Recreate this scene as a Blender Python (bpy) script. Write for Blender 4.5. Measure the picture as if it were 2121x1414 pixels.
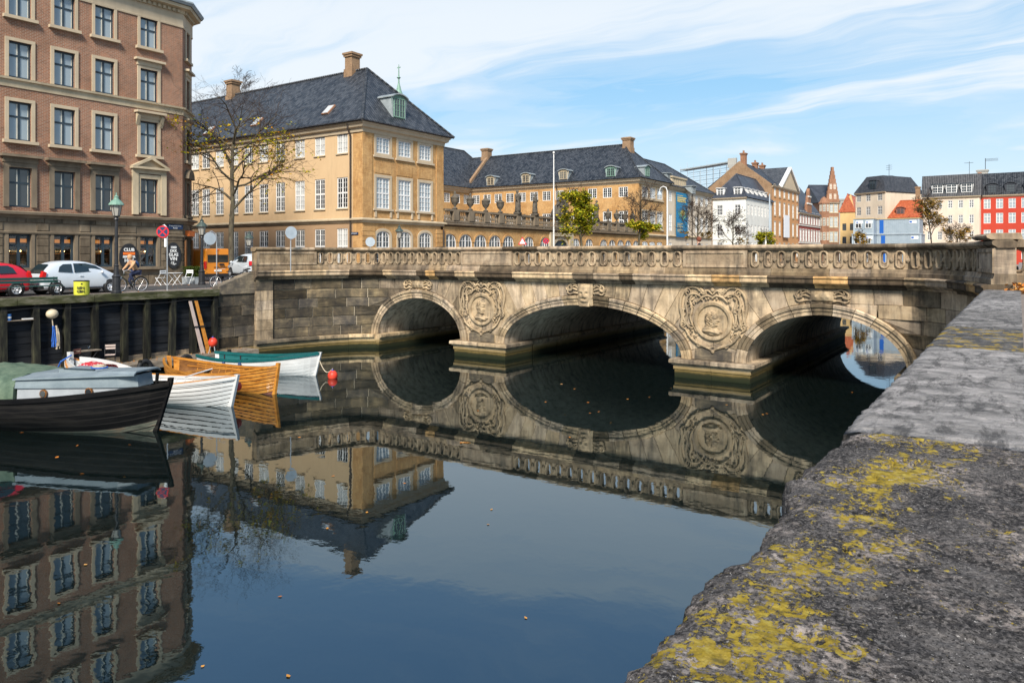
import bpy, math, random
from mathutils import Vector, Matrix, noise
sin, cos, pi, rad = math.sin, math.cos, math.pi, math.radians
random.seed(7)
scene = bpy.context.scene
COL = scene.collection
for o in list(bpy.data.objects): bpy.data.objects.remove(o)

# ---------------------------------------------------------------- camera
F, CX, HY, HC = 1540.0, 1060.5, 529.0, 5.3        # focal length in photo pixels, centre column, horizon row, eye height over the water
TH = math.atan(1050 / 1540)
ST, CT = sin(TH), cos(TH)
cam = bpy.data.cameras.new('camera'); co = bpy.data.objects.new('camera', cam); COL.objects.link(co)
co.location = (0, 0, HC); co.rotation_euler = (pi / 2, 0, TH)
cam.sensor_width = 36; cam.lens = 36 * F / 2121; cam.shift_y = (HY - 707) / 2121
cam.clip_start = .1; cam.clip_end = 4000
scene.camera = co

# ---------------------------------------------------------------- sky, sun, exposure
SUN_EL, SUN_AZ = rad(41), rad(152)                 # azimuth clockwise from +Y (the canal axis)
vs = scene.view_settings
vs.view_transform = 'Standard'; vs.look = 'None'; vs.exposure = 0.70; vs.gamma = 1; vs.use_curve_mapping = False
sl = bpy.data.lights.new('sun', 'SUN'); sl.energy = 4.5; sl.angle = rad(14); sl.color = (1, .93, .82)
so = bpy.data.objects.new('sun', sl); COL.objects.link(so); so.location = (20, -20, 60)
so.rotation_euler = (pi / 2 - SUN_EL, 0, -SUN_AZ + pi)

class N:
    """small node helper"""
    def __init__(s, tree): s.t = tree
    def __call__(s, typ, ins=None, **kw):
        n = s.t.nodes.new('ShaderNode' + typ)
        for k, v in kw.items(): setattr(n, k, v)
        for k, v in (ins or {}).items():
            if isinstance(v, bpy.types.NodeSocket): s.t.links.new(v, n.inputs[k])
            else: n.inputs[k].default_value = v
        return n
    def math(s, op, a, b=0., clamp=False):
        return s('Math', {0: a, 1: b}, operation=op, use_clamp=clamp).outputs[0]
    def mix(s, f, a, b, bt='MIX'):
        n = s('Mix', data_type='RGBA', blend_type=bt)
        for i, v in ((0, f), (6, a), (7, b)):
            if isinstance(v, bpy.types.NodeSocket): s.t.links.new(v, n.inputs[i])
            else: n.inputs[i].default_value = (*v, 1) if isinstance(v, tuple) and len(v) == 3 else v
        return n.outputs[2]
    def ramp(s, f, stops, interp='LINEAR'):
        n = s('ValToRGB', {0: f}); r = n.color_ramp; r.interpolation = interp
        while len(r.elements) < len(stops): r.elements.new(.5)
        for e, (p, c) in zip(r.elements, stops):
            e.position = p; e.color = (*c, 1) if isinstance(c, tuple) else (c, c, c, 1)
        return n.outputs[0]
    def noise(s, vec, scale, detail=5, rough=.55, dist=0.):
        return s('TexNoise', {'Vector': vec, 'Scale': scale, 'Detail': detail, 'Roughness': rough, 'Distortion': dist}).outputs[0]
    def mapping(s, vec, scale=(1, 1, 1), rot=(0, 0, 0), loc=(0, 0, 0)):
        return s('Mapping', {0: vec, 1: loc, 2: rot, 3: scale}).outputs[0]

CLX, CLY = 2.1, 4.3
w = bpy.data.worlds.new('World'); scene.world = w; w.use_nodes = True
w.node_tree.nodes.clear(); q = N(w.node_tree)
sky = q('TexSky', sky_type='NISHITA'); sky.sun_disc = False
sky.sun_elevation = SUN_EL; sky.sun_rotation = SUN_AZ; sky.air_density = 1.0; sky.dust_density = .6; sky.ozone_density = 2.2
dirv = q('TexCoord').outputs['Generated']
sep = q('SeparateXYZ', {0: dirv})
zz = q.math('MAXIMUM', q.math('ADD', sep.outputs[2], .09), .02)
flat = q('CombineXYZ', {0: q.math('DIVIDE', sep.outputs[0], zz), 1: q.math('DIVIDE', sep.outputs[1], zz), 2: 0.}).outputs[0]
wig = q.noise(q.mapping(flat, (.35, .35, .35)), 1.3, 4)
wig2 = q.noise(q.mapping(flat, (.35, .35, .35), (0, 0, 0), (7, 3, 0)), 1.3, 4)
flat2 = q('VectorMath', {0: flat, 1: q('CombineXYZ', {0: q.math('MULTIPLY', wig, 1.6), 1: q.math('MULTIPLY', wig2, 1.6), 2: 0.}).outputs[0]}, operation='ADD').outputs[0]
CA = rad(-28)
streak = q.noise(q.mapping(flat2, (.16, .80, 1), (0, 0, CA), (CLX, CLY, 0)), 1.2, 8, .55, .4)
puff = q.noise(q.mapping(flat2, (.26, .42, 1), (0, 0, CA), (CLX + 2.8, CLY + 1.9, 0)), .75, 8, .56, .25)
fine = q.noise(q.mapping(flat2, (.30, 2.4, 1), (0, 0, CA - .12)), 2.2, 7, .62, .3)
cl = q.math('ADD', q.math('MULTIPLY', streak, .42), q.math('ADD', q.math('MULTIPLY', puff, .45), q.math('MULTIPLY', fine, .15)))
cmask = q.ramp(cl, [(.405, 0.), (.49, .40), (.585, .96)], 'EASE')
hz = q.ramp(sep.outputs[2], [(.0, .80), (.10, .55), (.20, .22), (.4, .03)])
thin = q.ramp(sep.outputs[2], [(.05, .97), (.30, .92), (.50, .72), (.9, .45)])
lowc = q.noise(q.mapping(dirv, (2.2, 2.2, 9.), (0, .10, 0), (1.3, .4, .2)), 1.5, 8, .52, .25)
lowm = q.math('MULTIPLY', q.ramp(lowc, [(.40, 0.), (.52, .50), (.66, .95)], 'EASE'), q.ramp(sep.outputs[2], [(.0, .95), (.20, .85), (.36, .0)]))
cm = q.math('MAXIMUM', q.math('MAXIMUM', q.math('MULTIPLY', cmask, thin), lowm), hz)
skyb = q.mix(.72, q.mix(1.0, sky.outputs[0], (.68, 1.05, 1.22), 'MULTIPLY'), q('VectorMath', {0: q.ramp(sep.outputs[2], [(.05, (.24, .46, .60)), (.26, (.105, .35, .58)), (.45, (.035, .25, .56)), (1., (.02, .14, .40))]), 1: (10., 10., 10.)}, operation='MULTIPLY').outputs[0])
skyc = q.mix(cm, skyb, (6.1, 6.4, 6.65))
bg = q('Background', {0: skyc, 1: .094})
q.t.links.new(bg.outputs[0], q('OutputWorld').inputs[0])

# ---------------------------------------------------------------- photo-to-plan helpers (every point gets its own real distance)
def ray(px):
    u = (px - CX) / F
    return -ST + u * CT, CT + u * ST
def G(px, py, h):
    d = F * (HC - h) / (py - HY); r = ray(px); return Vector((r[0] * d, r[1] * d, h))
def D(px, py, d):
    r = ray(px); return Vector((r[0] * d, r[1] * d, HC - (py - HY) * d / F))
def yAt(px, X): r = ray(px); return X * r[1] / r[0]
def xAt(px, Y): r = ray(px); return Y * r[0] / r[1]
def dep(X, Y): return -ST * X + CT * Y
def zAt(py, X, Y): return HC - (py - HY) * dep(X, Y) / F

# ---------------------------------------------------------------- mesh builder
class MB:
    def __init__(s, M=None): s.v = []; s.f = []; s.uv = []; s.M = M
    def add(s, vs, fs):
        b = len(s.v)
        vs = [Vector(p) for p in vs]
        for f in fs:
            s.f.append([b + i for i in f])
            p = [vs[i] for i in f]
            n = (p[1] - p[0]).cross(p[2] - p[0])
            if len(p) > 3: n += (p[2] - p[0]).cross(p[3] - p[0])
            a = (abs(n.x), abs(n.y), abs(n.z)); k = a.index(max(a))
            for c in p: s.uv += ((c.y, c.z), (c.x, c.z), (c.x, c.y))[k]
        s.v += [s.M @ p for p in vs] if s.M is not None else vs
        return s
    def quad(s, a, b, c, d): return s.add((a, b, c, d), ((0, 1, 2, 3),))
    def box(s, x0, x1, y0, y1, z0, z1):
        return s.add([(x0, y0, z0), (x1, y0, z0), (x1, y1, z0), (x0, y1, z0), (x0, y0, z1), (x1, y0, z1), (x1, y1, z1), (x0, y1, z1)],
                     [(3, 2, 1, 0), (4, 5, 6, 7), (0, 1, 5, 4), (1, 2, 6, 5), (2, 3, 7, 6), (3, 0, 4, 7)])
    def cbox(s, c, sz): return s.box(c[0] - sz[0] / 2, c[0] + sz[0] / 2, c[1] - sz[1] / 2, c[1] + sz[1] / 2, c[2] - sz[2] / 2, c[2] + sz[2] / 2)
    def loft(s, rings, caps=True, closed=True):
        m = len(rings[0]); vs = [p for r in rings for p in r]; fs = []
        for i in range(len(rings) - 1):
            for j in range(m if closed else m - 1):
                k = (j + 1) % m
                fs.append((i * m + j, i * m + k, (i + 1) * m + k, (i + 1) * m + j))
        if caps and closed:
            fs.append(tuple(range(m))[::-1]); fs.append(tuple((len(rings) - 1) * m + j for j in range(m)))
        return s.add(vs, fs)
    def prism(s, poly, ax, a0, a1):
        """poly of 2-D points extruded along axis ax (0,1,2)"""
        def pt(p, a): l = list(p); l.insert(ax, a); return tuple(l)
        return s.loft([[pt(p, a0) for p in poly], [pt(p, a1) for p in poly]])
    def tube(s, pts, r, n=8, caps=True):
        pts = [Vector(p) for p in pts]; m = len(pts)
        if not hasattr(r, '__len__'): r = [r] * m
        rings = []; up = None
        for i, p in enumerate(pts):
            t = (pts[min(i + 1, m - 1)] - pts[max(i - 1, 0)]).normalized()
            if up is None: up = Vector((0, 0, 1)) if abs(t.z) < .9 else Vector((1, 0, 0))
            a = t.cross(up).normalized(); b = a.cross(t).normalized(); up = b
            rings.append([p + (a * cos(2 * pi * k / n) + b * sin(2 * pi * k / n)) * r[i] for k in range(n)])
        return s.loft(rings, caps)
    def lathe(s, prof, n=16, c=(0, 0, 0), arc=2 * pi):
        """prof: (radius, z) from bottom to top"""
        rings = [[(c[0] + r * cos(arc * k / n), c[1] + r * sin(arc * k / n), c[2] + z) for k in range(n)] for r, z in prof]
        return s.loft(rings, True)
    def disc(s, c, r, ax, t, n=20, rz=None):
        poly = [(r * cos(2 * pi * k / n), (rz or r) * sin(2 * pi * k / n)) for k in range(n)]
        o = [0, 1, 2]; o.remove(ax)
        P = [(c[o[0]] + a, c[o[1]] + b) for a, b in poly]
        return s.prism(P, ax, c[ax] - t / 2, c[ax] + t / 2)
    def ball(s, c, r, n=10, m=7, sc=(1, 1, 1)):
        rings = []
        for i in range(m + 1):
            a = -pi / 2 + pi * i / m; rr = max(cos(a), .02) * r
            rings.append([(c[0] + rr * cos(2 * pi * k / n) * sc[0], c[1] + rr * sin(2 * pi * k / n) * sc[1], c[2] + sin(a) * r * sc[2]) for k in range(n)])
        return s.loft(rings)
    def mesh(s, name, smooth=False):
        me = bpy.data.meshes.new(name); me.from_pydata(s.v, [], s.f)
        l = me.uv_layers.new(name='UVMap'); l.data.foreach_set('uv', s.uv)
        me.polygons.foreach_set('use_smooth', [smooth] * len(s.f))
        return me
    def build(s, name, mat, root=None, smooth=False, M=None, **kw):
        me = s.mesh(name, smooth); me.materials.append(mat)
        return ob(name, me, root, M, **kw)

CHILD = {}
def ob(name, me, root=None, M=None, label=None, cat=None, group=None, kind=None, color=None):
    o = bpy.data.objects.new(name, me); COL.objects.link(o)
    if root is not None: o.parent = root; CHILD.setdefault(root.name, []).append(o)
    if M is not None: o.matrix_basis = M
    if color: o.color = (*color, 1)
    return tag(o, label, cat, group, kind)
def tag(o, label=None, cat=None, group=None, kind=None):
    for k, v in (('label', label), ('category', cat), ('group', group), ('kind', kind)):
        if v: o[k] = v
    return o
def thing(name, label, cat, loc=(0, 0, 0), rz=0., group=None):
    o = bpy.data.objects.new(name, None); COL.objects.link(o); o.empty_display_size = .3
    o.location = loc; o.rotation_euler = (0, 0, rz)
    return tag(o, label, cat, group)
def copy_tree(o, parent=None, **kw):
    c = o.copy(); COL.objects.link(c)
    if parent: c.parent = parent; CHILD.setdefault(parent.name, []).append(c)
    for ch in CHILD.get(o.name, []): copy_tree(ch, c)
    return tag(c, **kw)
def T(x, y=0, z=0): return Matrix.Translation((x, y, z))
def RZ(a): return Matrix.Rotation(a, 4, 'Z')
def frame(p, ang): return T(*p) @ RZ(ang)             # facade frame: x along the wall, -y outwards, z up

# ---------------------------------------------------------------- materials
MATS = {}
def newmat(name):
    m = bpy.data.materials.new(name); m.use_nodes = True; m.node_tree.nodes.clear(); MATS[name] = m
    return m, N(m.node_tree)
def finish(m, q, col, rough=.8, bump=None, bstr=.3, bdist=.02, metal=0., spec=.4, **ex):
    ins = {'Base Color': col if isinstance(col, bpy.types.NodeSocket) else (*col, 1), 'Roughness': rough, 'Metallic': metal, 'Specular IOR Level': spec}
    ins.update(ex)
    if bump is not None: ins['Normal'] = q('Bump', {'Height': bump, 'Strength': bstr, 'Distance': bdist}).outputs[0]
    p = q('BsdfPrincipled', ins)
    q.t.links.new(p.outputs[0], q('OutputMaterial').inputs[0]); return m
def coord(q, kind):
    if kind == 'World': return q('NewGeometry').outputs['Position']
    return q('TexCoord').outputs[kind]
def tint(q, col, rnd=0., useobj=False):
    if rnd:
        r = q('ObjectInfo').outputs['Random']
        v = q.math('ADD', q.math('MULTIPLY', r, 2 * rnd), 1 - rnd)
        col = q.mix(1., col, q('CombineColor', {0: v, 1: v, 2: v}).outputs[0], 'MULTIPLY')
    if useobj: col = q.mix(1., col, q('ObjectInfo').outputs['Color'], 'MULTIPLY')
    return col
def surf(name, cols, scale=3., rough=.8, bump=.25, bscale=30., coords='World', stretch=(1, 1, 1), rnd=0., useobj=False, spec=.35, metal=0., lo=.3, hi=.7, bdist=.01, **ex):
    m, q = newmat(name); v = coord(q, coords)
    n = q.noise(q.mapping(v, stretch), scale, 6, .6)
    k = len(cols)
    c = q.ramp(n, [(lo + (hi - lo) * i / max(k - 1, 1), cols[i]) for i in range(k)]) if k > 1 else cols[0]
    if k > 1: c = tint(q, c, rnd, useobj)
    elif rnd or useobj: c = tint(q, q('RGB').outputs[0], rnd, useobj)
    b = q.noise(q.mapping(v, stretch), bscale, 5, .6) if bump else None
    return finish(m, q, c, rough, b, bump, bdist, metal, spec, **ex)
def brickmat(name, c1, c2, mortar, stain=(.5, .45, .4), sc=1., amount=.5):
    m, q = newmat(name); uv = coord(q, 'UV')
    b = q('TexBrick', {'Vector': uv, 'Color1': (*c1, 1), 'Color2': (*c2, 1), 'Mortar': (*mortar, 1), 'Scale': 1., 'Mortar Size': .011 * sc, 'Mortar Smooth': .3, 'Bias': 0., 'Brick Width': .24 * sc, 'Row Height': .075 * sc})
    n1 = q.noise(uv, .55, 5, .6); n2 = q.noise(q.mapping(uv, (2, .7, 1)), 2.2, 5, .65)
    c = q.mix(q.ramp(n1, [(.42, 0.), (.68, amount)]), b.outputs[0], stain, 'MULTIPLY')
    c = q.mix(q.ramp(n2, [(.5, 0.), (.75, .5)]), c, (min(1, c1[0] * 1.5), c1[1] * 1.55, c1[2] * 1.55))
    return finish(m, q, c, .9, b.outputs[1], -.4, .012, 0., .2)
BRICK = brickmat('red_brick', (.29, .128, .072), (.20, .086, .05), (.35, .29, .225))
BRICK_Y = brickmat('yellow_brick', (.49, .285, .108), (.38, .205, .072), (.43, .29, .16), (.62, .5, .38), amount=.75)
BRICK_D = brickmat('brown_brick', (.30, .13, .07), (.22, .09, .05), (.3, .22, .15))
BRICK_T = brickmat('tan_brick', (.28, .17, .095), (.20, .115, .065), (.28, .21, .14))
def plaster(name, c, dark=None, k=.6, sc=.5):
    m, q = newmat(name); v = coord(q, 'World')
    n1 = q.noise(q.mapping(v, (1, 1, .45)), sc, 6, .65); n2 = q.noise(q.mapping(v, (3, 3, .35)), 1.4, 5, .6)
    dark = dark or tuple(x * .66 for x in c)
    col = q.mix(q.ramp(n1, [(.35, 0.), (.72, k)]), c, dark)
    col = q.mix(q.ramp(n2, [(.52, 0.), (.78, .4)]), col, tuple(x * .72 for x in c))
    return finish(m, q, col, .9, q.noise(v, 25, 4), .15, .01, 0., .2)
PL_TAN = plaster('tan_plaster', (.54, .385, .225), (.44, .29, .16))
PL_TAND = plaster('dark_tan_plaster', (.37, .245, .145), (.28, .175, .10))
PL_WHITE = plaster('white_plaster', (.66, .65, .60))
PL_CREAM = plaster('cream_plaster', (.62, .52, .40))
PL_PINK = plaster('beige_plaster', (.66, .54, .43))
PL_RED = plaster('red_plaster', (.42, .052, .03), (.34, .042, .026))
PL_ORANGE = plaster('ochre_plaster', (.52, .27, .12))
PL_DRED = plaster('dark_red_plaster', (.25, .055, .045))
PL_YEL = plaster('pale_yellow_plaster', (.62, .43, .2))
PL_GREY = plaster('grey_concrete', (.36, .35, .32))
TRIM = plaster('pale_stone_trim', (.50, .41, .28), (.30, .24, .16), .8, 1.2)
TRIM_L = plaster('light_stone_trim', (.48, .39, .275), (.33, .26, .175), .6, 1.)
TRIM_D = plaster('sooty_stone_trim', (.21, .165, .115), (.09, .07, .05), .8, 1.4)
RUST = surf('sooty_rusticated_stone', [(.06, .047, .034), (.135, .105, .072), (.235, .19, .135)], 1.4, .9, .35, 22, 'World', (1, 1, .5), rnd=.16, spec=.15)
def tilemat(name, c1, c2, rows=.32, cols=.30, bstr=.95):
    m, q = newmat(name); uv = coord(q, 'UV'); wv = coord(q, 'World')
    sp = q('SeparateXYZ', {0: uv})
    a = q.math('ABSOLUTE', q.math('SINE', q.math('MULTIPLY', sp.outputs[0], pi / cols)))
    b = q.math('FRACT', q.math('DIVIDE', sp.outputs[1], rows))
    h = q.math('ADD', a, q.math('MULTIPLY', b, -.8))
    n = q.noise(uv, .5, 6, .65); n2 = q('TexWhiteNoise', {'Vector': q('CombineXYZ', {0: q.math('FLOOR', q.math('DIVIDE', sp.outputs[0], cols)), 1: q.math('FLOOR', q.math('DIVIDE', sp.outputs[1], rows)), 2: 0.}).outputs[0]}, noise_dimensions='3D').outputs[0]
    f = q.math('ADD', q.math('MULTIPLY', n, .65), q.math('MULTIPLY', n2, .4))
    col = q.ramp(f, [(.3, c1), (.75, c2)])
    return finish(m, q, col, .5, h, bstr, .10, 0., .4)
TILE = tilemat('dark_blue_glazed_tiles', (.010, .013, .018), (.055, .060, .068))
TILE_B = tilemat('black_slate_tiles', (.016, .017, .02), (.05, .05, .055), .3, .3, .4)
TILE_R = tilemat('orange_roof_tiles', (.36, .075, .025), (.50, .13, .05))
SLATE = surf('dark_slate_roof', [(.02, .023, .03), (.05, .055, .068)], .8, .5, .3, 12, 'World', spec=.4)
ZINC = surf('zinc_sheet', [(.17, .20, .21), (.30, .33, .34)], 1.5, .5, .1, 10, spec=.5)
COPPER = surf('green_copper', [(.10, .20, .15), (.22, .34, .27)], 2., .6, .1, 10)
WHITE = surf('white_window_paint', [(.60, .59, .57), (.70, .69, .67)], 3, .45, 0, rnd=.05)
CREAMW = surf('cream_window_paint', [(.60, .56, .46), (.70, .66, .56)], 3, .5, 0)
BLUEFR = surf('blue_grey_window_paint', [(.022, .036, .048), (.035, .052, .066)], 3, .4, 0, rnd=.1)
BLACKM = surf('black_painted_iron', [(.012, .013, .015), (.03, .03, .033)], 4, .45, .1, 40)
GREYM = surf('grey_painted_metal', [(.30, .35, .39), (.40, .45, .49)], 3, .5, .05, 30)
STEEL = surf('galvanised_steel', [(.42, .43, .44), (.55, .56, .57)], 6, .4, .05, 30, metal=.6)
PIPE = surf('dark_drainpipe', [(.03, .022, .018), (.06, .045, .035)], 4, .5, 0)
m, q = newmat('window_glass')
r = q('ObjectInfo').outputs['Random']
finish(m, q, q.ramp(r, [(0., (.008, .010, .012)), (.6, (.03, .035, .04)), (1., (.10, .105, .10))]), .04, q.noise(coord(q, 'Object'), 1.3, 2), .035, .02, 0., .9); GLASS = m
m, q = newmat('curtained_glass')
finish(m, q, (.42, .43, .42), .05, q.noise(coord(q, 'Object'), 1.3, 2), .03, .02, 0., .8); GLASS_C = m
m, q = newmat('sky_toned_glass')
finish(m, q, (.25, .30, .33), .05, q.noise(coord(q, 'Object'), .9, 2), .04, .02, 0., 1.); GLASS_S = m  # pale sky reflection is put into the base colour
m, q = newmat('clear_shop_glass')
mx = q('MixShader', {0: q.math('ADD', q('Fresnel', {'IOR': 1.5}).outputs[0], .04), 1: q('BsdfTransparent', {0: (.82, .84, .84, 1)}).outputs[0], 2: q('BsdfGlossy', {1: .02}).outputs[0]})
q.t.links.new(mx.outputs[0], q('OutputMaterial').inputs[0]); GLASS_T = m
def plain(name, c, rough=.5, spec=.4, metal=0., **ex):
    m, q = newmat(name); return finish(m, q, c, rough, None, 0, 0, metal, spec, **ex)
def glow(name, c, s):
    m, q = newmat(name); return finish(m, q, c, .5, **{'Emission Color': (*c, 1), 'Emission Strength': s})

# bridge sandstone: per-stone tint (object colour), soot patches, vertical run-off streaks, algae near the water
def sandstone(name, sooty=.5, algae=True, useobj=True, base=((.24, .18, .12), (.43, .325, .215), (.54, .43, .30)), lo=.3):
    m, q = newmat(name); v = coord(q, 'World')
    n = q.noise(v, 1.7, 7, .65, .4); c = q.ramp(n, [(lo, base[0]), (lo + .2, base[1]), (lo + .42, base[2])])
    streaks = q.noise(q.mapping(v, (2.2, 2.2, .28)), 1.6, 6, .62)
    c = q.mix(q.ramp(streaks, [(.45, 0.), (.66, .8)]), c, (.085, .070, .056))
    band = q.noise(q.mapping(v, (.5, .5, 5.)), 2.4, 5, .6, .6)
    c = q.mix(q.ramp(band, [(.52, 0.), (.7, .3)]), c, (.5, .4, .26))
    soot = q.noise(v, .8, 7, .7, .3)
    c = q.mix(q.ramp(soot, [(.62 - .25 * sooty, 0.), (.80 - .2 * sooty, .9)]), c, (.040, .036, .033))
    if useobj: c = tint(q, c, .13, True)
    if algae:
        z = q('SeparateXYZ', {0: v}).outputs[2]
        zw = q.math('ADD', z, q.math('MULTIPLY', q.noise(v, 3., 4), .14))
        g = q.ramp(zw, [(.0, 1.), (.02, 1.)])
        ag = q.ramp(q.math('MULTIPLY', zw, 1.), [(.10, (.012, .016, .006)), (.26, (.020, .021, .009)), (.34, (.11, .078, .025)), (.52, (.25, .18, .085)), (.66, (.42, .33, .2))])
        am = q.ramp(zw, [(.50, 1.), (.66, 0.)])
        c = q.mix(am, c, ag)
    return finish(m, q, c, .88, q.noise(v, 18, 6, .65), .35, .02, 0., .2)
STONE = sandstone('bridge_sandstone', .35)
STONE_D = sandstone('sooty_bridge_sandstone', .78, base=((.055, .048, .038), (.13, .105, .07), (.25, .19, .12)))
STONE_R = sandstone('balustrade_sandstone', .30, False, base=((.19, .14, .092), (.34, .25, .165), (.46, .36, .245)))
STONE_Q = sandstone('quay_black_stone', .8, base=((.05, .046, .04), (.12, .10, .075), (.26, .2, .13)))
CARVE = sandstone('carved_sandstone', .22, False, base=((.22, .155, .09), (.40, .295, .18), (.49, .375, .24)))
STATUE = surf('weathered_statue_stone', [(.05, .045, .038), (.14, .12, .095)], 3, .9, .4, 20, spec=.1)
MORTAR = surf('pale_mortar', [(.34, .28, .20), (.52, .45, .34)], 2., .9, .2, 30, spec=.1)
VAULT = sandstone('vault_stone', .02, base=((.30, .24, .18), (.44, .36, .27), (.52, .44, .34)), useobj=False)

m, q = newmat('canal_water')
v = coord(q, 'World')
n1 = q.noise(q.mapping(v, (1, 1, 1), (0, 0, .4)), .9, 3, .5, .3); n2 = q.noise(q.mapping(v, (1, 1.4, 1), (0, 0, -.5)), 4.0, 3, .5)
calm = q.ramp(q.noise(v, .09, 3), [(.35, .35), (.65, 1.)])
hgt = q.math('MULTIPLY', q.math('ADD', q.math('MULTIPLY', n1, 1.), q.math('MULTIPLY', n2, .16)), calm)
finish(m, q, (.0035, .006, .0055), .012, hgt, .085, .05, 0., .5, IOR=2.3, **{'Specular Tint': (.50, .80, 1., 1)}); WATER = m

def asphalt(name, a, b, coords='World'): return surf(name, [a, b], 1.2, .9, .3, 60, coords, spec=.2)
COBBLE = surf('grey_street_paving', [(.15, .125, .11), (.24, .20, .175)], .7, .85, .5, 8, spec=.25)
ROAD = asphalt('asphalt', (.045, .045, .047), (.07, .068, .066))
TIMBER_K = surf('tarred_timber', [(.006, .007, .009), (.016, .018, .022), (.045, .045, .046)], 1.3, .75, .5, 14, 'World', (.5, .5, 3.), rnd=.3, spec=.25, lo=.35, hi=.85)
TIMBER_M = surf('mossy_timber', [(.022, .021, .017), (.055, .058, .026), (.16, .145, .105)], 2.2, .9, .5, 20, 'World', (1, .6, 2), spec=.1)
TIMBER_P = surf('mossy_black_post', [(.006, .006, .006), (.016, .016, .013), (.05, .05, .03)], 2.2, .85, .5, 14, 'World', (2, 2, .4), rnd=.25, spec=.15)
TIMBER_G = surf('weathered_grey_plank', [(.10, .08, .06), (.19, .155, .12), (.27, .23, .18)], 3., .85, .4, 14, 'World', (3, .6, 3), rnd=.15, spec=.15)
VARN = surf('varnished_wood', [(.30, .105, .015), (.46, .19, .032), (.56, .26, .05)], 2.2, .28, .12, 16, 'Object', (.4, 3, 3), rnd=.12, spec=.5)
VARN_D = surf('dark_varnished_wood', [(.10, .04, .012), (.2, .085, .022)], 2.5, .35, .15, 16, 'Object', (.5, 3, 3), spec=.5)
HULL_W = surf('white_boat_paint', [(.44, .44, .43), (.60, .60, .59)], 1.6, .35, .06, 12, 'Object', (.5, 1, 2), rnd=.05, spec=.5)
HULL_K = surf('black_boat_paint', [(.003, .003, .0035), (.007, .0065, .0065), (.018, .016, .014)], 1.6, .6, .25, 14, 'Object', (.4, 1, 3), rnd=.2, spec=.08)
HULL_BT = surf('faded_bottom_paint', [(.05, .055, .04), (.12, .12, .09), (.16, .09, .05)], 3., .8, .2, 14, 'Object', (.4, 1, 3))
TEAL = surf('teal_boat_paint', [(.005, .07, .072), (.009, .105, .105)], 2., .4, .08, 12, 'Object')
CABIN = surf('grey_blue_cabin_paint', [(.13, .165, .185), (.20, .24, .26)], 2., .5, .08, 12, 'Object', rnd=.05)
CABIN_L = surf('pale_grey_cabin_paint', [(.24, .26, .275), (.33, .35, .37)], 2., .5, .08, 12, 'Object', rnd=.05)
TARP = surf('green_tarpaulin', [(.045, .075, .05), (.085, .125, .085), (.14, .18, .12)], 2.2, .6, .35, 7, 'Object', spec=.3, bdist=.05)
REDP = surf('red_plastic', [(.50, .028, .014), (.66, .06, .028)], 3., .45, .05, 20, 'Object')
BLUEROPE = surf('blue_rope', [(.02, .08, .34), (.04, .15, .5)], 30., .8, .3, 60, 'Object')
ROPE = surf('pale_rope', [(.36, .29, .2), (.55, .47, .36)], 30., .9, .3, 60, 'Object')
RUBBER = plain('black_rubber', (.012, .012, .013), .7)
CHROME = plain('pale_wheel_metal', (.62, .63, .65), .35, .5, .5)
BARK = surf('grey_brown_bark', [(.035, .028, .02), (.08, .067, .048), (.11, .10, .06)], 6., .95, .6, 25, 'World', (1, 1, .4), spec=.1)
TWIG = surf('dark_twig', [(.035, .025, .02), (.07, .05, .04)], 5., .95, 0, spec=.1)
def leafmat(name, cols, tr=.35):
    m, q = newmat(name); r = q('NewGeometry').outputs['Random Per Island']
    c = q.ramp(r, [(i / max(1, len(cols) - 1), k) for i, k in enumerate(cols)])
    d = q('BsdfDiffuse', {0: c}); t = q('BsdfTranslucent', {0: c})
    mx = q('MixShader', {0: tr, 1: d.outputs[0], 2: t.outputs[0]}); q.t.links.new(mx.outputs[0], q('OutputMaterial').inputs[0]); return m
LEAF_Y = leafmat('autumn_yellow_leaves', [(.52, .30, .012), (.46, .37, .02), (.28, .33, .03), (.55, .22, .012)])
LEAF_G = leafmat('green_and_yellow_leaves', [(.17, .23, .02), (.26, .28, .02), (.42, .38, .025), (.52, .38, .03), (.13, .19, .02)])
LEAF_B = leafmat('brown_leaves', [(.28, .15, .03), (.38, .24, .05), (.22, .17, .04), (.42, .20, .03)])
LEAF_H = leafmat('dark_hedge_leaves', [(.035, .06, .012), (.07, .10, .02), (.05, .085, .02), (.12, .12, .03)])
LEAF_F = leafmat('fallen_leaves', [(.50, .17, .03), (.34, .12, .03), (.56, .27, .06), (.42, .24, .10)], .1)

# ---------------------------------------------------------------- architecture helpers
def wall(root, M, W, H, mat, opens=(), depth=.28, z0=0., name='wall', u0=0.):
    """front skin with real openings and reveals; opens: (u0,u1,z0,z1)"""
    us = sorted({u0, W, *[o[0] for o in opens], *[o[1] for o in opens]}); zs = sorted({z0, H, *[o[2] for o in opens], *[o[3] for o in opens]})
    us = [u for u in us if u0 <= u <= W]; zs = [z for z in zs if z0 <= z <= H]
    mb = MB(M)
    for i in range(len(us) - 1):
        for j in range(len(zs) - 1):
            uc, zc = (us[i] + us[i + 1]) / 2, (zs[j] + zs[j + 1]) / 2
            if any(o[0] < uc < o[1] and o[2] < zc < o[3] for o in opens): continue
            mb.quad((us[i], 0, zs[j]), (us[i + 1], 0, zs[j]), (us[i + 1], 0, zs[j + 1]), (us[i], 0, zs[j + 1]))
    for a, b, c, d in opens:
        mb.quad((a, 0, c), (a, depth, c), (a, depth, d), (a, 0, d)); mb.quad((b, 0, c), (b, 0, d), (b, depth, d), (b, depth, c))
        mb.quad((a, 0, c), (b, 0, c), (b, depth, c), (a, depth, c)); mb.quad((a, 0, d), (a, depth, d), (b, depth, d), (b, 0, d))
    return mb.build(name, mat, root)
WCACHE = {}
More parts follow.
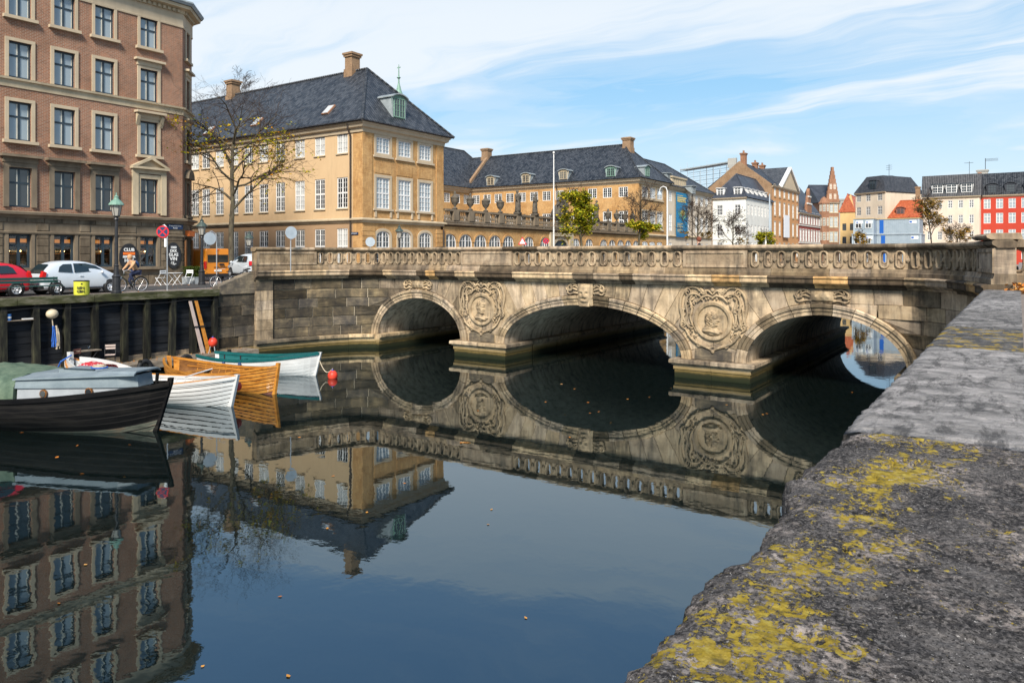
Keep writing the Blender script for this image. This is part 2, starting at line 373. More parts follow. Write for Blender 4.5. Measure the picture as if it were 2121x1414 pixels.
def window(root, M, u, z, w, h, style, mat=None, glass=None, dep=.14, pane_objs=False, arch=0.):
    """style: (list of vertical bar fractions, list of horizontal bar fractions, outer frame, thick bars idx) centred at u, sill at z"""
    mat = mat or WHITE; glass = glass or GLASS
    vb, hb, fr, bar = style
    k = (round(w, 2), round(h, 2), str(style), mat.name, arch)
    if k not in WCACHE:
        mb = MB(); t = .07
        def bx(a, b, c, d, y0=0., y1=t): mb.box(a, b, y0, y1, c, d)
        bx(-w / 2, -w / 2 + fr, 0, h - arch); bx(w / 2 - fr, w / 2, 0, h - arch); bx(-w / 2 + fr, w / 2 - fr, 0, fr)
        if arch:
            n = 10; pts = [(-w / 2 + w * i / n, h - arch + arch * (1 - (2 * i / n - 1) ** 2) ** .5) for i in range(n + 1)]
            pin = [(p[0] * (w - 2 * fr) / w, p[1] - fr) for p in pts]
            for i in range(n):
                mb.prism([pin[i], pin[i + 1], pts[i + 1], pts[i]], 1, 0, t)
        else: bx(-w / 2 + fr, w / 2 - fr, h - fr, h)
        def top(x): return h - fr * .5 if not arch else h - arch - fr * .5 + arch * max(0, 1 - (2 * x / w) ** 2) ** .5
        for f, th in vb:
            x = -w / 2 + f * w; bx(x - th / 2, x + th / 2, fr, top(x), .004, t * (.95 if th > bar else .6))
        for f, th in hb: bx(-w / 2 + fr, w / 2 - fr, f * h - th / 2, f * h + th / 2, .008, t * (.9 if th > bar else .55))
        fm = mb.mesh('window_frame')
        fm.materials.append(mat)
        pb = MB()
        if arch:
            pl = [(-w / 2 + .01, .01), (w / 2 - .01, .01)] + [(p[0] * .98, p[1] - .01) for p in reversed(pts)]
            pb.add([(a, .05, b) for a, b in pl], [tuple(range(len(pl)))])
        else: pb.quad((-w / 2 + .01, .05, .01), (w / 2 - .01, .05, .01), (w / 2 - .01, .05, h - .01), (-w / 2 + .01, .05, h - .01))
        pm = pb.mesh('pane')
        WCACHE[k] = (fm, pm, {})
    fm, pm, gl = WCACHE[k]
    if glass.name not in gl:
        c = pm.copy(); c.materials.append(glass); gl[glass.name] = c
    MM = M @ T(u, dep, z)
    o = ob('window', fm, root, MM)
    if pane_objs:
        xs = [-w / 2] + [-w / 2 + f * w for f, th in vb] + [w / 2]; zs = [0] + [f * h for f, th in hb] + [h]
        for i in range(len(xs) - 1):
            for j in range(len(zs) - 1):
                kk = ('pane', round(xs[i], 2), round(xs[i + 1], 2), round(zs[j], 2), round(zs[j + 1], 2), glass.name)
                if kk not in WCACHE:
                    me = MB().quad((xs[i] + .005, .05, zs[j] + .005), (xs[i + 1] - .005, .05, zs[j] + .005), (xs[i + 1] - .005, .05, zs[j + 1] - .005), (xs[i] + .005, .05, zs[j + 1] - .005)).mesh('pane')
                    me.materials.append(glass); WCACHE[kk] = me
                ob('pane', WCACHE[kk], o)
    else: ob('pane', gl[glass.name], o)
    return o
def surround(root, M, u, z, w, h, t, mat, proud=.06, sill=.0, head=.0, name='window_surround', y1=.0, foot=True):
    mb = MB(M)
    a, b = u - w / 2, u + w / 2
    mb.box(a - t, a, -proud, y1 + .02, z, z + h); mb.box(b, b + t, -proud, y1 + .02, z, z + h)
    mb.box(a - t, b + t, -proud - .004, y1 + .02, z + h, z + h + t)
    if foot: mb.box(a - t, b + t, -proud - .004, y1 + .02, z - t * .8, z)
    if sill: mb.box(a - t - .12, b + t + .12, -proud - sill, y1 + .02, z - .17 - (t * .8 if foot else 0), z - (t * .8 if foot else 0) - .004)
    if head:
        zt = z + h + t
        mb.box(a - t - .05, b + t + .05, -proud - .05, y1 + .02, zt + .003, zt + .28)
        mb.box(a - t - .2, b + t + .2, -proud - head, y1 + .02, zt + .283, zt + .42)
    return mb.build(name, mat, root)
def strip(root, M, u0, u1, prof, mat, name='cornice'):
    """moulding: profile of (out, z) swept straight along the wall"""
    return MB(M).loft([[(u, -n, z) for n, z in prof] for u in (u0, u1)]).build(name, mat, root)
# ================================================================ ground and water
ZL, ZR = 3.55, 4.26                                  # street level on the left bank, on the right bank
QX = -33.7                                           # timber quay line
def struct(name, mb, mat): return tag(mb.build(name, mat), kind='structure')
struct('water', MB().quad((-60, -80, 0), (60, -80, 0), (60, 200, 0), (-60, 200, 0)), WATER)
struct('canal_bed', MB().quad((-900, -300, -2.2), (900, -300, -2.2), (900, 2600, -2.2), (-900, 2600, -2.2)), ROAD)
gl = MB(); gl.box(-900, QX - .45, -80, 22.7, -2, ZL); gl.box(-900, -34.2, 22.7, 134, -2, ZL - .004)
struct('left_bank_street', gl, COBBLE)
struct('far_bank_ground', MB().box(-900, 900, 134.01, 2600, -2, ZL - .01), COBBLE)
struct('right_bank_street', MB().box(-.02, 900, -80, 134, -2, ZR), COBBLE)
struct('street_carriageway', MB().box(-41.2, -36.4, -60, 29, ZL - .1, ZL + .004), ROAD)

# ================================================================ bridge
YB, LJ, RJ, BW = 31.1, -30.5, -3.4, 19.8
XC = (LJ + RJ) / 2
PIERS = [(-24.5, -21.7), (-12.2, -9.4)]
ARCH = [(-27.5, 3.0), (-16.95, 4.75), (-6.4, 3.0)]; ZS, RISE, RT = .8, 2.15, .45
BZ = [Vector((LJ, YB)), Vector((-32.5, 30.45)), Vector((-33.45, 24.9))]
def bz(t): return BZ[0] * (1 - t) ** 2 + BZ[1] * 2 * t * (1 - t) + BZ[2] * t * t
_pl = [bz(i / 40) for i in range(41)]; _cl = [0.]
for i in range(40): _cl.append(_cl[-1] + (_pl[i + 1] - _pl[i]).length)
LA = _cl[-1]; LEND, REND = LJ - LA, RJ + LA
def plan(s):
    """point and unit tangent of the bridge face in plan at station s"""
    if s > XC:
        p, t = plan(2 * XC - s); return Vector((2 * XC - p.x, p.y)), Vector((t.x, -t.y))
    if s >= LJ: return Vector((s, YB)), Vector((1, 0))
    L = min(LJ - s, LA + 3); i = 0
    while i < 39 and _cl[i + 1] < L: i += 1
    d = (_pl[i + 1] - _pl[i]).normalized()
    return _pl[i] + d * (L - _cl[i]), -d
BL = Vector((XC, YB, 0))
bridge = thing('stone_bridge', 'sandstone bridge with three arches and pierced balustrade across the canal', 'bridge', BL)
def PB(s, n, z):
    p, t = plan(s); return Vector((p.x + t.y * n, p.y - t.x * n, z)) - BL
def sweep(prof, s0, s1, name, mat, seg=None, color=None, root=None, gap=.008, smooth=False):
    s0 += gap; s1 -= gap
    k = seg or (1 if s0 >= LJ and s1 <= RJ else max(2, int((s1 - s0) / .5)))
    return MB().loft([[PB(s0 + (s1 - s0) * i / k, n, z) for n, z in prof] for i in range(k + 1)]).build(name, mat, root or bridge, smooth, color=color)
def stone(poly, mat, color, nf=0., depth=.25, name='stone', ins=.025):
    c = (sum(p[0] for p in poly) / len(poly), sum(p[1] for p in poly) / len(poly))
    def shr(k):
        o = []
        for p in poly:
            d = math.hypot(c[0] - p[0], c[1] - p[1]) or 1
            o.append((p[0] + (c[0] - p[0]) / d * k, p[1] + (c[1] - p[1]) / d * k))
        return o
    gp = .022 if mat is STONE_D else .014
    a, b = shr(gp), shr(gp + ins)
    return MB().loft([[PB(s, nf - depth, z) for s, z in a], [PB(s, nf - ins * .7, z) for s, z in a], [PB(s, nf, z) for s, z in b]]).build(name, mat, bridge, color=color)
rs = random.Random(3)
def shade(sooty=.3):
    v = rs.choice([1, 1, 1.1, .85, .95, 1.2]) * rs.uniform(.85, 1.1)
    if rs.random() < sooty: v *= rs.uniform(.35, .7)
    w = rs.uniform(-.05, .08)
    return (v * (1 + w * .5), v, v * (1 - w * 1.5))
ZT = 4.0
# backing behind the face joints
for s0, s1 in ((LEND + .05, LJ), (RJ, REND - .05)):
    sweep([(-.06, -.6), (-.06, ZT), (-.5, ZT), (-.5, -.6)], s0, s1, 'mortar_backing', MORTAR)
def ext(k, z):                                        # half width of the extrados at height z
    a = ARCH[k][1] + RT; q_ = (z - ZS) / (RISE + RT); return a * max(0, 1 - q_ * q_) ** .5
def arcpt(k, t, off):
    c, a = ARCH[k]; return c + (a + off) * cos(t), ZS + (RISE + off) * sin(t)
for k, (c, a) in enumerate(ARCH):
    lo = LJ - .5 if k == 0 else (PIERS[k - 1][0] + PIERS[k - 1][1]) / 2
    hi = RJ + .5 if k == 2 else (PIERS[k][0] + PIERS[k][1]) / 2
    # backing plate with the arch cut out
    n = 28; A = [arcpt(k, pi * i / n, .1) for i in range(n + 1)]
    mb = MB()
    for i in range(n):
        (x0, z0), (x1, z1) = A[i], A[i + 1]
        mb.quad(PB(x1, -.06, z1), PB(x0, -.06, z0), PB(x0, -.06, ZT), PB(x1, -.06, ZT))
    for x0, x1 in ((lo, A[-1][0]), (A[0][0], hi)): mb.quad(PB(x0, -.06, -.5), PB(x1, -.06, -.5), PB(x1, -.06, ZT), PB(x0, -.06, ZT))
    mb.build('mortar_backing', MORTAR, bridge)
    # voussoirs of the moulded ring
    nv = 19 if k == 1 else 13
    prof = [(0, -.4), (0, .05), (.14, .05), (.16, .09), (.28, .09), (.31, .15), (.41, .17), (.45, .12), (.45, -.2)]
    for i in range(nv):
        t0, t1 = pi * i / nv + .004, pi * (i + 1) / nv - .004
        R = []
        for j in range(4):
            t = t0 + (t1 - t0) * j / 3
            R.append([PB(*(lambda q_: (q_[0], nn, q_[1]))(arcpt(k, t, r))) for r, nn in prof])
        MB().loft(R).build('voussoir', STONE, bridge, color=shade(.25))
    # radiating spandrel stones
    t_lo, t_hi = (0, rad(102)) if k == 0 else ((rad(78), pi) if k == 2 else (0, pi))
    cnt = int((t_hi - t_lo) * (a + 1) / (.82 if k == 1 else .72))
    cell = []
    for i in range(cnt + 1):
        t = t_lo + (t_hi - t_lo) * i / cnt
        e = arcpt(k, t, RT); nx, nz = cos(t) / (a + RT), sin(t) / (RISE + RT); l = math.hypot(nx, nz); nx /= l; nz /= l
        if t < .01 or t > pi - .01: nz = 0
        dz = (ZT - e[1]) / nz if nz > 1e-4 else 1e9
        bx_ = hi if nx > 0 else lo
        dx = (bx_ - e[0]) / nx if abs(nx) > 1e-4 else 1e9
        dd = min(dz, dx); cell.append((t, e, (e[0] + nx * dd, e[1] + nz * dd), dz < dx))
    for i in range(cnt):
        (t0, e0, f0, top0), (t1, e1, f1, top1) = cell[i], cell[i + 1]
        poly = [arcpt(k, t0 + (t1 - t0) * j / 3, RT) for j in range(4)] + [f1]
        if top0 != top1: poly.append((hi if t0 < pi / 2 else lo, ZT))
        poly.append(f0)
        stone(poly, STONE, shade(.10 if k == 1 else .15))
    # coursed ashlar of the abutments
    if k != 1:
        sg = -1 if k == 0 else 1; tt = t_hi if k == 0 else t_lo
        e = arcpt(k, tt, RT); nx, nz = cos(tt) / (a + RT), sin(tt) / (RISE + RT)
        def edge(z):
            zt_ = e[1]
            return e[0] + nx / nz * (z - e[1]) if z >= zt_ else c + sg * ext(k, z)
        end = LEND + .95 if k == 0 else REND - .95
        rows = [.8, 1.32, 1.86, 2.38, 2.9, 3.42, ZT]
        for r in range(len(rows) - 1):
            z0, z1 = rows[r], rows[r + 1]; x = edge((z0 + z1) / 2) + sg * rs.uniform(.5, 1.5); first = True
            while True:
                last = (end - x) * sg < .7
                if last: x = end
                if first: poly = [(edge(z0 + (z1 - z0) * j / 4), z0 + (z1 - z0) * j / 4) for j in range(5)] + [(x, z1), (x, z0)]
                else: poly = [(px_, z0), (px_, z1), (x, z1), (x, z0)]
                mt = STONE_D if k == 0 and (x < -30.9 or rs.random() < .4) else STONE
                if k == 0 and r == 5 and -30.6 < x < -28: mt = STONE
                far = x - px_ if not first else 0
                if abs(far) > .9 and x < LJ:                     # bend long stones round the curve
                    m_ = px_ + far / 2; poly = [(px_, z0), (px_, z1), (m_, z1), (x, z1), (x, z0), (m_, z0)]
                stone(poly, mt, shade(.35))
                if last: break
                first = False; px_ = x; x += sg * rs.uniform(.9, 1.9)
        # end pilaster
        for r in range(len(rows) - 1):
            s0, s1 = (LEND, LEND + .95) if k == 0 else (REND - .95, REND)
            sweep([(.12, rows[r] + .008), (.12, rows[r + 1] - .008), (-.4, rows[r + 1] - .008), (-.4, rows[r] + .008)], s0, s1, 'pilaster_stone', STONE if (k == 2 or rs.random() < .6) else STONE_D, 2, shade(.3))
    # vault, running through to the far side
    V = MB(); n = 26; m_ = 10
    def vp(i, j):
        s, z = arcpt(k, pi * i / n, .0); return Vector((s, YB + .02 + (BW - .02) * j / m_, z)) - BL
    for i in range(n):
        for j in range(m_): V.quad(vp(i, j), vp(i, j + 1), vp(i + 1, j + 1), vp(i + 1, j))
    V.build('vault', VAULT, bridge, True)
# piers with water-worn ledges
LEDGE = [(.0, .80), (.40, .80), (.44, .77), (.44, .64), (.34, .60), (.34, .56), (.28, .54), (.28, .36), (.24, .34), (.24, -.9), (.0, -.9)]
for pl_, pr_ in PIERS:
    MB().box(pl_ + .02, pr_ - .02, YB + .02, YB + BW, -1.4, .78).build('pier_core', STONE, bridge, M=T(*-BL), color=(1, 1, 1))
    x0, x1, y0, y1 = pl_, pr_, YB, YB + BW
    def rim(n): return [(x0 - n, y1 + n), (x0 - n, y0 - n), (x1 + n, y0 - n), (x1 + n, y1 + n)]
    def run(p, f0, f1, side):                         # ledge stones along one side, mitred at the corners
        R = []
        for f in (f0, f1):
            ring = []
            for n, z in LEDGE:
                c4 = rim(n); a_, b_ = Vector(c4[side]), Vector(c4[side + 1]); q_ = a_ + (b_ - a_) * f
                ring.append(Vector((q_.x, q_.y, z)) - BL)
            R.append(ring)
        MB().loft(R).build('ledge_stone', STONE, bridge, color=shade(.2))
    for side, cuts in ((0, 8), (1, 2), (2, 8)):
        for i in range(cuts): run(None, i / cuts + (.002 if i else 0), (i + 1) / cuts - (.002 if i < cuts - 1 else 0), side)
for s0, s1 in ((LEND - .1, LJ + .02), (RJ - .02, REND + .1)):
    k = 4
    for i in range(k): sweep(LEDGE, s0 + (s1 - s0) * i / k, s0 + (s1 - s0) * (i + 1) / k, 'ledge_stone', STONE_D if s0 < XC and i < 2 else STONE, color=shade(.2), gap=.004 if 0 < i < k else 0)
for X, sg in ((LJ, 1), (RJ, -1)):
    for i in range(8):
        y0, y1 = YB + BW * i / 8 + (.004 if i else -.25), YB + BW * (i + 1) / 8 - .004
        MB().loft([[Vector((X + sg * n, y, z)) - BL for n, z in LEDGE] for y in (y0, y1)]).build('ledge_stone', STONE, bridge, color=shade(.2))
# cornice, plinth, cap: individual stones
def course(prof, s0, s1, lo, hi, name, mat, sh, gap=.006):
    s = s0
    while s < s1 - .01:
        e = min(s1, s + rs.uniform(lo, hi))
        if s1 - e < lo * .6: e = s1
        if s < LJ < e: e = LJ
        elif s < RJ < e: e = RJ
        sweep(prof, s, e, name, mat, None, sh(), gap=gap); s = e
CORN = [(-.3, 4.0), (.08, 4.0), (.10, 4.09), (.20, 4.12), (.22, 4.17), (.38, 4.19), (.40, 4.23), (.40, 4.385), (.45, 4.40), (.45, 4.44), (.38, 4.48), (-.3, 4.48)]
def csh():
    r_ = rs.random()
    if r_ < .16: return (1.55, 1.5, 1.35)
    if r_ < .30: return (1.5, 1.2, .75)
    if r_ < .62: return (.27, .26, .25)
    return shade(.4)
course(CORN, LEND - .1, REND + .1, .5, 1.6, 'cornice_stone', STONE_R, csh)
course([(-.42, 4.485), (.2, 4.485), (.2, 4.62), (.15, 4.66), (.12, 4.78), (-.42, 4.78)], LEND, REND, 1.2, 2.4, 'plinth_stone', STONE_R, lambda: shade(.55))
CAP = [(-.38, 5.512), (.05, 5.512), (.10, 5.56), (.17, 5.60), (.19, 5.66), (.17, 5.71), (.08, 5.745), (-.30, 5.745), (-.44, 5.66)]
course(CAP, LEND - .06, REND + .06, 1.5, 2.6, 'cap_stone', STONE_R, lambda: shade(.4), .004)
# pierced balustrade unit, one mesh shared by all
def unit_mesh():
    mb = MB(); hw, hh, rw, rh, U, z0, z1 = .105, .29, .19, .355, .285, 4.78, 5.512
    zc = (z0 + z1) / 2; H2 = (z1 - z0) / 2
    ang = sorted([2 * pi * i / 20 for i in range(20)] + [math.atan2(sy * H2, sx * U) % (2 * pi) for sx in (1, -1) for sy in (1, -1)])
    def stad(a, w_, h_):
        cx, cz = abs(cos(a)), abs(sin(a)); L = h_ - w_
        r_ = w_ / cx if cx > 1e-6 and w_ * cz / cx <= L else L * cz + max(0, w_ * w_ - L * L * cx * cx) ** .5
        return r_ * cos(a), zc + r_ * sin(a)
    def rect(a):
        cx, cz = cos(a), sin(a); r_ = min(U / abs(cx) if abs(cx) > 1e-6 else 9, H2 / abs(cz) if abs(cz) > 1e-6 else 9); return r_ * cx, zc + r_ * cz
    def ring(fn, y): return [(x, y, z) for x, z in map(fn, ang)]
    h = lambda a: stad(a, hw, hh); r1 = lambda a: stad(a, rw, rh); r0 = lambda a: stad(a, rw - .03, rh - .03); hb = lambda a: stad(a, hw + .015, hh + .015)
    mb.loft([ring(rect, .22), ring(rect, .03), ring(r1, .03), ring(r1, -.03), ring(r0, -.055), ring(hb, -.055), ring(h, -.03), ring(h, .22), ring(rect, .22)][1:], False)
    for y, r_ in ((-.03, .085), (-.05, .05)): mb.disc((U, y / 2 + .01, zc), r_, 1, abs(y) + .04, 14)
    for sz in (-1, 1):
        mb.box(U - .03, U + .03, -.012, .02, zc + sz * .10 - .02, zc + sz * .10 + .02)
    me = mb.mesh('balustrade_unit'); me.materials.append(STONE_R); return me
UM = unit_mesh()
def balusters(s0, s1, n):
    for i in range(n):
        s = s0 + (s1 - s0) * (i + .5) / n; p, t = plan(s)
        M = T(p.x - BL.x, p.y - BL.y, 0) @ RZ(math.atan2(t.y, t.x)) @ Matrix.Diagonal(((s1 - s0) / n / .57, 1, 1, 1))
        v = rs.uniform(.8, 1.15); ob('balustrade_unit', UM, bridge, M, color=(v, v, v * .97))
def pedestal(s0, s1):
    o = sweep([(.13, 4.782), (.13, 5.51), (-.4, 5.51), (-.4, 4.782)], s0, s1, 'pedestal', STONE_R, color=shade(.1))
    e = .16
    for a_, b_, c_, d_ in ((s0 + .02, s0 + e, 4.80, 5.49), (s1 - e, s1 - .02, 4.80, 5.49), (s0 + e, s1 - e, 4.80, 4.90), (s0 + e, s1 - e, 5.39, 5.49)):
        k = 1 if s0 >= LJ and s1 <= RJ else 4
        MB().loft([[PB(a_ + (b_ - a_) * i / k, n, z) for n, z in ((.12, c_), (.165, c_), (.165, d_), (.12, d_))] for i in range(k + 1)]).build('panel_moulding', STONE_R, o, color=(1, 1, 1))
PE = 3.5
LP, RP = PIERS
pedestal(LEND, LEND + PE); pedestal(REND - PE + 1.2, REND)
for a_, b_ in PIERS: pedestal(a_ + .1, b_ + .55 if a_ < XC else b_ + .1)
sweep([(-.55, 5.752), (.2, 5.752), (.3, 5.80), (.32, 5.86), (.2, 5.93), (-.5, 5.93)], REND - PE + 1.3, REND + .04, 'pedestal_cap', STONE_R, 4, (1, 1, 1))
balusters(LEND + PE, LP[0] + .1, 18); balusters(LP[1] + .55, RP[0] + .1, 15); balusters(RP[1] + .1, REND - PE + 1.2, 20)
# far parapet of the deck
FO = YB + BW
for i in range(52):
    x = LJ + .3 + i * .52
    ob('balustrade_unit', UM, bridge, T(x - BL.x, FO - .4 - BL.y, 0), color=(.9, .9, .9))
MB().box(LJ - 1, RJ + 1, FO - .6, FO, 5.514, 5.72).build('cap_rail', STONE_R, bridge, M=T(*-BL), color=(1, 1, 1))
MB().box(LJ - 1, RJ + 1, FO - .6, FO, 4.2, 4.779).build('plinth_course', STONE_R, bridge, M=T(*-BL), color=(1, 1, 1))
dk = MB(T(*-BL))
dk.prism([(-34.1, 3.2), (-34.1, 4.44), (.0, 4.44), (.0, 3.9), (-1.5, 3.2)], 1, YB + .3, FO - .3)
dk.build('deck', COBBLE, bridge)
struct('bridge_approach_ramp', MB().prism([(-42, ZL), (-34.1, 4.44), (-34.1, ZL - .5), (-42, ZL - .5)], 1, YB - 1.5, FO - .3), COBBLE)
# carved cartouches with portrait medallions, keystones
def relief(w_, h_, fn, nx=36, nz=36, oval=True):
    vs_, fs_ = [], []
    for j in range(nz + 1):
        for i in range(nx + 1):
            x, z = -1 + 2 * i / nx, -1 + 2 * j / nz
            if oval:
                l = max(abs(x), abs(z)); d = math.hypot(x, z) or 1; x, z = x * l / d, z * l / d
            vs_.append((x * w_, -fn(x, z), z * h_))
    for j in range(nz):
        for i in range(nx):
            a_ = j * (nx + 1) + i; fs_.append((a_, a_ + 1, a_ + nx + 2, a_ + nx + 1))
    return vs_, fs_
def g(x, z, cx, cz, sx, sz): return math.exp(-((x - cx) / sx) ** 2 - ((z - cz) / sz) ** 2)
BUST = {1: [(.16, -.46), (.22, -.34), (.31, -.31), (.35, -.24), (.31, -.17), (.36, -.12), (.33, -.07), (.46, .00), (.40, .10), (.33, .18), (.34, .32), (.28, .48), (.12, .62), (-.12, .66), (-.36, .56), (-.52, .34), (-.54, .06), (-.46, -.16), (-.56, -.34), (-.70, -.52), (-.74, -.68), (-.4, -.86), (0, -.93), (.4, -.86), (.66, -.70), (.5, -.56), (.28, -.52)],
        2: [(.10, -.44), (.20, -.36), (.27, -.34), (.30, -.26), (.26, -.20), (.30, -.15), (.27, -.10), (.38, -.04), (.33, .06), (.27, .14), (.30, .26), (.40, .42), (.26, .56), (.30, .74), (.06, .66), (-.1, .80), (-.22, .62), (-.42, .62), (-.44, .36), (-.56, .22), (-.42, .02), (-.40, -.2), (-.52, -.42), (-.72, -.58), (-.5, -.84), (0, -.94), (.5, -.84), (.7, -.62), (.42, -.52)]}
def inside(p, poly):
    x, z = p; c = False; dm = 9.
    for i in range(len(poly)):
        (x0, z0), (x1, z1) = poly[i - 1], poly[i]
        if (z0 > z) != (z1 > z) and x < (x1 - x0) * (z - z0) / (z1 - z0) + x0: c = not c
        dx, dz = x1 - x0, z1 - z0; t = max(0, min(1, ((x - x0) * dx + (z - z0) * dz) / (dx * dx + dz * dz)))
        dm = min(dm, math.hypot(x - x0 - t * dx, z - z0 - t * dz))
    return c, dm
def head(x, z, sg=1):
    c, d = inside((x, z), BUST[sg])
    if not c: return 0.
    h = .13 * (1 - math.exp(-d / .07)) + .05 * (1 - math.exp(-d / .3))
    hair = 1 if (x < .02 and z > -.3) or z > .42 else (.35 if z > -.45 and x < .12 else 0)
    if hair: h += .035 * hair * sin(24 * x + 9 * sin(9 * z) + z * 6) * min(1, d / .08)
    if z < -.48: h += .022 * sin(26 * z + 10 * x * x + 5 * x) * min(1, d / .08)
    h += -.05 * g(x, z, .24, .12, .07, .045) + .025 * g(x, z, .17, -.05, .1, .1) + .03 * g(x, z, .24, .21, .12, .035) - .04 * g(x, z, .27, -.19, .10, .02) - .05 * g(x, z, .05, -.42, .16, .06)
    return h
def spiral(cx, cz, r0, a0, turns, sg, n=14):
    return [(cx + r0 * (1 - .85 * i / n) * cos(a0 + sg * 2 * pi * turns * i / n), cz + r0 * (1 - .85 * i / n) * sin(a0 + sg * 2 * pi * turns * i / n)) for i in range(n + 1)]
def smooth_path(p, k=4):
    out = []
    for i in range(len(p) - 1):
        a_, b_, c_, d_ = p[max(i - 1, 0)], p[i], p[i + 1], p[min(i + 2, len(p) - 1)]
        for j in range(k):
            t = j / k
            out.append(tuple(.5 * (2 * b_[m] + (c_[m] - a_[m]) * t + (2 * a_[m] - 5 * b_[m] + 4 * c_[m] - d_[m]) * t * t + (3 * b_[m] - a_[m] - 3 * c_[m] + d_[m]) * t ** 3) for m in (0, 1)))
    return out + [p[-1]]
def cartouche(sc_, zc, sg, sx):
    M = T(sc_ - BL.x, YB - BL.y, zc) @ Matrix.Diagonal((1, .78, 1, 1))
    fr = MB(M @ Matrix.Diagonal((sx, 1, 1, 1)))
    def tb(p, r_, y=.05): fr.tube([(x, -y, z) for x, z in p], [k * .72 for k in r_] if hasattr(r_, '__len__') else r_ * .72, 6)
    for s_ in (-1, 1):
        P = lambda L: smooth_path([(s_ * x, z) for x, z in L])
        def tap(L, r_, y=.06):
            p = P(L); n = len(p); tb(p, [r_ * (.45 + .75 * sin(pi * (i + 1) / (n + 1))) for i in range(n)], y)
        tap([(.45, 1.2), (.75, 1.42), (1.1, 1.38), (1.38, 1.05), (1.45, .55), (1.36, .1), (1.42, -.25), (1.2, -.42)], .085, .08)
        tap([(.5, 1.02), (.8, 1.15), (1.08, 1.05), (1.2, .7), (1.12, .3), (1.18, -.1), (1.02, -.35)], .07, .10)
        tap([(.85, -.3), (1.0, .1), (.92, .5), (1.02, .9), (.8, 1.2)], .075, .06)
        tap([(.92, -.38), (1.28, 0), (1.3, .4), (1.22, .75)], .055, .10)
        tap([(1.2, -.4), (1.0, -.72), (.72, -.95), (.4, -1.08), (.12, -1.2), (0, -1.33)], .085, .10)
        tap([(.85, -.62), (.62, -.98), (.28, -1.13), (0, -1.12)], .06, .06)
        tap([(0, 1.12), (.2, 1.3), (.38, 1.22), (.5, 1.36), (.62, 1.28)], .07, .10)
        tap([(0, 1.02), (.25, 1.08), (.48, .98), (.66, .8)], .065, .12)
        for cx, cz, r_, a0 in ((1.1, 1.2, .17, 1.2), (1.32, -.22, .15, 0), (.42, 1.25, .13, 2.5), (1.38, .38, .12, .5), (.6, -1.02, .11, 3)):
            tb([(s_ * x, z) for x, z in spiral(cx, cz, r_, a0, 1.4, 1)], .04, .11)
        rr = random.Random(int(sc_ * 7) + s_)
        for i in range(44):                               # acanthus leaves
            a_ = rad(-50 + 130 * rr.random()); r_ = rr.uniform(.93, 1.36); x, z = s_ * r_ * cos(a_), r_ * sin(a_) * .95 + .1
            dx, dz = rr.uniform(-.18, .18), rr.uniform(-.1, .22)
            tb([(x, z), (x + dx * .5, z + dz * .6), (x + dx, z + dz)], [.035, .065, .012], rr.uniform(.04, .13))
    for i, (x, z, r_) in enumerate([(-.18, .96, .05), (0, 1.0, .06), (.18, .96, .05), (0, 1.32, .1), (0, -1.3, .09), (-.95, .55, .06), (.95, .55, .06)]): fr.ball((x, -.09, z), r_, 8, 6)
    o = fr.build('carved_cartouche', CARVE, bridge, True)
    rg = MB(M @ Matrix.Diagonal((sx, 1, 1, 1))); n = 40
    prof = [(.66, 0), (.67, .10), (.70, .14), (.75, .12), (.78, .15), (.83, .13), (.86, 0)]
    rg.loft([[(r_ * cos(2 * pi * i / n), -y, r_ * sin(2 * pi * i / n)) for r_, y in prof] for i in range(n + 1)], False, False).build('medallion_ring', CARVE, o, True)
    vs_, fs_ = relief(.68, .68, lambda x, z: .02 + head(x, z, sg) * 1.3, 72, 72)
    MB(M @ Matrix.Diagonal((sx, 1, 1, 1))).add(vs_, fs_).build('portrait_relief', CARVE, o, True)
    # plain tablet under the cartouche
    stone([(sc_ - .82, .81), (sc_ - .82, 1.22), (sc_ - .4, 1.34), (sc_ + .4, 1.34), (sc_ + .82, 1.22), (sc_ + .82, .81)], STONE_D, (1.1, 1.1, 1.1), .06, .2, 'pier_tablet')
cartouche(-23.1, 2.5, 2, 1.0); cartouche(-10.8, 2.5, 1, 1.0)
def mask(x, z):
    h = .16 * max(0, 1 - (abs(x) ** 2.4)) * max(0, 1 - abs(z) ** 3)
    h += .07 * g(x, z, 0, .02, .14, .2) + .05 * g(x, z, -.38, .3, .28, .12) + .05 * g(x, z, .38, .3, .28, .12) - .06 * g(x, z, -.35, .12, .16, .08) - .06 * g(x, z, .35, .12, .16, .08)
    h += .05 * g(x, z, -.3, -.2, .25, .1) + .05 * g(x, z, .3, -.2, .25, .1) - .09 * g(x, z, 0, -.36, .26, .10) + .05 * g(x, z, 0, -.6, .4, .1) + .06 * g(x, z, 0, .8, .5, .2)
    return h
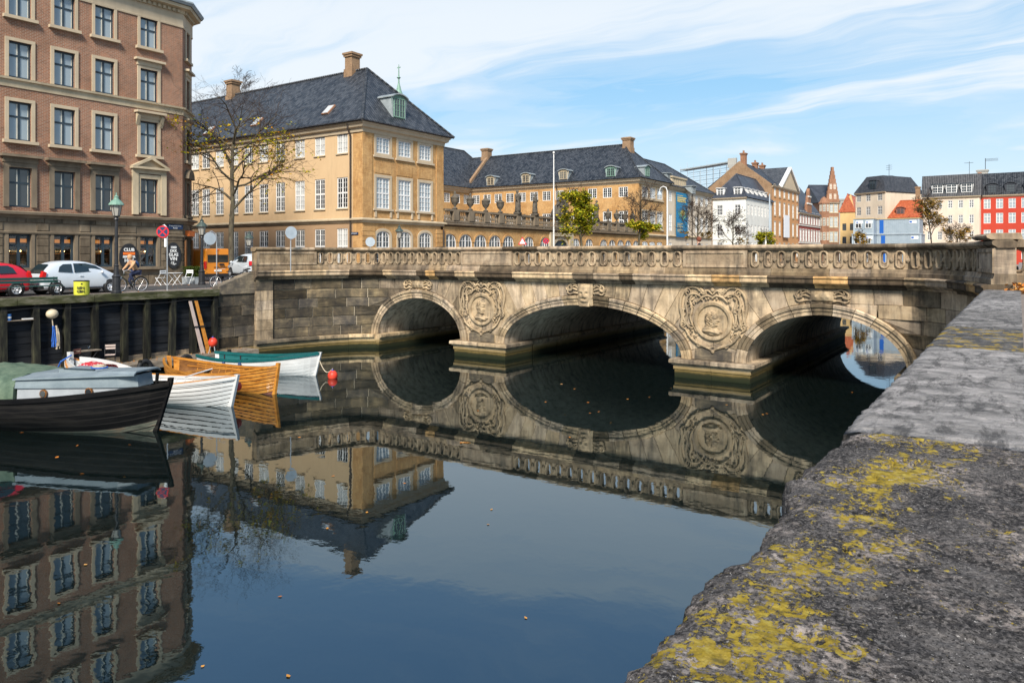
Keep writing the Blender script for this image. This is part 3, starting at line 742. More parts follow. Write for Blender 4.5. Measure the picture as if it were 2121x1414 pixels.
def keystone(c, big):
    M = T(c - BL.x, YB - BL.y, 0)
    kb = MB(M)
    if big:
        kb.loft([[(-.38, 0, 3.98), (.38, 0, 3.98), (.38, -.12, 3.98), (-.38, -.12, 3.98)], [(-.26, 0, 2.9), (.26, 0, 2.9), (.26, -.2, 2.9), (-.26, -.2, 2.9)]])
    o = kb.build('keystone', CARVE, bridge) if big else None
    vs_, fs_ = relief(.40 if big else .5, .52 if big else .24, (lambda x, z: .10 + mask(x, z) * 1.1) if big else (lambda x, z: .12 * max(0, 1 - abs(x) ** 4) * max(0, 1 - abs(z) ** 4) + .05 * (g(x, z, -.45, -.1, .13, .28) + g(x, z, 0, -.1, .13, .28) + g(x, z, .45, -.1, .13, .28))), 28, 28, False)
    o2 = MB(M @ T(0, 0, 3.45 if big else 3.7)).add(vs_, fs_).build('mask_relief' if big else 'small_cartouche', CARVE, o if big else bridge, True)
    for s_ in (-1, 1):
        wv = MB(M)
        for L, r_ in (([(.45, 3.85), (.7, 3.95), (.95, 3.8), (.9, 3.62), (.75, 3.66)], .05), ([(.45, 3.65), (.7, 3.72), (.95, 3.6), (1.05, 3.75)], .05), ([(.4, 3.5), (.62, 3.52), (.85, 3.45), (1.0, 3.55)], .045), ([(.42, 3.75), (.6, 3.86), (.8, 3.76), (.78, 3.88)], .04)):
            wv.tube([(s_ * x, -.05, z) for x, z in smooth_path(L)], r_ * (1 if big else .85), 6)
        wv.build('scrollwork', CARVE, o2 if not big else o, True)
keystone(ARCH[1][0], True); keystone(ARCH[0][0], False); keystone(ARCH[2][0], False)
# balustrade returning along the right-hand street
ret = thing('street_balustrade', 'pierced stone balustrade running right from the end pedestal of the bridge', 'balustrade', (-.35, 25.75, ZR))
for i in range(7): ob('balustrade_unit', UM, ret, T(.32 + i * .6, 0, -ZR + .02) @ Matrix.Diagonal((1.05, 1, 1, 1)), color=(.85, .85, .85))
MB().box(.02, 4.5, -.12, .3, .48, .535).build('bottom_rail', STONE_R, ret, color=(1, 1, 1))
MB().box(.02, 4.5, -.14, .34, 0, .478).build('plinth', STONE_R, ret, color=(.6, .6, .6))
MB().box(.02, 4.5, -.2, .4, 1.275, 1.5).build('cap', STONE_R, ret, color=(.9, .9, .9))
# ================================================================ right-hand quay: broad coping stones under the camera
m, q = newmat('lichen_stone')
v = coord(q, 'World')
base = q.ramp(q.noise(v, 5., 9, .72), [(.32, (.010, .010, .010)), (.48, (.030, .028, .028)), (.68, (.105, .096, .09))])
grain = q.noise(v, 62., 6, .78); base = q.mix(q.ramp(grain, [(.47, 0.), (.64, .8)]), base, (.19, .172, .16))
base = q.mix(q.ramp(q.noise(v, 110., 3, .7), [(.52, 0.), (.62, .85)]), base, (.008, .008, .008))
pale = q.math('MULTIPLY', q.ramp(q.noise(v, 2.6, 7, .72, .4), [(.47, 0.), (.63, 1.)]), q.ramp(q.noise(v, 34., 6, .75), [(.46, 0.), (.58, 1.)]))
base = q.mix(q.math('MULTIPLY', pale, .8), base, (.42, .355, .315))
base = q.mix(q.ramp(q.noise(v, 80., 4, .7), [(.64, 0.), (.69, .8)]), base, (.50, .47, .44))
ln = q.noise(q.mapping(v, (1.25, .85, 1)), 15., 8, .74, .6); fine_l = q.noise(v, 60., 5, .7)
sp = q('SeparateXYZ', {0: v})
band = q.math('SUBTRACT', 1., q.math('MULTIPLY', q.math('ABSOLUTE', q.math('ADD', sp.outputs[0], q.math('ADD', .70, q.math('MULTIPLY', sp.outputs[1], -.075)))), 2.6))
band = q.math('MULTIPLY', q.math('MAXIMUM', band, 0.), q.ramp(sp.outputs[1], [(0., 0.), (.04, 0.)])) if False else q.math('MAXIMUM', band, 0.)
clump = q.noise(v, 2.6, 4, .6)
lf = q.math('ADD', q.math('ADD', q.math('MULTIPLY', ln, .62), q.math('MULTIPLY', fine_l, .30)), q.math('ADD', q.math('MULTIPLY', clump, .36), q.math('MULTIPLY', band, .095)))
lm = q.ramp(lf, [(.728, 0.), (.75, 1.)])
lc = q.ramp(q.noise(v, 30., 4, .6), [(.35, (.11, .085, .018)), (.5, (.25, .175, .02)), (.7, (.33, .26, .055))])
col = q.mix(q.math('MULTIPLY', lm, .93), base, lc)
wl = q.math('MULTIPLY', q.ramp(q.noise(v, 7.5, 4, .6, .4), [(.70, 0.), (.725, 1.)]), .85)
col = q.mix(wl, col, (.42, .41, .39))
hb = q.math('ADD', q.math('MULTIPLY', q.noise(v, 26., 7, .7), 1.), q.math('ADD', q.math('MULTIPLY', grain, .42), q.math('MULTIPLY', lm, .05)))
finish(m, q, col, .95, hb, .8, .012, 0., .05); LICHEN = m
def palestone(name, a, b, c, yel=0.):
    m, q = newmat(name); v = coord(q, 'World')
    n = q.noise(q.mapping(v, (1, 1.5, 1), (0, 0, .3)), 3.2, 8, .7, .3); c0 = q.ramp(n, [(.32, a), (.5, b), (.64, c)])
    c0 = q.mix(q.ramp(q.noise(v, 60., 4, .7), [(.55, 0.), (.72, .6)]), c0, (.06, .06, .06))
    c0 = q.mix(q.ramp(q.noise(q.mapping(v, (3, .8, 1)), 2.6, 8, .74, .3), [(.48, 0.), (.60, .8)]), c0, (.055, .053, .052))
    if yel: c0 = q.mix(q.ramp(q.noise(v, 7., 5, .65), [(.54, 0.), (.60, yel)]), c0, (.33, .22, .02))
    return finish(m, q, c0, .92, q.noise(v, 22, 8, .72), .9, .03, 0., .08)
PALE1 = palestone('pale_worn_stone', (.10, .095, .092), (.24, .225, .212), (.38, .35, .33))
PALE2 = palestone('dark_worn_stone', (.035, .035, .035), (.10, .095, .09), (.24, .22, .2), .9)
PALE3 = palestone('grey_worn_stone', (.07, .067, .064), (.17, .16, .15), (.32, .295, .275))
ZC = HC - .95
par = thing('quay_parapet', 'broad weathered stone parapet with yellow lichen running along the right quay to the bridge', 'parapet', (-.4, 4, 0))
EDGE = []
for px, py in [(1255, 1440), (1280, 1400), (1330, 1347), (1392, 1292), (1440, 1212), (1500, 1160), (1575, 1128), (1588, 1083), (1636, 1036), (1634, 986), (1700, 940), (1755, 900), (1768, 886)]:
    p = G(px, py, ZC); EDGE.append((p.y, p.x))
def eX(y):
    if y <= EDGE[0][0]: return EDGE[0][1]
    for (y0, x0), (y1, x1) in zip(EDGE, EDGE[1:]):
        if y <= y1: return x0 + (x1 - x0) * (y - y0) / (y1 - y0)
    return EDGE[-1][1]
def coping(y0, y1, mat, nx, ny, amp, edge=None, zt=ZC, seed=0., lx=-.79):
    vs_, fs_ = [], []
    rows = 5
    for j in range(ny + 1):
        y = y0 + (y1 - y0) * j / ny
        jag = .026 * noise.fractal((seed, y * 7, 0), .7, 2, 6)
        xl = (edge(y) if edge else lx) + jag
        ed = min(1, min(y - y0, y1 - y) / .05)
        for i in range(-rows, nx + 1):
            if i < 0:
                k = -i / rows; x = xl - .035 + .03 * (1 - k) + .02 * noise.noise((seed + 3, y * 5, k * 3)); z = zt - .025 - .33 * k
            else:
                x = xl + (.04 - xl) * (i / nx); f = min(1, i / nx * 9)
                z = zt + amp * (.7 * noise.fractal((x * 4 + seed, y * 4, 0), 1, 2, 6) + .35 * noise.fractal((x * 22, y * 22, seed), 1, 2, 3)) - .03 * (1 - f) ** 2
                cr = abs(noise.fractal((x * 2.3 + seed, y * 1.7, 4.2), 1, 2, 5) + .12)
                if cr < .03 and noise.noise((x * 3, y * 3, seed + 8)) > .12: z -= amp * 1.6 * (1 - cr / .03)
                pit = noise.noise((x * 9 + seed, y * 9, 2.2))
                if pit > .42: z -= amp * 1.3 * (pit - .42) / .3
                z -= .018 * (1 - ed) ** 2
            vs_.append((x + .4, y - 4, z))
    w_ = nx + rows + 1
    for j in range(ny):
        for i in range(w_ - 1):
            a_ = j * w_ + i; fs_.append((a_, a_ + 1, a_ + w_ + 1, a_ + w_))
    for j in (0, ny):                                     # end faces
        b = len(vs_); top = [j * w_ + i for i in range(rows, w_)]
        vs_ += [(vs_[i][0], vs_[i][1], zt - .4) for i in top]
        for i in range(len(top) - 1): fs_.append((top[i], top[i + 1], b + i + 1, b + i))
    return MB().add(vs_, fs_).build('coping_stone', mat, par, True)
coping(.55, 4.42, LICHEN, 130, 400, .013, eX, ZC, 1.)
coping(4.435, 8.9, PALE1, 46, 120, .008, None, ZC + .004, 5., -.80)
coping(8.915, 11.6, PALE2, 26, 60, .009, None, ZC - .006, 9., -.82)
coping(11.615, 15.4, PALE3, 20, 60, .007, None, ZC + .002, 14., -.83)
coping(15.415, 19.3, PALE1, 16, 50, .007, None, ZC - .003, 19., -.83)
coping(19.315, 24.6, PALE3, 16, 50, .007, None, ZC, 24., -.83)
for i in range(12):
    for j in range(7):
        y0 = -1 + i * 2.15 + (j % 2) * .9; MB().box(-.28, .3, y0 - 4 + .008, y0 - 4 + 2.134, -.9 + j * .69, -.9 + j * .69 + .675).build('wall_stone', STONE_Q, par, color=shade(.3))
lf_ = MB(); rl = random.Random(5)
def leafquad(mb, c, s, rl, flat=True, n=None):
    a = rl.uniform(0, 2 * pi); t = rl.uniform(-.25, .25) if flat else rl.uniform(-1.4, 1.4); u = Vector((cos(a), sin(a), rl.uniform(-.15, .15) if flat else rl.uniform(-.8, .8))).normalized()
    w_ = Vector((-sin(a), cos(a), t)).normalized() * s * .62; u *= s; c = Vector(c)
    mb.add([c - u, c - u * .2 - w_, c + u * .6 - w_ * .5, c + u, c + u * .6 + w_ * .5, c - u * .2 + w_], [(0, 1, 2, 3, 4, 5)])
for i in range(900):
    leafquad(lf_, (rl.uniform(-.3, 3.2), 24.95 + rl.random() ** 2 * 1.1 - .75, ZR + .02 + rl.random() ** 2 * .28), rl.uniform(.04, .08), rl, False)
lf_.build('fallen_leaves', LEAF_F, label='drift of brown fallen leaves against the street balustrade', cat='leaves', kind='stuff')
fl = MB()
for px, py in [(597, 1398), (580, 1234), (1089, 1278), (1011, 1085), (1018, 1054), (678, 1093), (690, 985), (838, 1000), (960, 915), (955, 917), (1163, 795), (1170, 857), (1218, 833), (1222, 855), (1265, 875), (1130, 832), (1190, 805), (1390, 803), (1505, 838), (1580, 858), (1588, 856), (1765, 812), (45, 895), (118, 946), (160, 922), (170, 980), (258, 985), (268, 920), (177, 1168), (122, 1248), (112, 870), (620, 905), (1240, 852), (1180, 905), (420, 1378), (990, 690 + 160), (1300, 826), (1345, 822), (760, 1060)]:
    c = G(px, py, .012); s = .024 + .018 * rl.random() + c.length * .0008
    leafquad(fl, c, s, rl)
for i in range(5): leafquad(fl, G(955 + i * 4, 916, .012), .07, rl)
fl.build('floating_leaves', LEAF_F, label='scattered fallen leaves floating on the dark canal water', cat='leaves', kind='stuff')

# ================================================================ left-hand quay
tq = thing('timber_quay_wall', 'black tarred timber quay wall with mossy top beam below the street', 'quay wall', (QX, 10, 0))
PY = [yAt(px, QX + .25) for px in (448, 402, 358, 307, 260, 200, 139, 78, 8)]
while PY[-1] > -6: PY.append(PY[-1] - 1.25)
pm = MB().prism([(-.13, 0), (.13, 0), (.11, 3.25), (-.11, 3.25)], 0, 0, .26).mesh('post'); pm.materials.append(TIMBER_P)
for y in PY: ob('post', pm, tq, T(.02, y - 10, .05) @ Matrix.Rotation(rs.uniform(-.02, .02), 4, 'X'))
bh = [0]
while bh[-1] < 3.2: bh.append(bh[-1] + rs.uniform(.24, .31))
for i in range(len(PY) - 1):
    for j in range(len(bh) - 1):
        MB().box(-.12 + rs.uniform(-.012, .012), .0 + rs.uniform(-.02, .02), PY[i + 1] - 10 + .005, PY[i] - 10 - .005, bh[j] + .006, bh[j + 1] - .006).build('board', TIMBER_K, tq)
y = 22.7
while y > -7:
    e = y - rs.uniform(2.8, 4.4); MB().box(-.42, .36, e - 10 + .01, y - 10 - .01, 3.27 + rs.uniform(-.01, .01), ZL + .03).build('top_beam', TIMBER_M, tq); y = e
MB().box(-.45, -.125, -18, 12.7, -1.5, 3.25).build('earth_backing', TIMBER_K, tq)
st = MB()
for i in range(len(PY) - 1): st.box(.012, .06, PY[i + 1] - 9.85, PY[i] - 10.15, .42, .42 + .30)
st.build('footing_stone', STONE_Q, tq, color=(1.6, 1.5, 1.4))
mo = MB()
cb = [(.40, y_ - 10, 3.16 - .10 * abs(sin(y_ * .9))) for y_ in [22.5 - .4 * i for i in range(60)]]
mo.tube(cb, .012, 5).build('mooring_cable', RUBBER, tq)
# sloping stone end wall beside the bridge
ew = thing('quay_end_wall', 'blackened stone wall with sloping top between timber quay and bridge', 'wall', (-33.55, 22.78, 0))
Me = RZ(pi / 2); hz_ = [0, .55, 1.1, 1.62, 2.16, 2.7, 3.3]
for r_ in range(6):
    cut = [0, rs.uniform(.7, 1.5), 2.2]
    for a_, b_ in zip(cut, cut[1:]): MB(Me).box(a_ + .01, b_ - .01, rs.uniform(-.03, .03), .5, hz_[r_] + .012, hz_[r_ + 1] - .012).build('stone', STONE_Q, ew, color=shade(.4))
MB(Me).box(0, 2.2, .06, .55, -1, 3.3).build('mortar_backing', MORTAR, ew)
MB(Me).prism([(.0, 3.31), (2.2, 3.31), (2.2, 4.35), (1.9, 4.4), (0, 3.72)], 1, -.05, .5).build('sloping_cap', STONE_D, ew, color=(1.6, 1.6, 1.6))
MB(Me).box(2.21, 3.4, .15, .6, -1, 4.4).build('end_block', STONE_D, ew, color=(1, 1, 1))
MB().box(-34.2, -33.75, 51.5, 134, -1.5, ZL + .1).build('canal_bank_wall', STONE_Q, label='stone bank wall of the canal beyond the bridge', cat='wall', color=(1, 1, 1))
MB().box(-34, -.1, 133.6, 134.3, -1.5, ZL + .15).build('canal_bank_wall', STONE_Q, label='stone bank wall closing the far end of the canal', cat='wall', color=(1, 1, 1))
# floating landing stage
ls = thing('landing_stage', 'narrow weathered timber landing stage at the foot of the quay wall', 'landing stage', (-33.0, 10, .0))
y = 24.2; k = 0
pk = MB().box(-.62, .66, -.098, .098, .42, .475).mesh('plank'); pk.materials.append(TIMBER_G)
while y > -2: ob('plank', pk, ls, T(rs.uniform(-.02, .02), y - 10, rs.uniform(-.006, .006)) @ RZ(rs.uniform(-.01, .01))); y -= .21
for x0, x1, z0, z1 in ((.5, .66, .2, .416), (-.6, -.44, .2, .416)): MB().box(x0, x1, -12, 14.3, z0, z1).build('stringer', TIMBER_G, ls)
for y_ in (-8, -4, 0, 4, 8, 12.5): MB().lathe([(.1, -1.2), (.1, .62), (.06, .66)], 10, (.74, y_, 0)).build('mooring_pile', TIMBER_P, ls)
ll = MB()
for i in range(260): leafquad(ll, (-33.55 + rl.random() ** 1.6 * .8, rl.uniform(9, 24), .50 + .03 * rl.random()), rl.uniform(.03, .06), rl)
for i in range(120): leafquad(ll, (-33.9 - rl.random() * 8, rl.uniform(8, 28), ZL + .02), rl.uniform(.03, .06), rl)
ll.build('fallen_leaves', LEAF_F, label='orange fallen leaves along the landing stage and street edge', cat='leaves', kind='stuff')

# -------- things on the landing stage
def onstage(px, X=-33.15): return Vector((X, yAt(px, X), .478))
def slat_chair(p, rz, label, wood):
    t = thing('folding_chair', label, 'chair', p, rz, 'chairs on the landing stage')
    for i in range(4): MB().box(-.2, .2, -.2 + i * .1, -.12 + i * .1, .43, .45).build('seat_slat', wood, t)
    for z in (.66, .78): MB().box(-.2, .2, .23, .25, z, z + .08).build('back_slat', wood, t)
    for s_ in (-1, 1):
        MB().tube([(s_ * .21, -.24, 0), (s_ * .21, .1, .44), (s_ * .21, .26, .88)], .012, 6).build('leg', BLACKM, t)
        MB().tube([(s_ * .19, .26, 0), (s_ * .19, -.2, .44)], .012, 6).build('leg', BLACKM, t)
    return t
WOODR = surf('red_brown_slat', [(.16, .06, .045), (.26, .11, .08)], 3, .6, .1, 20, 'Object'); WOODP = surf('pale_pink_slat', [(.42, .33, .29), (.52, .42, .37)], 3, .6, .1, 20, 'Object')
slat_chair(onstage(150, -33.2), rad(-70), 'dark red slatted folding chair at the small table on the landing stage', WOODR)
slat_chair(onstage(228, -33.2), rad(60), 'pale slatted folding chair at the small table on the landing stage', WOODP)
p = onstage(184, -33.25)
t = thing('folding_table', 'small black folding table with wooden top against the timber wall', 'table', p)
MB().box(-.25, .25, -.42, .42, .70, .73).build('table_top', TIMBER_G, t)
for s_ in (-1, 1):
    for d_ in (-1, 1): MB().tube([(s_ * .2, -d_ * .3, 0), (s_ * .2, d_ * .3, .7)], .012, 6).build('leg', BLACKM, t)
MB().lathe([(.03, 0), (.035, .01), (.006, .02), (.006, .09), (.04, .12), (.045, .19)], 10, p + Vector((0, 0, .732))).build('wine_glass', GLASS_T, label='stemmed glass standing on the small folding table', cat='glass')
for px, lean, lab, m_ in ((427, .55, 'varnished oar leaning on the timber wall beside the red buoy', VARN), (415, .5, 'pale oar leaning behind the varnished oar on the timber wall', WOODP)):
    y0 = yAt(px + 6, -33.1)
    o = thing('oar', lab, 'oar', (-33.12, y0, .48), 0, 'oars by the wall')
    MB().loft([[(x, a, z) for a, x, z in ((-.1 - k * .55, -.02 - k * .18, k * 2.6), (.1 - k * .55 - k * .06, -.02 - k * .18, k * 2.6), (.1 - k * .55 - k * .06, .03 - k * .18, k * 2.6), (-.1 - k * .55, .03 - k * .18, k * 2.6))] for k in (0, .55, 1)]).build('blade', m_, o)
    MB().cbox((-.06, -.29, 1.35), (.09, .26, .05)).build('collar', BLACKM, o)
def buoy(p, label, r=.28, grp='red buoys'):
    t = thing('mooring_buoy', label, 'buoy', p, 0, grp)
    MB().ball((0, 0, r * .8), r, 14, 9, (1, 1, 1.08)).build('float', REDP, t, True)
    MB().lathe([(r * .42, 0), (r * .3, r * .18), (.05, r * .3), (.045, r * .42)], 10, (0, 0, r * 1.66)).build('neck', plain('blue_plastic_' + label[:5], (.015, .04, .22)), t)
    MB().tube([(.06 * cos(a), 0, r * 2.12 + .06 * sin(a)) for a in [2 * pi * i / 10 for i in range(11)]], .015, 6).build('ring', RUBBER, t)
p = onstage(441, -32.75); buoy(p + Vector((0, 0, .38)), 'red buoy standing upside up beside the oars on the landing stage', .22)
t = thing('buoy_stand', 'small grey iron stand under the red buoy by the oars', 'stand', p)
for a in range(3): MB().tube([(.2 * cos(a * 2.1), .2 * sin(a * 2.1), 0), (.1 * cos(a * 2.1), .1 * sin(a * 2.1), .42)], .02, 6).build('leg', STEEL, t)
bp = G(689, 783, 0); buoy(bp + Vector((0, 0, -.06)), 'red buoy floating in front of the white and teal boat', .215)
p = Vector((QX + .3, yAt(108, QX + .3), 0)); z = zAt(650, p.x, p.y)
t = thing('hanging_float', 'round cream float hanging from the timber wall above the ropes', 'float', (p.x, p.y, z))
MB().ball((0, 0, 0), .24, 14, 9, (.8, 1, .85)).build('float', surf('cream_plastic', [(.46, .38, .25), (.60, .51, .36)], 4, .6, 0, coords='Object'), t, True)
MB().tube([(0, .0, -.2), (.03, .02, -.5)], .02, 6).build('cord', ROPE, t)
for dy, m_, lab, l in ((.0, BLUEROPE, 'coil of blue rope hanging under the cream float', .85), (.12, ROPE, 'bundle of pale rope hanging under the cream float', .95)):
    mb = MB(); r_ = random.Random(dy)
    for i in range(9): 
        a = r_.uniform(-.09, .09); mb.tube([(r_.uniform(-.05, .05), a * .3, .05), (r_.uniform(0, .08), a, -.3), (r_.uniform(0, .08), a * 1.4, -l * r_.uniform(.7, 1)), (r_.uniform(0, .06), a * .5 + .02, -.1)], .022, 5)
    mb.build('rope_coil', m_, M=T(p.x, p.y + .04 + dy, z - .55), label=lab, cat='rope', group='ropes on the wall')
p = Vector((QX + .16, yAt(45, QX + .16), 0)); z = zAt(662, p.x, p.y)
MB().box(-.1, .12, -.6, .5, -.03, 0).build('wall_shelf', TIMBER_G, M=T(p.x, p.y, z), label='narrow wooden shelf fixed between two posts of the timber wall', cat='shelf')
t = thing('tin_can', 'blue and white tin standing on the wall shelf', 'tin', (p.x, p.y - .48, z + .002))
MB().lathe([(.1, 0), (.1, .26)], 14).build('body', plain('blue_tin', (.03, .13, .35)), t); MB().lathe([(.103, .09), (.103, .16)], 14).build('label_band', WHITE, t)
MB().box(-.07, .08, .02, .4, .002, .05).build('folded_cloth', WHITE, M=T(p.x, p.y, z), label='folded white cloth lying on the wall shelf', cat='cloth')
p = Vector((QX + .05, yAt(300, QX + .05), 0)); MB().box(0, .1, -.06, .06, -.1, .1).build('junction_box', WHITE, M=T(p.x, p.y, zAt(674, p.x, p.y)), label='small white junction box on the timber wall', cat='box')
# ================================================================ shared roof / text helpers
def face_uv(mb, pts, along):
    """polygon with UV measured along the eave and up the slope"""
    P = [Vector(p) for p in pts]; a = Vector(along).normalized()
    n = (P[1] - P[0]).cross(P[2] - P[0]).normalized(); s = n.cross(a)
    b = len(mb.v); mb.v += [mb.M @ p for p in P] if mb.M is not None else P; mb.f.append(list(range(b, b + len(P))))
    for p in P: mb.uv += (p.dot(a), p.dot(s))
def hip_roof(root, x0, x1, y0, y1, ze, zr, mat, h0=None, h1=None, axis='x', ridge=True):
    """ridge along axis; h0/h1: how far each end's hip reaches in (0 = gable)"""
    def P(a, b, z): return (a, b, z) if axis == 'x' else (b, a, z)
    if axis == 'y': x0, x1, y0, y1 = y0, y1, x0, x1
    ym = (y0 + y1) / 2; h0 = h0 or 0; h1 = h1 or 0
    A, B = (x0 + h0, ym, zr), (x1 - h1, ym, zr)
    for pts, al in (([(x0, y0, ze), (x1, y0, ze), B, A], (1, 0, 0)), ([(x1, y1, ze), (x0, y1, ze), A, B], (1, 0, 0)),
                    ([(x1, y0, ze), (x1, y1, ze), B], (0, 1, 0)), ([(x0, y1, ze), (x0, y0, ze), A], (0, 1, 0))):
        mb = MB(); face_uv(mb, [P(*p) for p in pts], P(*al)); mb.build('roof_slope', mat, root)
    if ridge:
        r = MB(); r.tube([P(*A), P(*B)], .13, 6)
        if h1: r.tube([P(*B), P(x1, y0, ze)], .13, 6); r.tube([P(*B), P(x1, y1, ze)], .13, 6)
        if h0: r.tube([P(*A), P(x0, y0, ze)], .13, 6); r.tube([P(*A), P(x0, y1, ze)], .13, 6)
        o = r.build('ridge_tiles', mat, root); o['kind'] = 'stuff'
def hit(px, py, p0, n):
    """world point where the sight line meets a plane"""
    r = ray(px); d = Vector((r[0], r[1], -(py - HY) / F)); o = Vector((0, 0, HC)); n = Vector(n)
    return o + d * ((Vector(p0) - o).dot(n) / d.dot(n))
def chimney(root, x, y, z0, z1, w, d, mat=None, pots=0):
    mb = MB(); mb.box(x - w / 2, x + w / 2, y - d / 2, y + d / 2, z0, z1)
    for k, e in ((.45, .1), (.25, .18)): mb.box(x - w / 2 - e, x + w / 2 + e, y - d / 2 - e, y + d / 2 + e, z1 - k, z1 - k + .18)
    mb.box(x - w / 2 - .08, x + w / 2 + .08, y - d / 2 - .08, y + d / 2 + .08, z0, z0 + (z1 - z0) * .35)
    o = mb.build('chimney', mat or BRICK_T, root)
    for i in range(pots): MB().lathe([(.16, 0), (.14, .5), (.17, .55)], 10, (x + (i - (pots - 1) / 2) * .45, y, z1 - .02)).build('chimney_pot', BRICK_D, o)
    return o
def dormer(root, M, w, h, dpt, frame_m=None, cheek=None, flat=False, sty=None):
    """M: origin at sill centre on the slope, facing -y"""
    o = MB(M).loft([[(-w / 2 - .16, 0, 0), (-w / 2 - .16, dpt, h), (-w / 2 - .16, 0, h)], [(-w / 2 - .06, 0, 0), (-w / 2 - .06, dpt, h), (-w / 2 - .06, 0, h)]]).build('dormer', cheek or ZINC, root)
    MB(M).loft([[(w / 2 + .06, 0, 0), (w / 2 + .06, dpt, h), (w / 2 + .06, 0, h)], [(w / 2 + .16, 0, 0), (w / 2 + .16, dpt, h), (w / 2 + .16, 0, h)]]).build('dormer_cheek', cheek or ZINC, o)
    n = 8; rise = .05 if flat else w * .22
    ar = [(-w / 2 - .3 + (w + .6) * i / n, h + rise * (1 - (2 * i / n - 1) ** 2)) for i in range(n + 1)]
    prof = ar + [(a, b + .1) for a, b in reversed(ar)]
    MB(M).loft([[(a, y, b) for a, b in prof] for y in (-.22, dpt * 1.1)]).build('dormer_roof', cheek or ZINC, o)
    MB(M).add([(a, .02, b) for a, b in [(-w / 2 - .1, 0), (w / 2 + .1, 0)] + ar[::-1]], [tuple(range(n + 3))]).build('dormer_front', frame_m or COPPER, o)
    wd = window(o, M, 0, .08, w, h - .1, sty or ([(.5, .09), (.25, .03), (.75, .03)], [(.33, .03), (.66, .03)], .07, .05), frame_m or COPPER, GLASS, -.06)
    return o
TXT = []
def text_mesh(txt, size, mat, root, M, name='lettering', align='CENTER', sp=1., bold=0.):
    cu = bpy.data.curves.new(name, 'FONT'); cu.body = txt; cu.size = size; cu.align_x = align; cu.align_y = 'CENTER'; cu.extrude = .004; cu.space_character = sp; cu.offset = bold
    t = bpy.data.objects.new('t', cu); COL.objects.link(t)
    dg = bpy.context.evaluated_depsgraph_get(); me = bpy.data.meshes.new_from_object(t.evaluated_get(dg)); bpy.data.objects.remove(t)
    me.name = name; me.materials.clear(); me.materials.append(mat)
    return ob(name, me, root, M @ Matrix.Rotation(pi / 2, 4, 'X'))
INK_W = plain('white_lettering', (.75, .75, .73)); INK_K = plain('black_lettering', (.02, .02, .02)); ORANGE = plain('orange_paint', (.75, .16, .02)); SIGNBLUE = plain('sign_blue', (.012, .03, .085)); REDS = plain('sign_red', (.55, .012, .02), .4)

# ================================================================ brick corner building
XB = -44.1; YC = yAt(378, XB); Y0 = -8.; CH = 1.755
bb = thing('brick_corner_building', 'red brick corner building with chamfered corner and dark stone shop floor', 'building', (XB, Y0, ZL))
MF = RZ(pi / 2); W = YC - Y0
MC = T(0, W, 0) @ RZ(pi / 2 + pi / 4); WC = CH * 2 ** .5
def zb(px, py): return zAt(py, XB, yAt(px, XB)) - ZL
cols = [(18, 64), (112, 154), (196, 236), (289, 327)]
UC = [((yAt(a, XB) + yAt(b, XB)) / 2 - Y0) for a, b in cols]; WW = sum(yAt(b, XB) - yAt(a, XB) for a, b in cols) / 4
step = (UC[3] - UC[0]) / 3
UC = [UC[0] - step * 2, UC[0] - step] + UC
ROWS = [(zb(308, 551.6), zb(308, 490)), (zb(308, 442), zb(308, 371)), (zb(308, 322.4), zb(308, 252.7)), (zb(308, 210), zb(308, 145)), (zb(308, 100), zb(308, 39))]
ZG, ZS1, ZF, ZCOR = zb(378, 460), zb(378, 229), zb(372, 57.4), zb(376, 30)
op = [(u - WW / 2, u + WW / 2, a, b) for u in UC for a, b in ROWS]
opc = [(WC / 2 - .42, WC / 2 + .42, a, b) for a, b in ROWS[1:]]
wall(bb, MF, W, ZCOR, BRICK, [o for o in op if o[2] > ZG], .24, ZG); wall(bb, MC, WC, ZCOR, BRICK, opc, .24, ZG)
wall(bb, MF, W, ZG, TRIM_D, [o for o in op if o[2] < ZG], .34, 0., 'shop_floor_wall')
wall(bb, MC, WC, ZG, TRIM_D, [(.55, WC - .55, 0, 3.0)], .5, 0., 'shop_floor_wall')
MR = T(-CH, W + CH, 0) @ RZ(pi)
wall(bb, MR, 30, ZCOR, BRICK, (), .2)
S4 = ([(.5, .11)], [(.62, .10)], .09, .05)
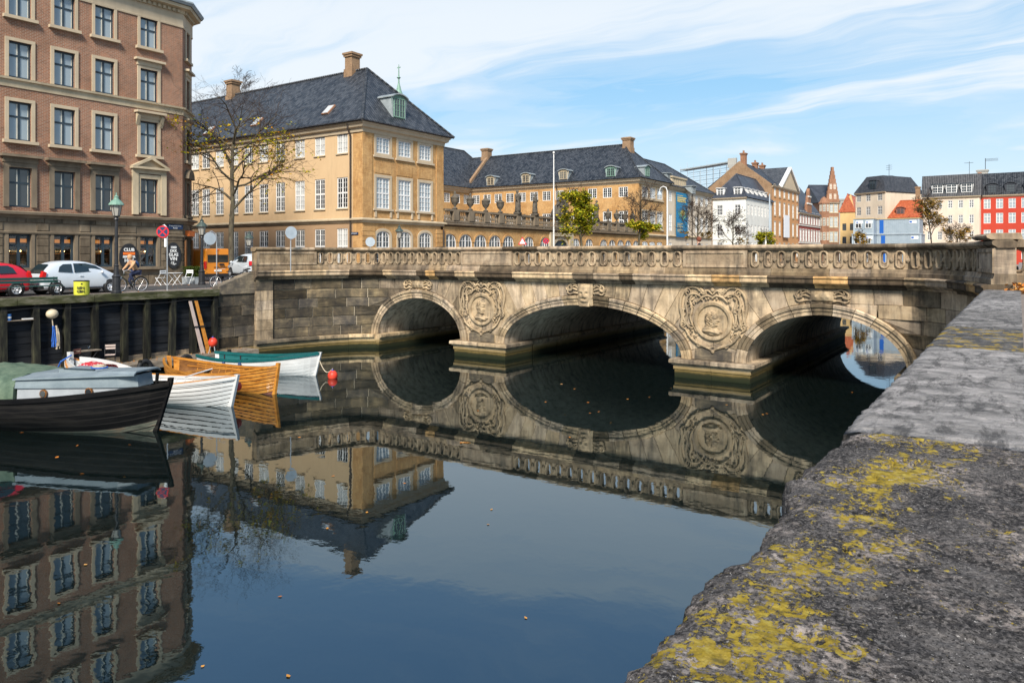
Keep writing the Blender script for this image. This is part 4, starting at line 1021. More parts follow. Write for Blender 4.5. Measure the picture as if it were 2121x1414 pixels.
for ri, (a, b) in enumerate(ROWS):
    for ci, u in enumerate(UC):
        if ri == 0: continue
        hgt = b - a
        wo = window(bb, MF, u, a, WW, hgt, S4, BLUEFR, GLASS_S if ri > 1 else GLASS, .13, True)
        ib = MB(MF)                                                   # pale inner casement edge
        for k in (0, 1): ib.box(u - WW / 2 + .10 + k * WW / 2 + (WW / 2 - .21), u - WW / 2 + .155 + k * WW / 2 + (WW / 2 - .21), .155, .175, a + .1, b - .1)
        ib.build('inner_casement', CREAMW, bb)
        last = ci == len(UC) - 1
        if ri == 1: surround(bb, MF, u, a, WW, hgt, .25, TRIM_D if not last else TRIM, .10, 0, .34 if not last else 0, foot=False)
        elif ri == 2: surround(bb, MF, u, a, WW, hgt, .175, TRIM_L, .07, .16, .36 if last else 0, foot=False)
        elif ri == 3: surround(bb, MF, u, a, WW, hgt, .175, TRIM_L, .07, 0, .26 if last else 0, foot=False)
        else: surround(bb, MF, u, a, WW, hgt, .16, TRIM_L, .06, .16, 0, foot=False)
        if ri == 1 and last:
            pd = MB(MF); zt = b + .34; hw = WW / 2 + .62
            pd.box(u - hw + .1, u + hw - .1, -.12, .02, b + .305, zt + .22); pd.box(u - hw, u + hw, -.36, .02, zt + .223, zt + .36)
            pd.prism([(u - hw + .2, zt + .37), (u + hw - .2, zt + .37), (u, zt + .86)], 1, -.12, .02)
            for s_ in (-1, 1): pd.prism([(u + s_ * hw, zt + .37), (u + s_ * (hw - .28), zt + .37), (u, zt + .83), (u, zt + 1.02)], 1, -.36, -.004 * s_)
            pd.build('pediment', TRIM, bb)
            for s_ in (-1, 1): MB(MF).box(u + s_ * (WW / 2 + .34) - .17, u + s_ * (WW / 2 + .34) + .17, -.16, .02, a - .1, b + .30).build('pilaster', TRIM, bb)
        if ri == 2 and last:
            for s_ in (-1, 1): MB(MF).loft([[(u + s_ * (WW / 2 + .2) - .1, -.08 - d_, b + z_) for d_, z_ in ((0, -.3), (.22, .28), (.0, .52))], [(u + s_ * (WW / 2 + .2) + .1, -.08 - d_, b + z_) for d_, z_ in ((0, -.3), (.22, .28), (.0, .52))]]).build('bracket', TRIM, bb)
    if ri:
        window(bb, MC, WC / 2, a, .84, b - a, S4, BLUEFR, GLASS_S, .13, True)
        surround(bb, MC, WC / 2, a, .84, b - a, .22, TRIM_L if ri > 1 else TRIM_D, .08, .12 if ri != 3 else 0, .24 if ri in (2, 3) else 0, foot=False)
        if ri == 1: MB(MC).loft([[(WC / 2 + .8 * cos(t_), -y_, b + .28 + .62 * sin(t_)) for t_ in [pi * i / 10 for i in range(11)]] for y_ in (.0, .3)]).build('arched_hood', TRIM_D, bb)
def around(prof, mat, name):
    """moulding carried round the chamfer with mitred corners"""
    def pts(n, z):
        k = n * math.tan(pi / 8)
        return [(-n * -1, 0, 0)] 
    R = []
    for u_, kk in ((0, 0), (1, 1), (2, 1), (3, 1)):
        ring = []
        for n, z in prof:
            k = n * math.tan(pi / 8)
            if u_ == 0: p = MF @ Vector((0, -n, z))
            elif u_ == 1: p = MF @ Vector((W + k, -n, z))
            elif u_ == 2: p = MC @ Vector((WC + k, -n, z))
            else: p = MR @ Vector((30, -n, z))
            ring.append(p)
        R.append(ring)
    return MB().loft(R).build(name, mat, bb)
around([(-.02, ZS1 - .32), (.05, ZS1 - .32), (.08, ZS1 + .02), (.20, ZS1 + .05), (.22, ZS1 + .16), (-.02, ZS1 + .2)], TRIM, 'string_course')
around([(-.02, ZG - .12), (.10, ZG - .12), (.16, ZG), (.34, ZG + .06), (.36, ZG + .18), (.1, ZG + .24), (-.02, ZG + .26)], TRIM_D, 'shop_cornice')
around([(-.02, ZG - .95), (.09, ZG - .95), (.11, ZG - .86), (-.02, ZG - .82)], TRIM_D, 'shop_band')
around([(-.02, ZF), (.06, ZF), (.07, ZF + .1), (.05, ZF + .12), (.05, ZCOR), (-.02, ZCOR)], TRIM_L, 'frieze')
around([(-.02, ZCOR + .004), (.1, ZCOR + .004), (.14, ZCOR + .2), (.5, ZCOR + .26), (.54, ZCOR + .44), (-.02, ZCOR + .5)], TRIM, 'cornice')
around([(.3, ZCOR + .5), (.62, ZCOR + .46), (.72, ZCOR + .62), (.70, ZCOR + .72), (.3, ZCOR + .74)], ZINC, 'gutter')
dn = MB()
for i in range(int(W / .32)):
    dn.M = MF; dn.box(i * .32, i * .32 + .17, -.24, .02, ZCOR + .01, ZCOR + .19)
for i in range(7): dn.M = MC; dn.box(.1 + i * .32, .27 + i * .32, -.24, .02, ZCOR + .01, ZCOR + .19)
dn.build('dentils', TRIM, bb)['kind'] = 'stuff'
ro = MB()
zt = ZCOR + .7
E = [MF @ Vector((0, -.5, zt)), MF @ Vector((W + .2, -.5, zt)), MC @ Vector((WC + .2, -.5, zt)), MR @ Vector((30, -.5, zt))]
I = [MF @ Vector((0, 2.6, zt + 2.0)), MF @ Vector((W - 1, 2.6, zt + 2.0)), MC @ Vector((WC - .9, 2.2, zt + 2.0)), MR @ Vector((30, 2.6, zt + 2.0))]
for i in range(3): ro.quad(E[i], E[i + 1], I[i + 1], I[i])
ro.add([I[0], I[1], I[2], I[3], (-32, 0, zt + 2)], [(0, 1, 2, 3, 4)]); ro.build('roof', SLATE, bb)
MB(MR).box(14, 29.9, 0, .5, 0, ZCOR).build('rear_wall', BRICK, bb)
# rusticated shop floor: every block proud of the wall
rr = random.Random(11); courses = [0, .55, .98, 1.40, 1.82, 2.24, 2.66, 3.08, 3.50, 3.92, ZG - .98]
so_ = [(o[0] - .26, o[1] + .26, o[2] - .3, o[3] + .22) for o in op if o[2] < ZG]
for r_ in range(len(courses) - 1):
    z0, z1 = courses[r_] + .018, courses[r_ + 1] - .018
    if z1 - z0 < .1: continue
    bl = sorted([(o[0], o[1]) for o in so_ if not (z1 <= o[2] or z0 >= o[3])]); u = 0.; spans = []
    for a, b in bl: spans.append((u, a)); u = b
    spans.append((u, W))
    for a, b in spans:
        if b - a < .1: continue
        k = max(1, round((b - a) / rr.uniform(.9, 1.4))); of = .5 if r_ % 2 and k > 1 else 0
        cs = [a] + [a + (b - a) * (i + of * .5) / k for i in range(1, k)] + [b]
        for c, d in zip(cs, cs[1:]):
            pr = .05 if r_ else .12
            MB(MF).loft([[(x, y, z) for x, z in ((c + .008, z0 - .008), (d - .008, z0 - .008), (d - .008, z1 + .008), (c + .008, z1 + .008))] if y > -pr else [(x, y, z) for x, z in ((c + .03, z0 + .012), (d - .03, z0 + .012), (d - .03, z1 - .012), (c + .03, z1 - .012))] for y in (.01, -pr * .4, -pr)]).build('rusticated_block', RUST, bb)
for z0 in courses[:-1]:
    for a, b in ((.06, .5), (WC - .5, WC - .06)): MB(MC).box(a, b, -.05, .02, z0 + .02, z0 + .39).build('rusticated_block', RUST, bb)
# shop windows with lit shelves behind clear glass
LAMP = glow('warm_shop_lamp', (1., .62, .22), 9.); SHADE = plain('orange_shelf_panel', (.62, .25, .05), .6, **{'Emission Color': (.9, .3, .04, 1), 'Emission Strength': .35})
BOT = [plain('dark_bottle', (.008, .012, .008), .15, .6), plain('green_bottle', (.02, .05, .015), .15, .6), plain('amber_bottle', (.20, .07, .01), .2, .6)]
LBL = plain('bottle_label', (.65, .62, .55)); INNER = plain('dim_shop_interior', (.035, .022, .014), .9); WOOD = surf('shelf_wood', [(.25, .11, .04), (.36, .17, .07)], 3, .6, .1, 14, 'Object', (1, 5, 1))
a, b = ROWS[0]; hgt = b - a
bm_ = MB().lathe([(.045, 0), (.045, .22), (.016, .29), (.016, .36)], 8).mesh('bottle'); lm_ = MB().lathe([(.047, .06), (.047, .15)], 8).mesh('bottle_label'); lm_.materials.append(LBL)
BM = []
for b_ in BOT: c = bm_.copy(); c.materials.append(b_); BM.append(c)
for ci, u in enumerate(UC[2:]):
    wo = window(bb, MF, u, a, WW, hgt, ([(.5, .16)], [(.66, .09)], .12, .05), BLUEFR, GLASS_T, .18)
    surround(bb, MF, u, a, WW, hgt, .16, TRIM_D, .05, .22, 0, foot=False)
    bx_ = MB(MF); x0, x1 = u - WW / 2 - .3, u + WW / 2 + .3
    bx_.quad((x0, 1.6, a - .1), (x1, 1.6, a - .1), (x1, 1.6, b + .1), (x0, 1.6, b + .1)); bx_.quad((x0, .3, a - .1), (x0, 1.6, a - .1), (x0, 1.6, b + .1), (x0, .3, b + .1)); bx_.quad((x1, .3, a - .1), (x1, 1.6, a - .1), (x1, 1.6, b + .1), (x1, .3, b + .1))
    bx_.quad((x0, .3, b + .1), (x1, .3, b + .1), (x1, 1.6, b + .1), (x0, 1.6, b + .1)); bx_.build('shop_interior', INNER, bb)
    MB(MF).box(x0, x1, .3, .75, a - .04, a + .02).build('display_shelf', WOOD, bb)
    MB(MF).box(x0, x1, 1.2, 1.55, a + .75, a + .79).build('back_shelf', WOOD, bb)
    for k in (-1, 1):
        MB(MF).box(u + k * WW / 4 - .26, u + k * WW / 4 + .22, .42, .45, b - .46, b - .26).build('hanging_panel', SHADE, bb)
        MB(MF @ T(u + k * WW / 4, .8, b - .95)).lathe([(.09, 0), (.11, .05), (.03, .1)], 10).build('pendant_lamp', LAMP, bb)
    for k in range(9):
        uu = u - WW / 2 + .16 + (WW - .3) * k / 8; z_ = a + .02; y_ = .42 + .2 * rr.random()
        if abs(uu - u) < .1: continue
        o = ob('bottle', rr.choice(BM), bb, MF @ T(uu, y_, z_) @ Matrix.Scale(1.25, 4)); ob('bottle_label', lm_, o)
        o = ob('bottle', rr.choice(BM), bb, MF @ T(uu + .04, 1.35, a + .79)); ob('bottle_label', lm_, o)
    MB(MF).box(u + .15, u + .5, .55, .7, a + .03, a + .5).build('wooden_crate', WOOD, bb)
for u in UC[:2]: window(bb, MF, u, a, WW, hgt, ([(.5, .16)], [(.66, .09)], .12, .05), BLUEFR, GLASS, .18)
MB(MC).box(.56, WC - .56, .45, .48, 0, 3.0).build('door', BLUEFR, bb); MB(MC).box(.5, WC - .5, -.3, .45, 3.0, 3.35).build('door_lantern_hood', ORANGE, bb)
for k in (.35, WC - .35): MB(MC).box(k - .16, k + .16, -.16, -.06, 1.0, 2.75).build('door_shutter', VARN_D, bb)
# chalkboards and street plate on the wall
def on_wall(px, py): Y = yAt(px, XB); return Vector((XB, Y, zAt(py, XB, Y)))
def board(px, py, rx, rz, lines, label):
    p = on_wall(px, py) + Vector((.1, 0, 0))
    t = thing('chalkboard_sign', label, 'sign', p, pi / 2, 'oval chalkboards on the shop wall')
    MB().disc((0, 0, 0), rx, 1, .05, 28, rz).build('board', BLACKM, t)
    for txt, z, sz, m_ in lines:
        if txt == '#': MB().box(-rx * .62, rx * .62, -.034, -.028, z - sz / 2, z + sz / 2).build('orange_bar', ORANGE, t)
        else: text_mesh(txt, sz, m_, t, T(0, -.032, z), bold=.008)
board(265, 532, .58, .80, [('CLUB', .42, .26, INK_W), ('#', .20, .16, 0), ('SERVERER', -.0, .17, INK_W), ('HEL!', -.22, .28, INK_W)], 'black oval chalkboard with an orange bar between the shop windows')
board(357, 529, .50, .82, [('1000', .5, .2, INK_W), ('DKK', .28, .22, INK_W), ('GLAS', .04, .27, INK_W), ('VIN', -.22, .30, INK_W), ('65,-', -.5, .24, INK_W)], 'black oval chalkboard with white wine prices beside the corner door')
p = on_wall(361, 470) + Vector((.09, 0, 0)); t = thing('street_name_plate', 'dark blue street name plate on the brick corner building', 'sign', p, pi / 2)
MB().box(-.52, .52, -.02, .02, -.15, .15).build('plate', SIGNBLUE, t); text_mesh('Frederiksholms', .13, INK_W, t, T(0, -.026, .055)); text_mesh('Kanal', .13, INK_W, t, T(0, -.026, -.075))

# ================================================================ palace, near wing
XP, YP0, YP1 = -44.0, 43.0, 53.2; PX0 = -82.
pw = thing('palace_wing', 'ochre palace wing with hipped dark tile roof and white windows beside the brick building', 'building', (XP, YP0, ZL))
ML = T(PX0 - XP, 0, 0); WL = XP - PX0; MRi = RZ(pi / 2); WR = YP1 - YP0
def zpl(px, py): return zAt(py, xAt(px, YP0), YP0) - ZL
def zpr(px, py): return zAt(py, XP, yAt(px, XP)) - ZL
HE = zpr(750, 262)
S12 = ([(.5, .13), (.26, .035), (.74, .035)], [(.25, .03), (.5, .03), (.75, .03)], .09, .05)
S18 = ([(.5, .13), (.26, .035), (.74, .035)], [(.165, .03), (.33, .03), (.5, .12), (.67, .03), (.835, .03)], .09, .05)
LCOL = [709, 662.5, 621, 580.4, 546.2, 515, 484.7, 454.8, 426.5, 404]
lw = xAt(719.6, YP0) - xAt(697.4, YP0)
LR = [(1.05, zpl(709, 473.2)), (zpl(709, 431.3), zpl(709, 367.5)), (zpl(709, 317.6), zpl(709, 271))]
LU = [xAt(px, YP0) - PX0 for px in LCOL]
while LU[-1] > 3: LU.append(LU[-1] - 2.3)
ol = [(u - lw / 2, u + lw / 2, a, b) for u in LU for a, b in LR]
ZBD = zpr(722, 459)
wall(pw, ML, WL - 1.1, HE, PL_TAN, [o for o in ol if o[2] > ZBD], .16, ZBD); wall(pw, ML, WL - 1.1, ZBD, PL_TAND, [o for o in ol if o[2] < ZBD], .16, 0., 'base_wall')
wall(pw, ML, WL, HE, BRICK_Y, (), .1, 0, 'corner_wall', WL - 1.1)
for u in LU:
    for ri, (a, b) in enumerate(LR):
        window(pw, ML, u, a, lw, b - a, S12 if ri == 2 else S18, WHITE, random.choice([GLASS, GLASS, GLASS_C, GLASS]) if ri < 2 else random.choice([GLASS, GLASS_C, GLASS_C]), .05)
        MB(ML).box(u - lw / 2 - .08, u + lw / 2 + .08, -.1, .02, a - .1, a - .003).build('sill', TRIM, pw)
RC = [(779, 807), (824.5, 851), (868, 892.4)]
RU = [(yAt(a, XP) + yAt(b, XP)) / 2 - YP0 for a, b in RC]; rw = sum(yAt(b, XP) - yAt(a, XP) for a, b in RC) / 3
RR = [(1.0, zpr(793, 478.4)), (zpr(793, 432.6), zpr(793, 368.6)), (zpr(793, 318.8), zpr(793, 285.4))]
orr = [(u - rw / 2, u + rw / 2, a, b) for u in RU for a, b in RR]
wall(pw, MRi, WR, HE, BRICK_Y, orr, .16)
for u in RU:
    for ri, (a, b) in enumerate(RR):
        window(pw, MRi, u, a, rw, b - a, S12 if ri == 2 else S18, WHITE, GLASS_S if ri else GLASS, .03, arch=.42 if ri == 0 else 0)
        if ri: surround(pw, MRi, u, a, rw, b - a, .24, TRIM_L, .05, .1, 0, foot=ri == 2)
        else:
            n = 10; ar = [(rw / 2 * cos(pi * i / n), b - .42 + .42 * sin(pi * i / n)) for i in range(n + 1)]; ao = [(x * 1.28, b - .42 + (z - b + .42) * 1.55 + .0) for x, z in ar]
            sb = MB(MRi)
            for i in range(n): sb.prism([(u + ar[i][0], ar[i][1]), (u + ao[i][0], ao[i][1]), (u + ao[i + 1][0], ao[i + 1][1]), (u + ar[i + 1][0], ar[i + 1][1])], 1, -.06, .02)
            for s_ in (-1, 1): sb.box(u + min(s_ * rw / 2, s_ * rw * .64), u + max(s_ * rw / 2, s_ * rw * .64), -.06, .02, a - .1, b - .42)
            sb.prism([(u + x, z) for x, z in ar] + [(u - rw / 2, b + .005), (u + rw / 2, b + .005)], 1, .02, .15)
            sb.build('arched_surround', TRIM_L, pw)
        if ri == 1:
            for s_ in (-1, 1): MB(MRi).box(u + s_ * (rw / 2 + .1) - .1, u + s_ * (rw / 2 + .1) + .1, -.1, .02, a - .72, a - .18).build('sill_bracket', TRIM_L, pw)
        if ri == 2: MB(MRi).box(u - rw / 2 - .15, u + rw / 2 + .15, -.035, .01, a - 1.65, a - .75).build('brick_panel', BRICK_Y, pw)
for u0, u1 in ((0, 1.05), (WR - .95, WR)):
    MB(MRi).box(u0 - .04, u1, -.07, .02, ZBD + .4, HE - .02).build('pilaster', BRICK_Y, pw)
    for i in range(10): MB(MRi).box(u0 - .04, u1 + .35, -.08, .02, .15 + i * .40, .51 + i * .40).build('quoin_block', BRICK_Y, pw)
def corner_mould(root, prof, mat, name, wl, wr):
    R = [[Vector((-wl, -n, z)) for n, z in prof], [Vector((n, -n, z)) for n, z in prof], [Vector((n, wr + n, z)) for n, z in prof], [Vector((-6, wr + n, z)) for n, z in prof]]
    return MB().loft(R).build(name, mat, root)
corner_mould(pw, [(-.02, ZBD - .02), (.08, ZBD), (.12, ZBD + .14), (.28, ZBD + .2), (.28, ZBD + .3), (-.02, ZBD + .42)], TRIM, 'string_course', WL, WR)
corner_mould(pw, [(-.02, HE - .42), (.1, HE - .4), (.14, HE - .12), (.36, HE - .02), (.42, HE + .2), (.5, HE + .22), (.52, HE + .36), (-.02, HE + .38)], TRIM_L, 'cornice', WL, WR)
corner_mould(pw, [(.45, HE + .36), (.66, HE + .36), (.7, HE + .5), (.4, HE + .5)], PIPE, 'gutter', WL, WR)
MB(T(0, WR, 0) @ RZ(pi)).box(0, WL, 0, .3, 0, HE).build('rear_wall', BRICK_Y, pw)
RZH = zAt(143, -48.8, 48.1) - ZL; ZE = HE + .42
hip_roof(pw, PX0 - XP, .75, -.75, WR + .75, ZE, RZH, TILE, 0, 5.4)
for px, py0, py1, w_ in ((730, 150, 110, .9), (483, 205, 167, .95)):
    X = xAt(px, 48.1); chimney(pw, X - XP, WR / 2, zAt(py0 + 14, X, 48.1) - ZL, zAt(py1, X, 48.1) - ZL, w_, 1.0)
# roof lights and dormer on their slopes
slope = math.atan2(RZH - ZE, WR / 2 + .75)
for px, py in ((681, 229), (533, 254), (434, 272)):
    p = hit(px, py, (XP, YP0 - .75, ZE + ZL), (0, -sin(slope), cos(slope))) - Vector((XP, YP0, ZL))
    Mk = T(*p) @ Matrix.Rotation(slope, 4, 'X')
    o = MB(Mk).box(-.42, .42, -.6, .6, -.1, .12).build('roof_light', BRICK_D, pw); MB(Mk).box(-.34, .34, -.52, .52, .121, .15).build('pane', GLASS_C, o)
hs = math.atan2(RZH - ZE, 5.4)
p = hit(827, 246, (XP + .75, YP0, ZE + ZL), (sin(hs), 0, cos(hs))) - Vector((XP, YP0, ZL))
dormer(pw, T(*p) @ RZ(pi / 2), 1.35, 1.75, 2.0, COPPER)
for u_ in (WL - 1.25, 12.6): MB(ML).tube([(u_, -.45, HE + .3), (u_, -.45, HE - .1), (u_, -.14, HE - .6), (u_, -.14, .1)], .075, 8).build('drainpipe', PIPE, pw)
MB(MRi).tube([(WR - .1, -.16, ZBD - .3), (WR - .1, -.16, .1)], .08, 8).build('drainpipe', PIPE, pw)
p = Vector((XP - .9, YP0 - .05, zAt(483.5, XP - .9, YP0)))
t = thing('street_name_plate', 'small dark street name plate on the ochre palace corner', 'sign', p); MB().box(-.45, .45, -.03, .02, -.1, .1).build('plate', SIGNBLUE, t); text_mesh('Ny Vestergade', .11, INK_W, t, T(0, -.036, 0))
# spire far behind
p = D(826, 205, 150); t = thing('church_spire', 'slim green copper spire rising behind the palace roof', 'spire', (p.x, p.y, 0))
sz_ = 150 / F
MB().lathe([(2.5, 0), (2.2, p.z - 4), (1.2, p.z), (.55, p.z + 1.6), (.16, p.z + 3.2), (.14, p.z + 4.0), (.42, p.z + 4.25), (.14, p.z + 4.5), (.07, p.z + 6.6), (.03, p.z + 7)], 10).build('spire', COPPER, t)
MB().box(-.45, .45, -.04, .04, p.z + 6.2, p.z + 6.4).build('cross_bar', COPPER, t)
# ================================================================ palace, courtyard range and far pavilion
YI, XR = 96.0, -73.6
pc = thing('palace_courtyard_range', 'ochre palace range behind the terrace with long dark roof and arched dormers', 'building', (XP, YI, ZL))
MI = T(XR - XP, 0, 0); WI = XP - XR
def zi(px, py): return zAt(py, xAt(px, YI), YI) - ZL
ICOL = [986, 1009, 1032, 1056, 1081, 1106, 1132, 1159, 1188, 1227, 1258, 1291]
IU = [xAt(px, YI) - XR for px in ICOL]; iw = xAt(1300.5, YI) - xAt(1281.5, YI)
IR = [(1.2, 3.3), (zi(1291, 474), zi(1291, 437)), (zi(1291, 408), zi(1291, 387))]
oi = [(u - iw / 2, u + iw / 2, a, b) for u in IU for a, b in IR]
wall(pc, MI, WI, HE, BRICK_Y, oi, .15)
for u in IU:
    for ri, (a, b) in enumerate(IR):
        window(pc, MI, u, a, iw, b - a, S12 if ri != 1 else S18, WHITE, GLASS, .03)
    MB(MI).box(u - iw / 2 - .1, u + iw / 2 + .1, -.06, .01, IR[2][0] - 1.9, IR[2][0] - .5).build('brick_panel', BRICK_Y, pc)
# rear range closing the courtyard, facing the canal
MRe = T(XR - XP, YP1 - YI, 0) @ RZ(pi / 2); WRe = YI - YP1
RUe = [yAt(px, XR) - YP1 for px in (926, 947, 966)]; st_ = RUe[1] - RUe[0]
while RUe[0] > 3: RUe.insert(0, RUe[0] - 2.6)
ore = [(u - iw / 2, u + iw / 2, a, b) for u in RUe for a, b in IR]
wall(pc, MRe, WRe, HE, BRICK_Y, ore, .15)
for u in RUe:
    for ri, (a, b) in enumerate(IR): window(pc, MRe, u, a, iw, b - a, S12 if ri != 1 else S18, WHITE, GLASS, .03)
# canal front of the far pavilion
MPv = RZ(pi / 2); WPv = 10.4
PC = [1336, 1351.5, 1366.5]; PU = [yAt(px, XP) - YI for px in PC]; pwid = yAt(1342.5, XP) - yAt(1330.5, XP)
PR = [(1.0, 3.7), IR[1], IR[2]]
wall(pc, MPv, WPv, HE, BRICK_Y, [(u - pwid / 2, u + pwid / 2, a, b) for u in PU for a, b in PR], .15)
for u in PU:
    for ri, (a, b) in enumerate(PR):
        window(pc, MPv, u, a, pwid, b - a, S12 if ri != 1 else S18, WHITE, GLASS_S, .03, arch=.42 if ri == 0 else 0)
        if ri: surround(pc, MPv, u, a, pwid, b - a, .22, TRIM_L, .05, .1, 0, foot=ri == 2)
for i in range(10): MB(MPv).box(-.04, 1.1, -.07, .02, .15 + i * .4, .5 + i * .4).build('quoin_block', BRICK_Y, pc)
corner_mould(pc, [(-.02, ZBD - .02), (.12, ZBD + .14), (.28, ZBD + .2), (.28, ZBD + .3), (-.02, ZBD + .42)], TRIM, 'string_course', WI, WPv)
corner_mould(pc, [(-.02, HE - .42), (.14, HE - .12), (.36, HE - .02), (.42, HE + .2), (.52, HE + .36), (-.02, HE + .38)], TRIM_L, 'cornice', WI, WPv)
strip(pc, MRe, 0, WRe - .4, [(-.02, HE - .42), (.14, HE - .12), (.36, HE - .02), (.42, HE + .2), (.52, HE + .36), (-.02, HE + .38)], TRIM_L)
hip_roof(pc, XR - XP - 4, .75, -.75, WPv + .75, ZE, RZH - .3, TILE, 0, 5.4)
hip_roof(pc, XR - XP - 10.5, XR - XP + .75, YP1 - YI - 2, WPv + .6, ZE - .02, RZH + 1.0, TILE, 5.4, 6.5, axis='y')
for px, py0, py1 in ((1008, 335, 308), (1301, 318, 285)):
    X = xAt(px, YI + 5.2); chimney(pc, X - XP, 5.2, zAt(py0, X, YI + 5.2) - ZL, zAt(py1, X, YI + 5.2) - ZL, 1.3, 1.2)
X = xAt(1003, YI + 4) - XP                                    # brick fire-wall climbing the slope
fw = MB(); sl2 = math.atan2(RZH - .3 - ZE, WPv / 2 + .75)
def on_sl(y): return ZE + (y + .75) * math.tan(sl2)
fw.loft([[(X - .25, y, on_sl(y) - .1), (X + .25, y, on_sl(y) - .1), (X + .25, y, on_sl(y) + .45), (X - .25, y, on_sl(y) + .45)] for y in (-.6, 5.0)]).build('fire_wall', BRICK_T, pc)
for px, py in ((1016, 384), (1089, 379), (1167, 372), (1265, 366)):
    p = hit(px, py, (XP, YI - .75, ZE + ZL), (0, -sin(sl2), cos(sl2))) - Vector((XP, YI, ZL))
    dormer(pc, T(*p), 1.25, 1.25, 1.4, TRIM if px < 1200 else COPPER, ZINC)
for px, py in ((1341, 366),):
    p = hit(px, py, (XP + .75, YI, ZE + ZL), (sin(hs), 0, cos(hs))) - Vector((XP, YI, ZL)); dormer(pc, T(*p) @ RZ(pi / 2), 1.3, 1.3, 1.4, COPPER)
MB(MI).tube([(WI - 13.2, -.4, HE + .3), (WI - 13.2, -.15, HE - .7), (WI - 13.2, -.15, 0)], .08, 6).build('drainpipe', PIPE, pc)
# adjoining plastered house with the museum banner
YN0, YN1 = YI + WPv, yAt(1474, XP)
ph = thing('plastered_house', 'pale plastered house with attic block and blue banner beyond the palace pavilion', 'building', (XP, YN0, ZL))
MN = RZ(pi / 2); WN = YN1 - YN0
NU = [yAt(px, XP) - YN0 for px in (1388.5, 1424.8, 1443, 1453.6, 1463.8)]; nw = 1.25
wall(ph, MN, WN, HE - .2, PL_CREAM, [(u - nw / 2, u + nw / 2, a, b) for u in NU for a, b in PR], .15)
for u in NU:
    for a, b in PR: window(ph, MN, u, a, nw, b - a, S12, WHITE, GLASS_S, .03)
MB().box(-14, -.02, WN - .3, WN, 0, HE - .2).build('end_wall', PL_CREAM, ph); MB().box(-14, -13.7, 0, WN, 0, HE - .2).build('rear_wall', PL_CREAM, ph)
strip(ph, MN, 0, WN, [(-.02, HE - .5), (.1, HE - .4), (.4, HE - .1), (.45, HE + .1), (-.02, HE + .14)], TRIM_L)
strip(ph, MN, 0, WN, [(-.02, ZBD - .02), (.12, ZBD + .14), (.28, ZBD + .3), (-.02, ZBD + .42)], TRIM, 'string_course')
hip_roof(ph, -13.5, .6, -.2, WN + .6, HE + .1, RZH - 1.2, TILE, 0, 6, axis='y')
ua, ub = yAt(1391, XP) - YN0, yAt(1420, XP) - YN0
at_ = MB(MN); at_.box(ua, ub, -.1, .6, HE + .12, HE + 1.5); at_.box(ua - .15, ub + .15, -.25, .75, HE + 1.503, HE + 1.75)
for i in range(6): at_.box(ua + .2 + i * (ub - ua - .3) / 6, ua + .42 + i * (ub - ua - .3) / 6, -.14, 0, HE + .3, HE + 1.3)
at_.build('attic_block', TRIM, ph)
for px, py in ((1386, 376), (1437, 402)):
    p = hit(px, py, (XP + .6, YN0, HE + .1 + ZL), (sin(.75), 0, cos(.75))) - Vector((XP, YN0, ZL)); dormer(ph, T(p.x, p.y, p.z) @ RZ(pi / 2), 1.3, 1.2, 1.5, ZINC, ZINC, True)
MB(MN).tube([(yAt(1432, XP) - YN0, -.3, HE), (yAt(1432, XP) - YN0, -.15, HE - .8), (yAt(1432, XP) - YN0, -.15, 0)], .08, 6).build('drainpipe', PIPE, ph)
ya, yb = yAt(1397, XP), yAt(1420.5, XP); z0, z1 = zAt(491, XP, ya), zAt(398, XP, ya)
bn = thing('museum_banner', 'tall blue banner with a yellow emblem hanging on the pale plastered house', 'banner', (XP + .3, ya, z0), pi / 2)
wb, hb_ = yb - ya, z1 - z0
m, q = newmat('blue_banner'); v = coord(q, 'Object'); finish(m, q, q.ramp(q('SeparateXYZ', {0: v}).outputs[2], [(.0, (.005, .10, .24)), (1., (.01, .17, .33))]), .6)
MB().box(0, wb, -.02, .02, 0, hb_).build('cloth', m, bn)
YELI = plain('banner_yellow', (.62, .46, .10)); GRNI = plain('banner_green', (.12, .30, .16))
for i, (z, w_) in enumerate(((.93, .5), (.875, .78), (.83, .7), (.79, .74))): MB().box(wb * .08, wb * (.08 + w_), -.028, -.021, hb_ * z, hb_ * (z + (.012 if i == 0 else .028))).build('text_line', YELI, bn)
for i in range(6): MB().box(wb * .08, wb * (.08 + (.5, .42, .5, .38, .46, .3)[i]), -.028, -.021, hb_ * (.30 - .035 * i), hb_ * (.312 - .035 * i)).build('text_line', YELI, bn)
for s_ in (-1, 1):
    for k in range(3): MB().tube([(wb * .55, -.03, hb_ * .40), (wb * (.55 + s_ * (.12 + .1 * k)), -.03, hb_ * (.45 + .02 * k)), (wb * (.55 + s_ * (.16 + .12 * k)), -.03, hb_ * (.62 - .02 * k))], .05, 5).build('emblem_stem', GRNI, bn)
MB().disc((wb * .55, -.026, hb_ * .55), wb * .2, 1, .01, 20, hb_ * .06).build('emblem_disc', YELI, bn)
MB().box(wb * .53, wb * .57, -.03, -.021, hb_ * .36, hb_ * .64).build('emblem_stem', YELI, bn)
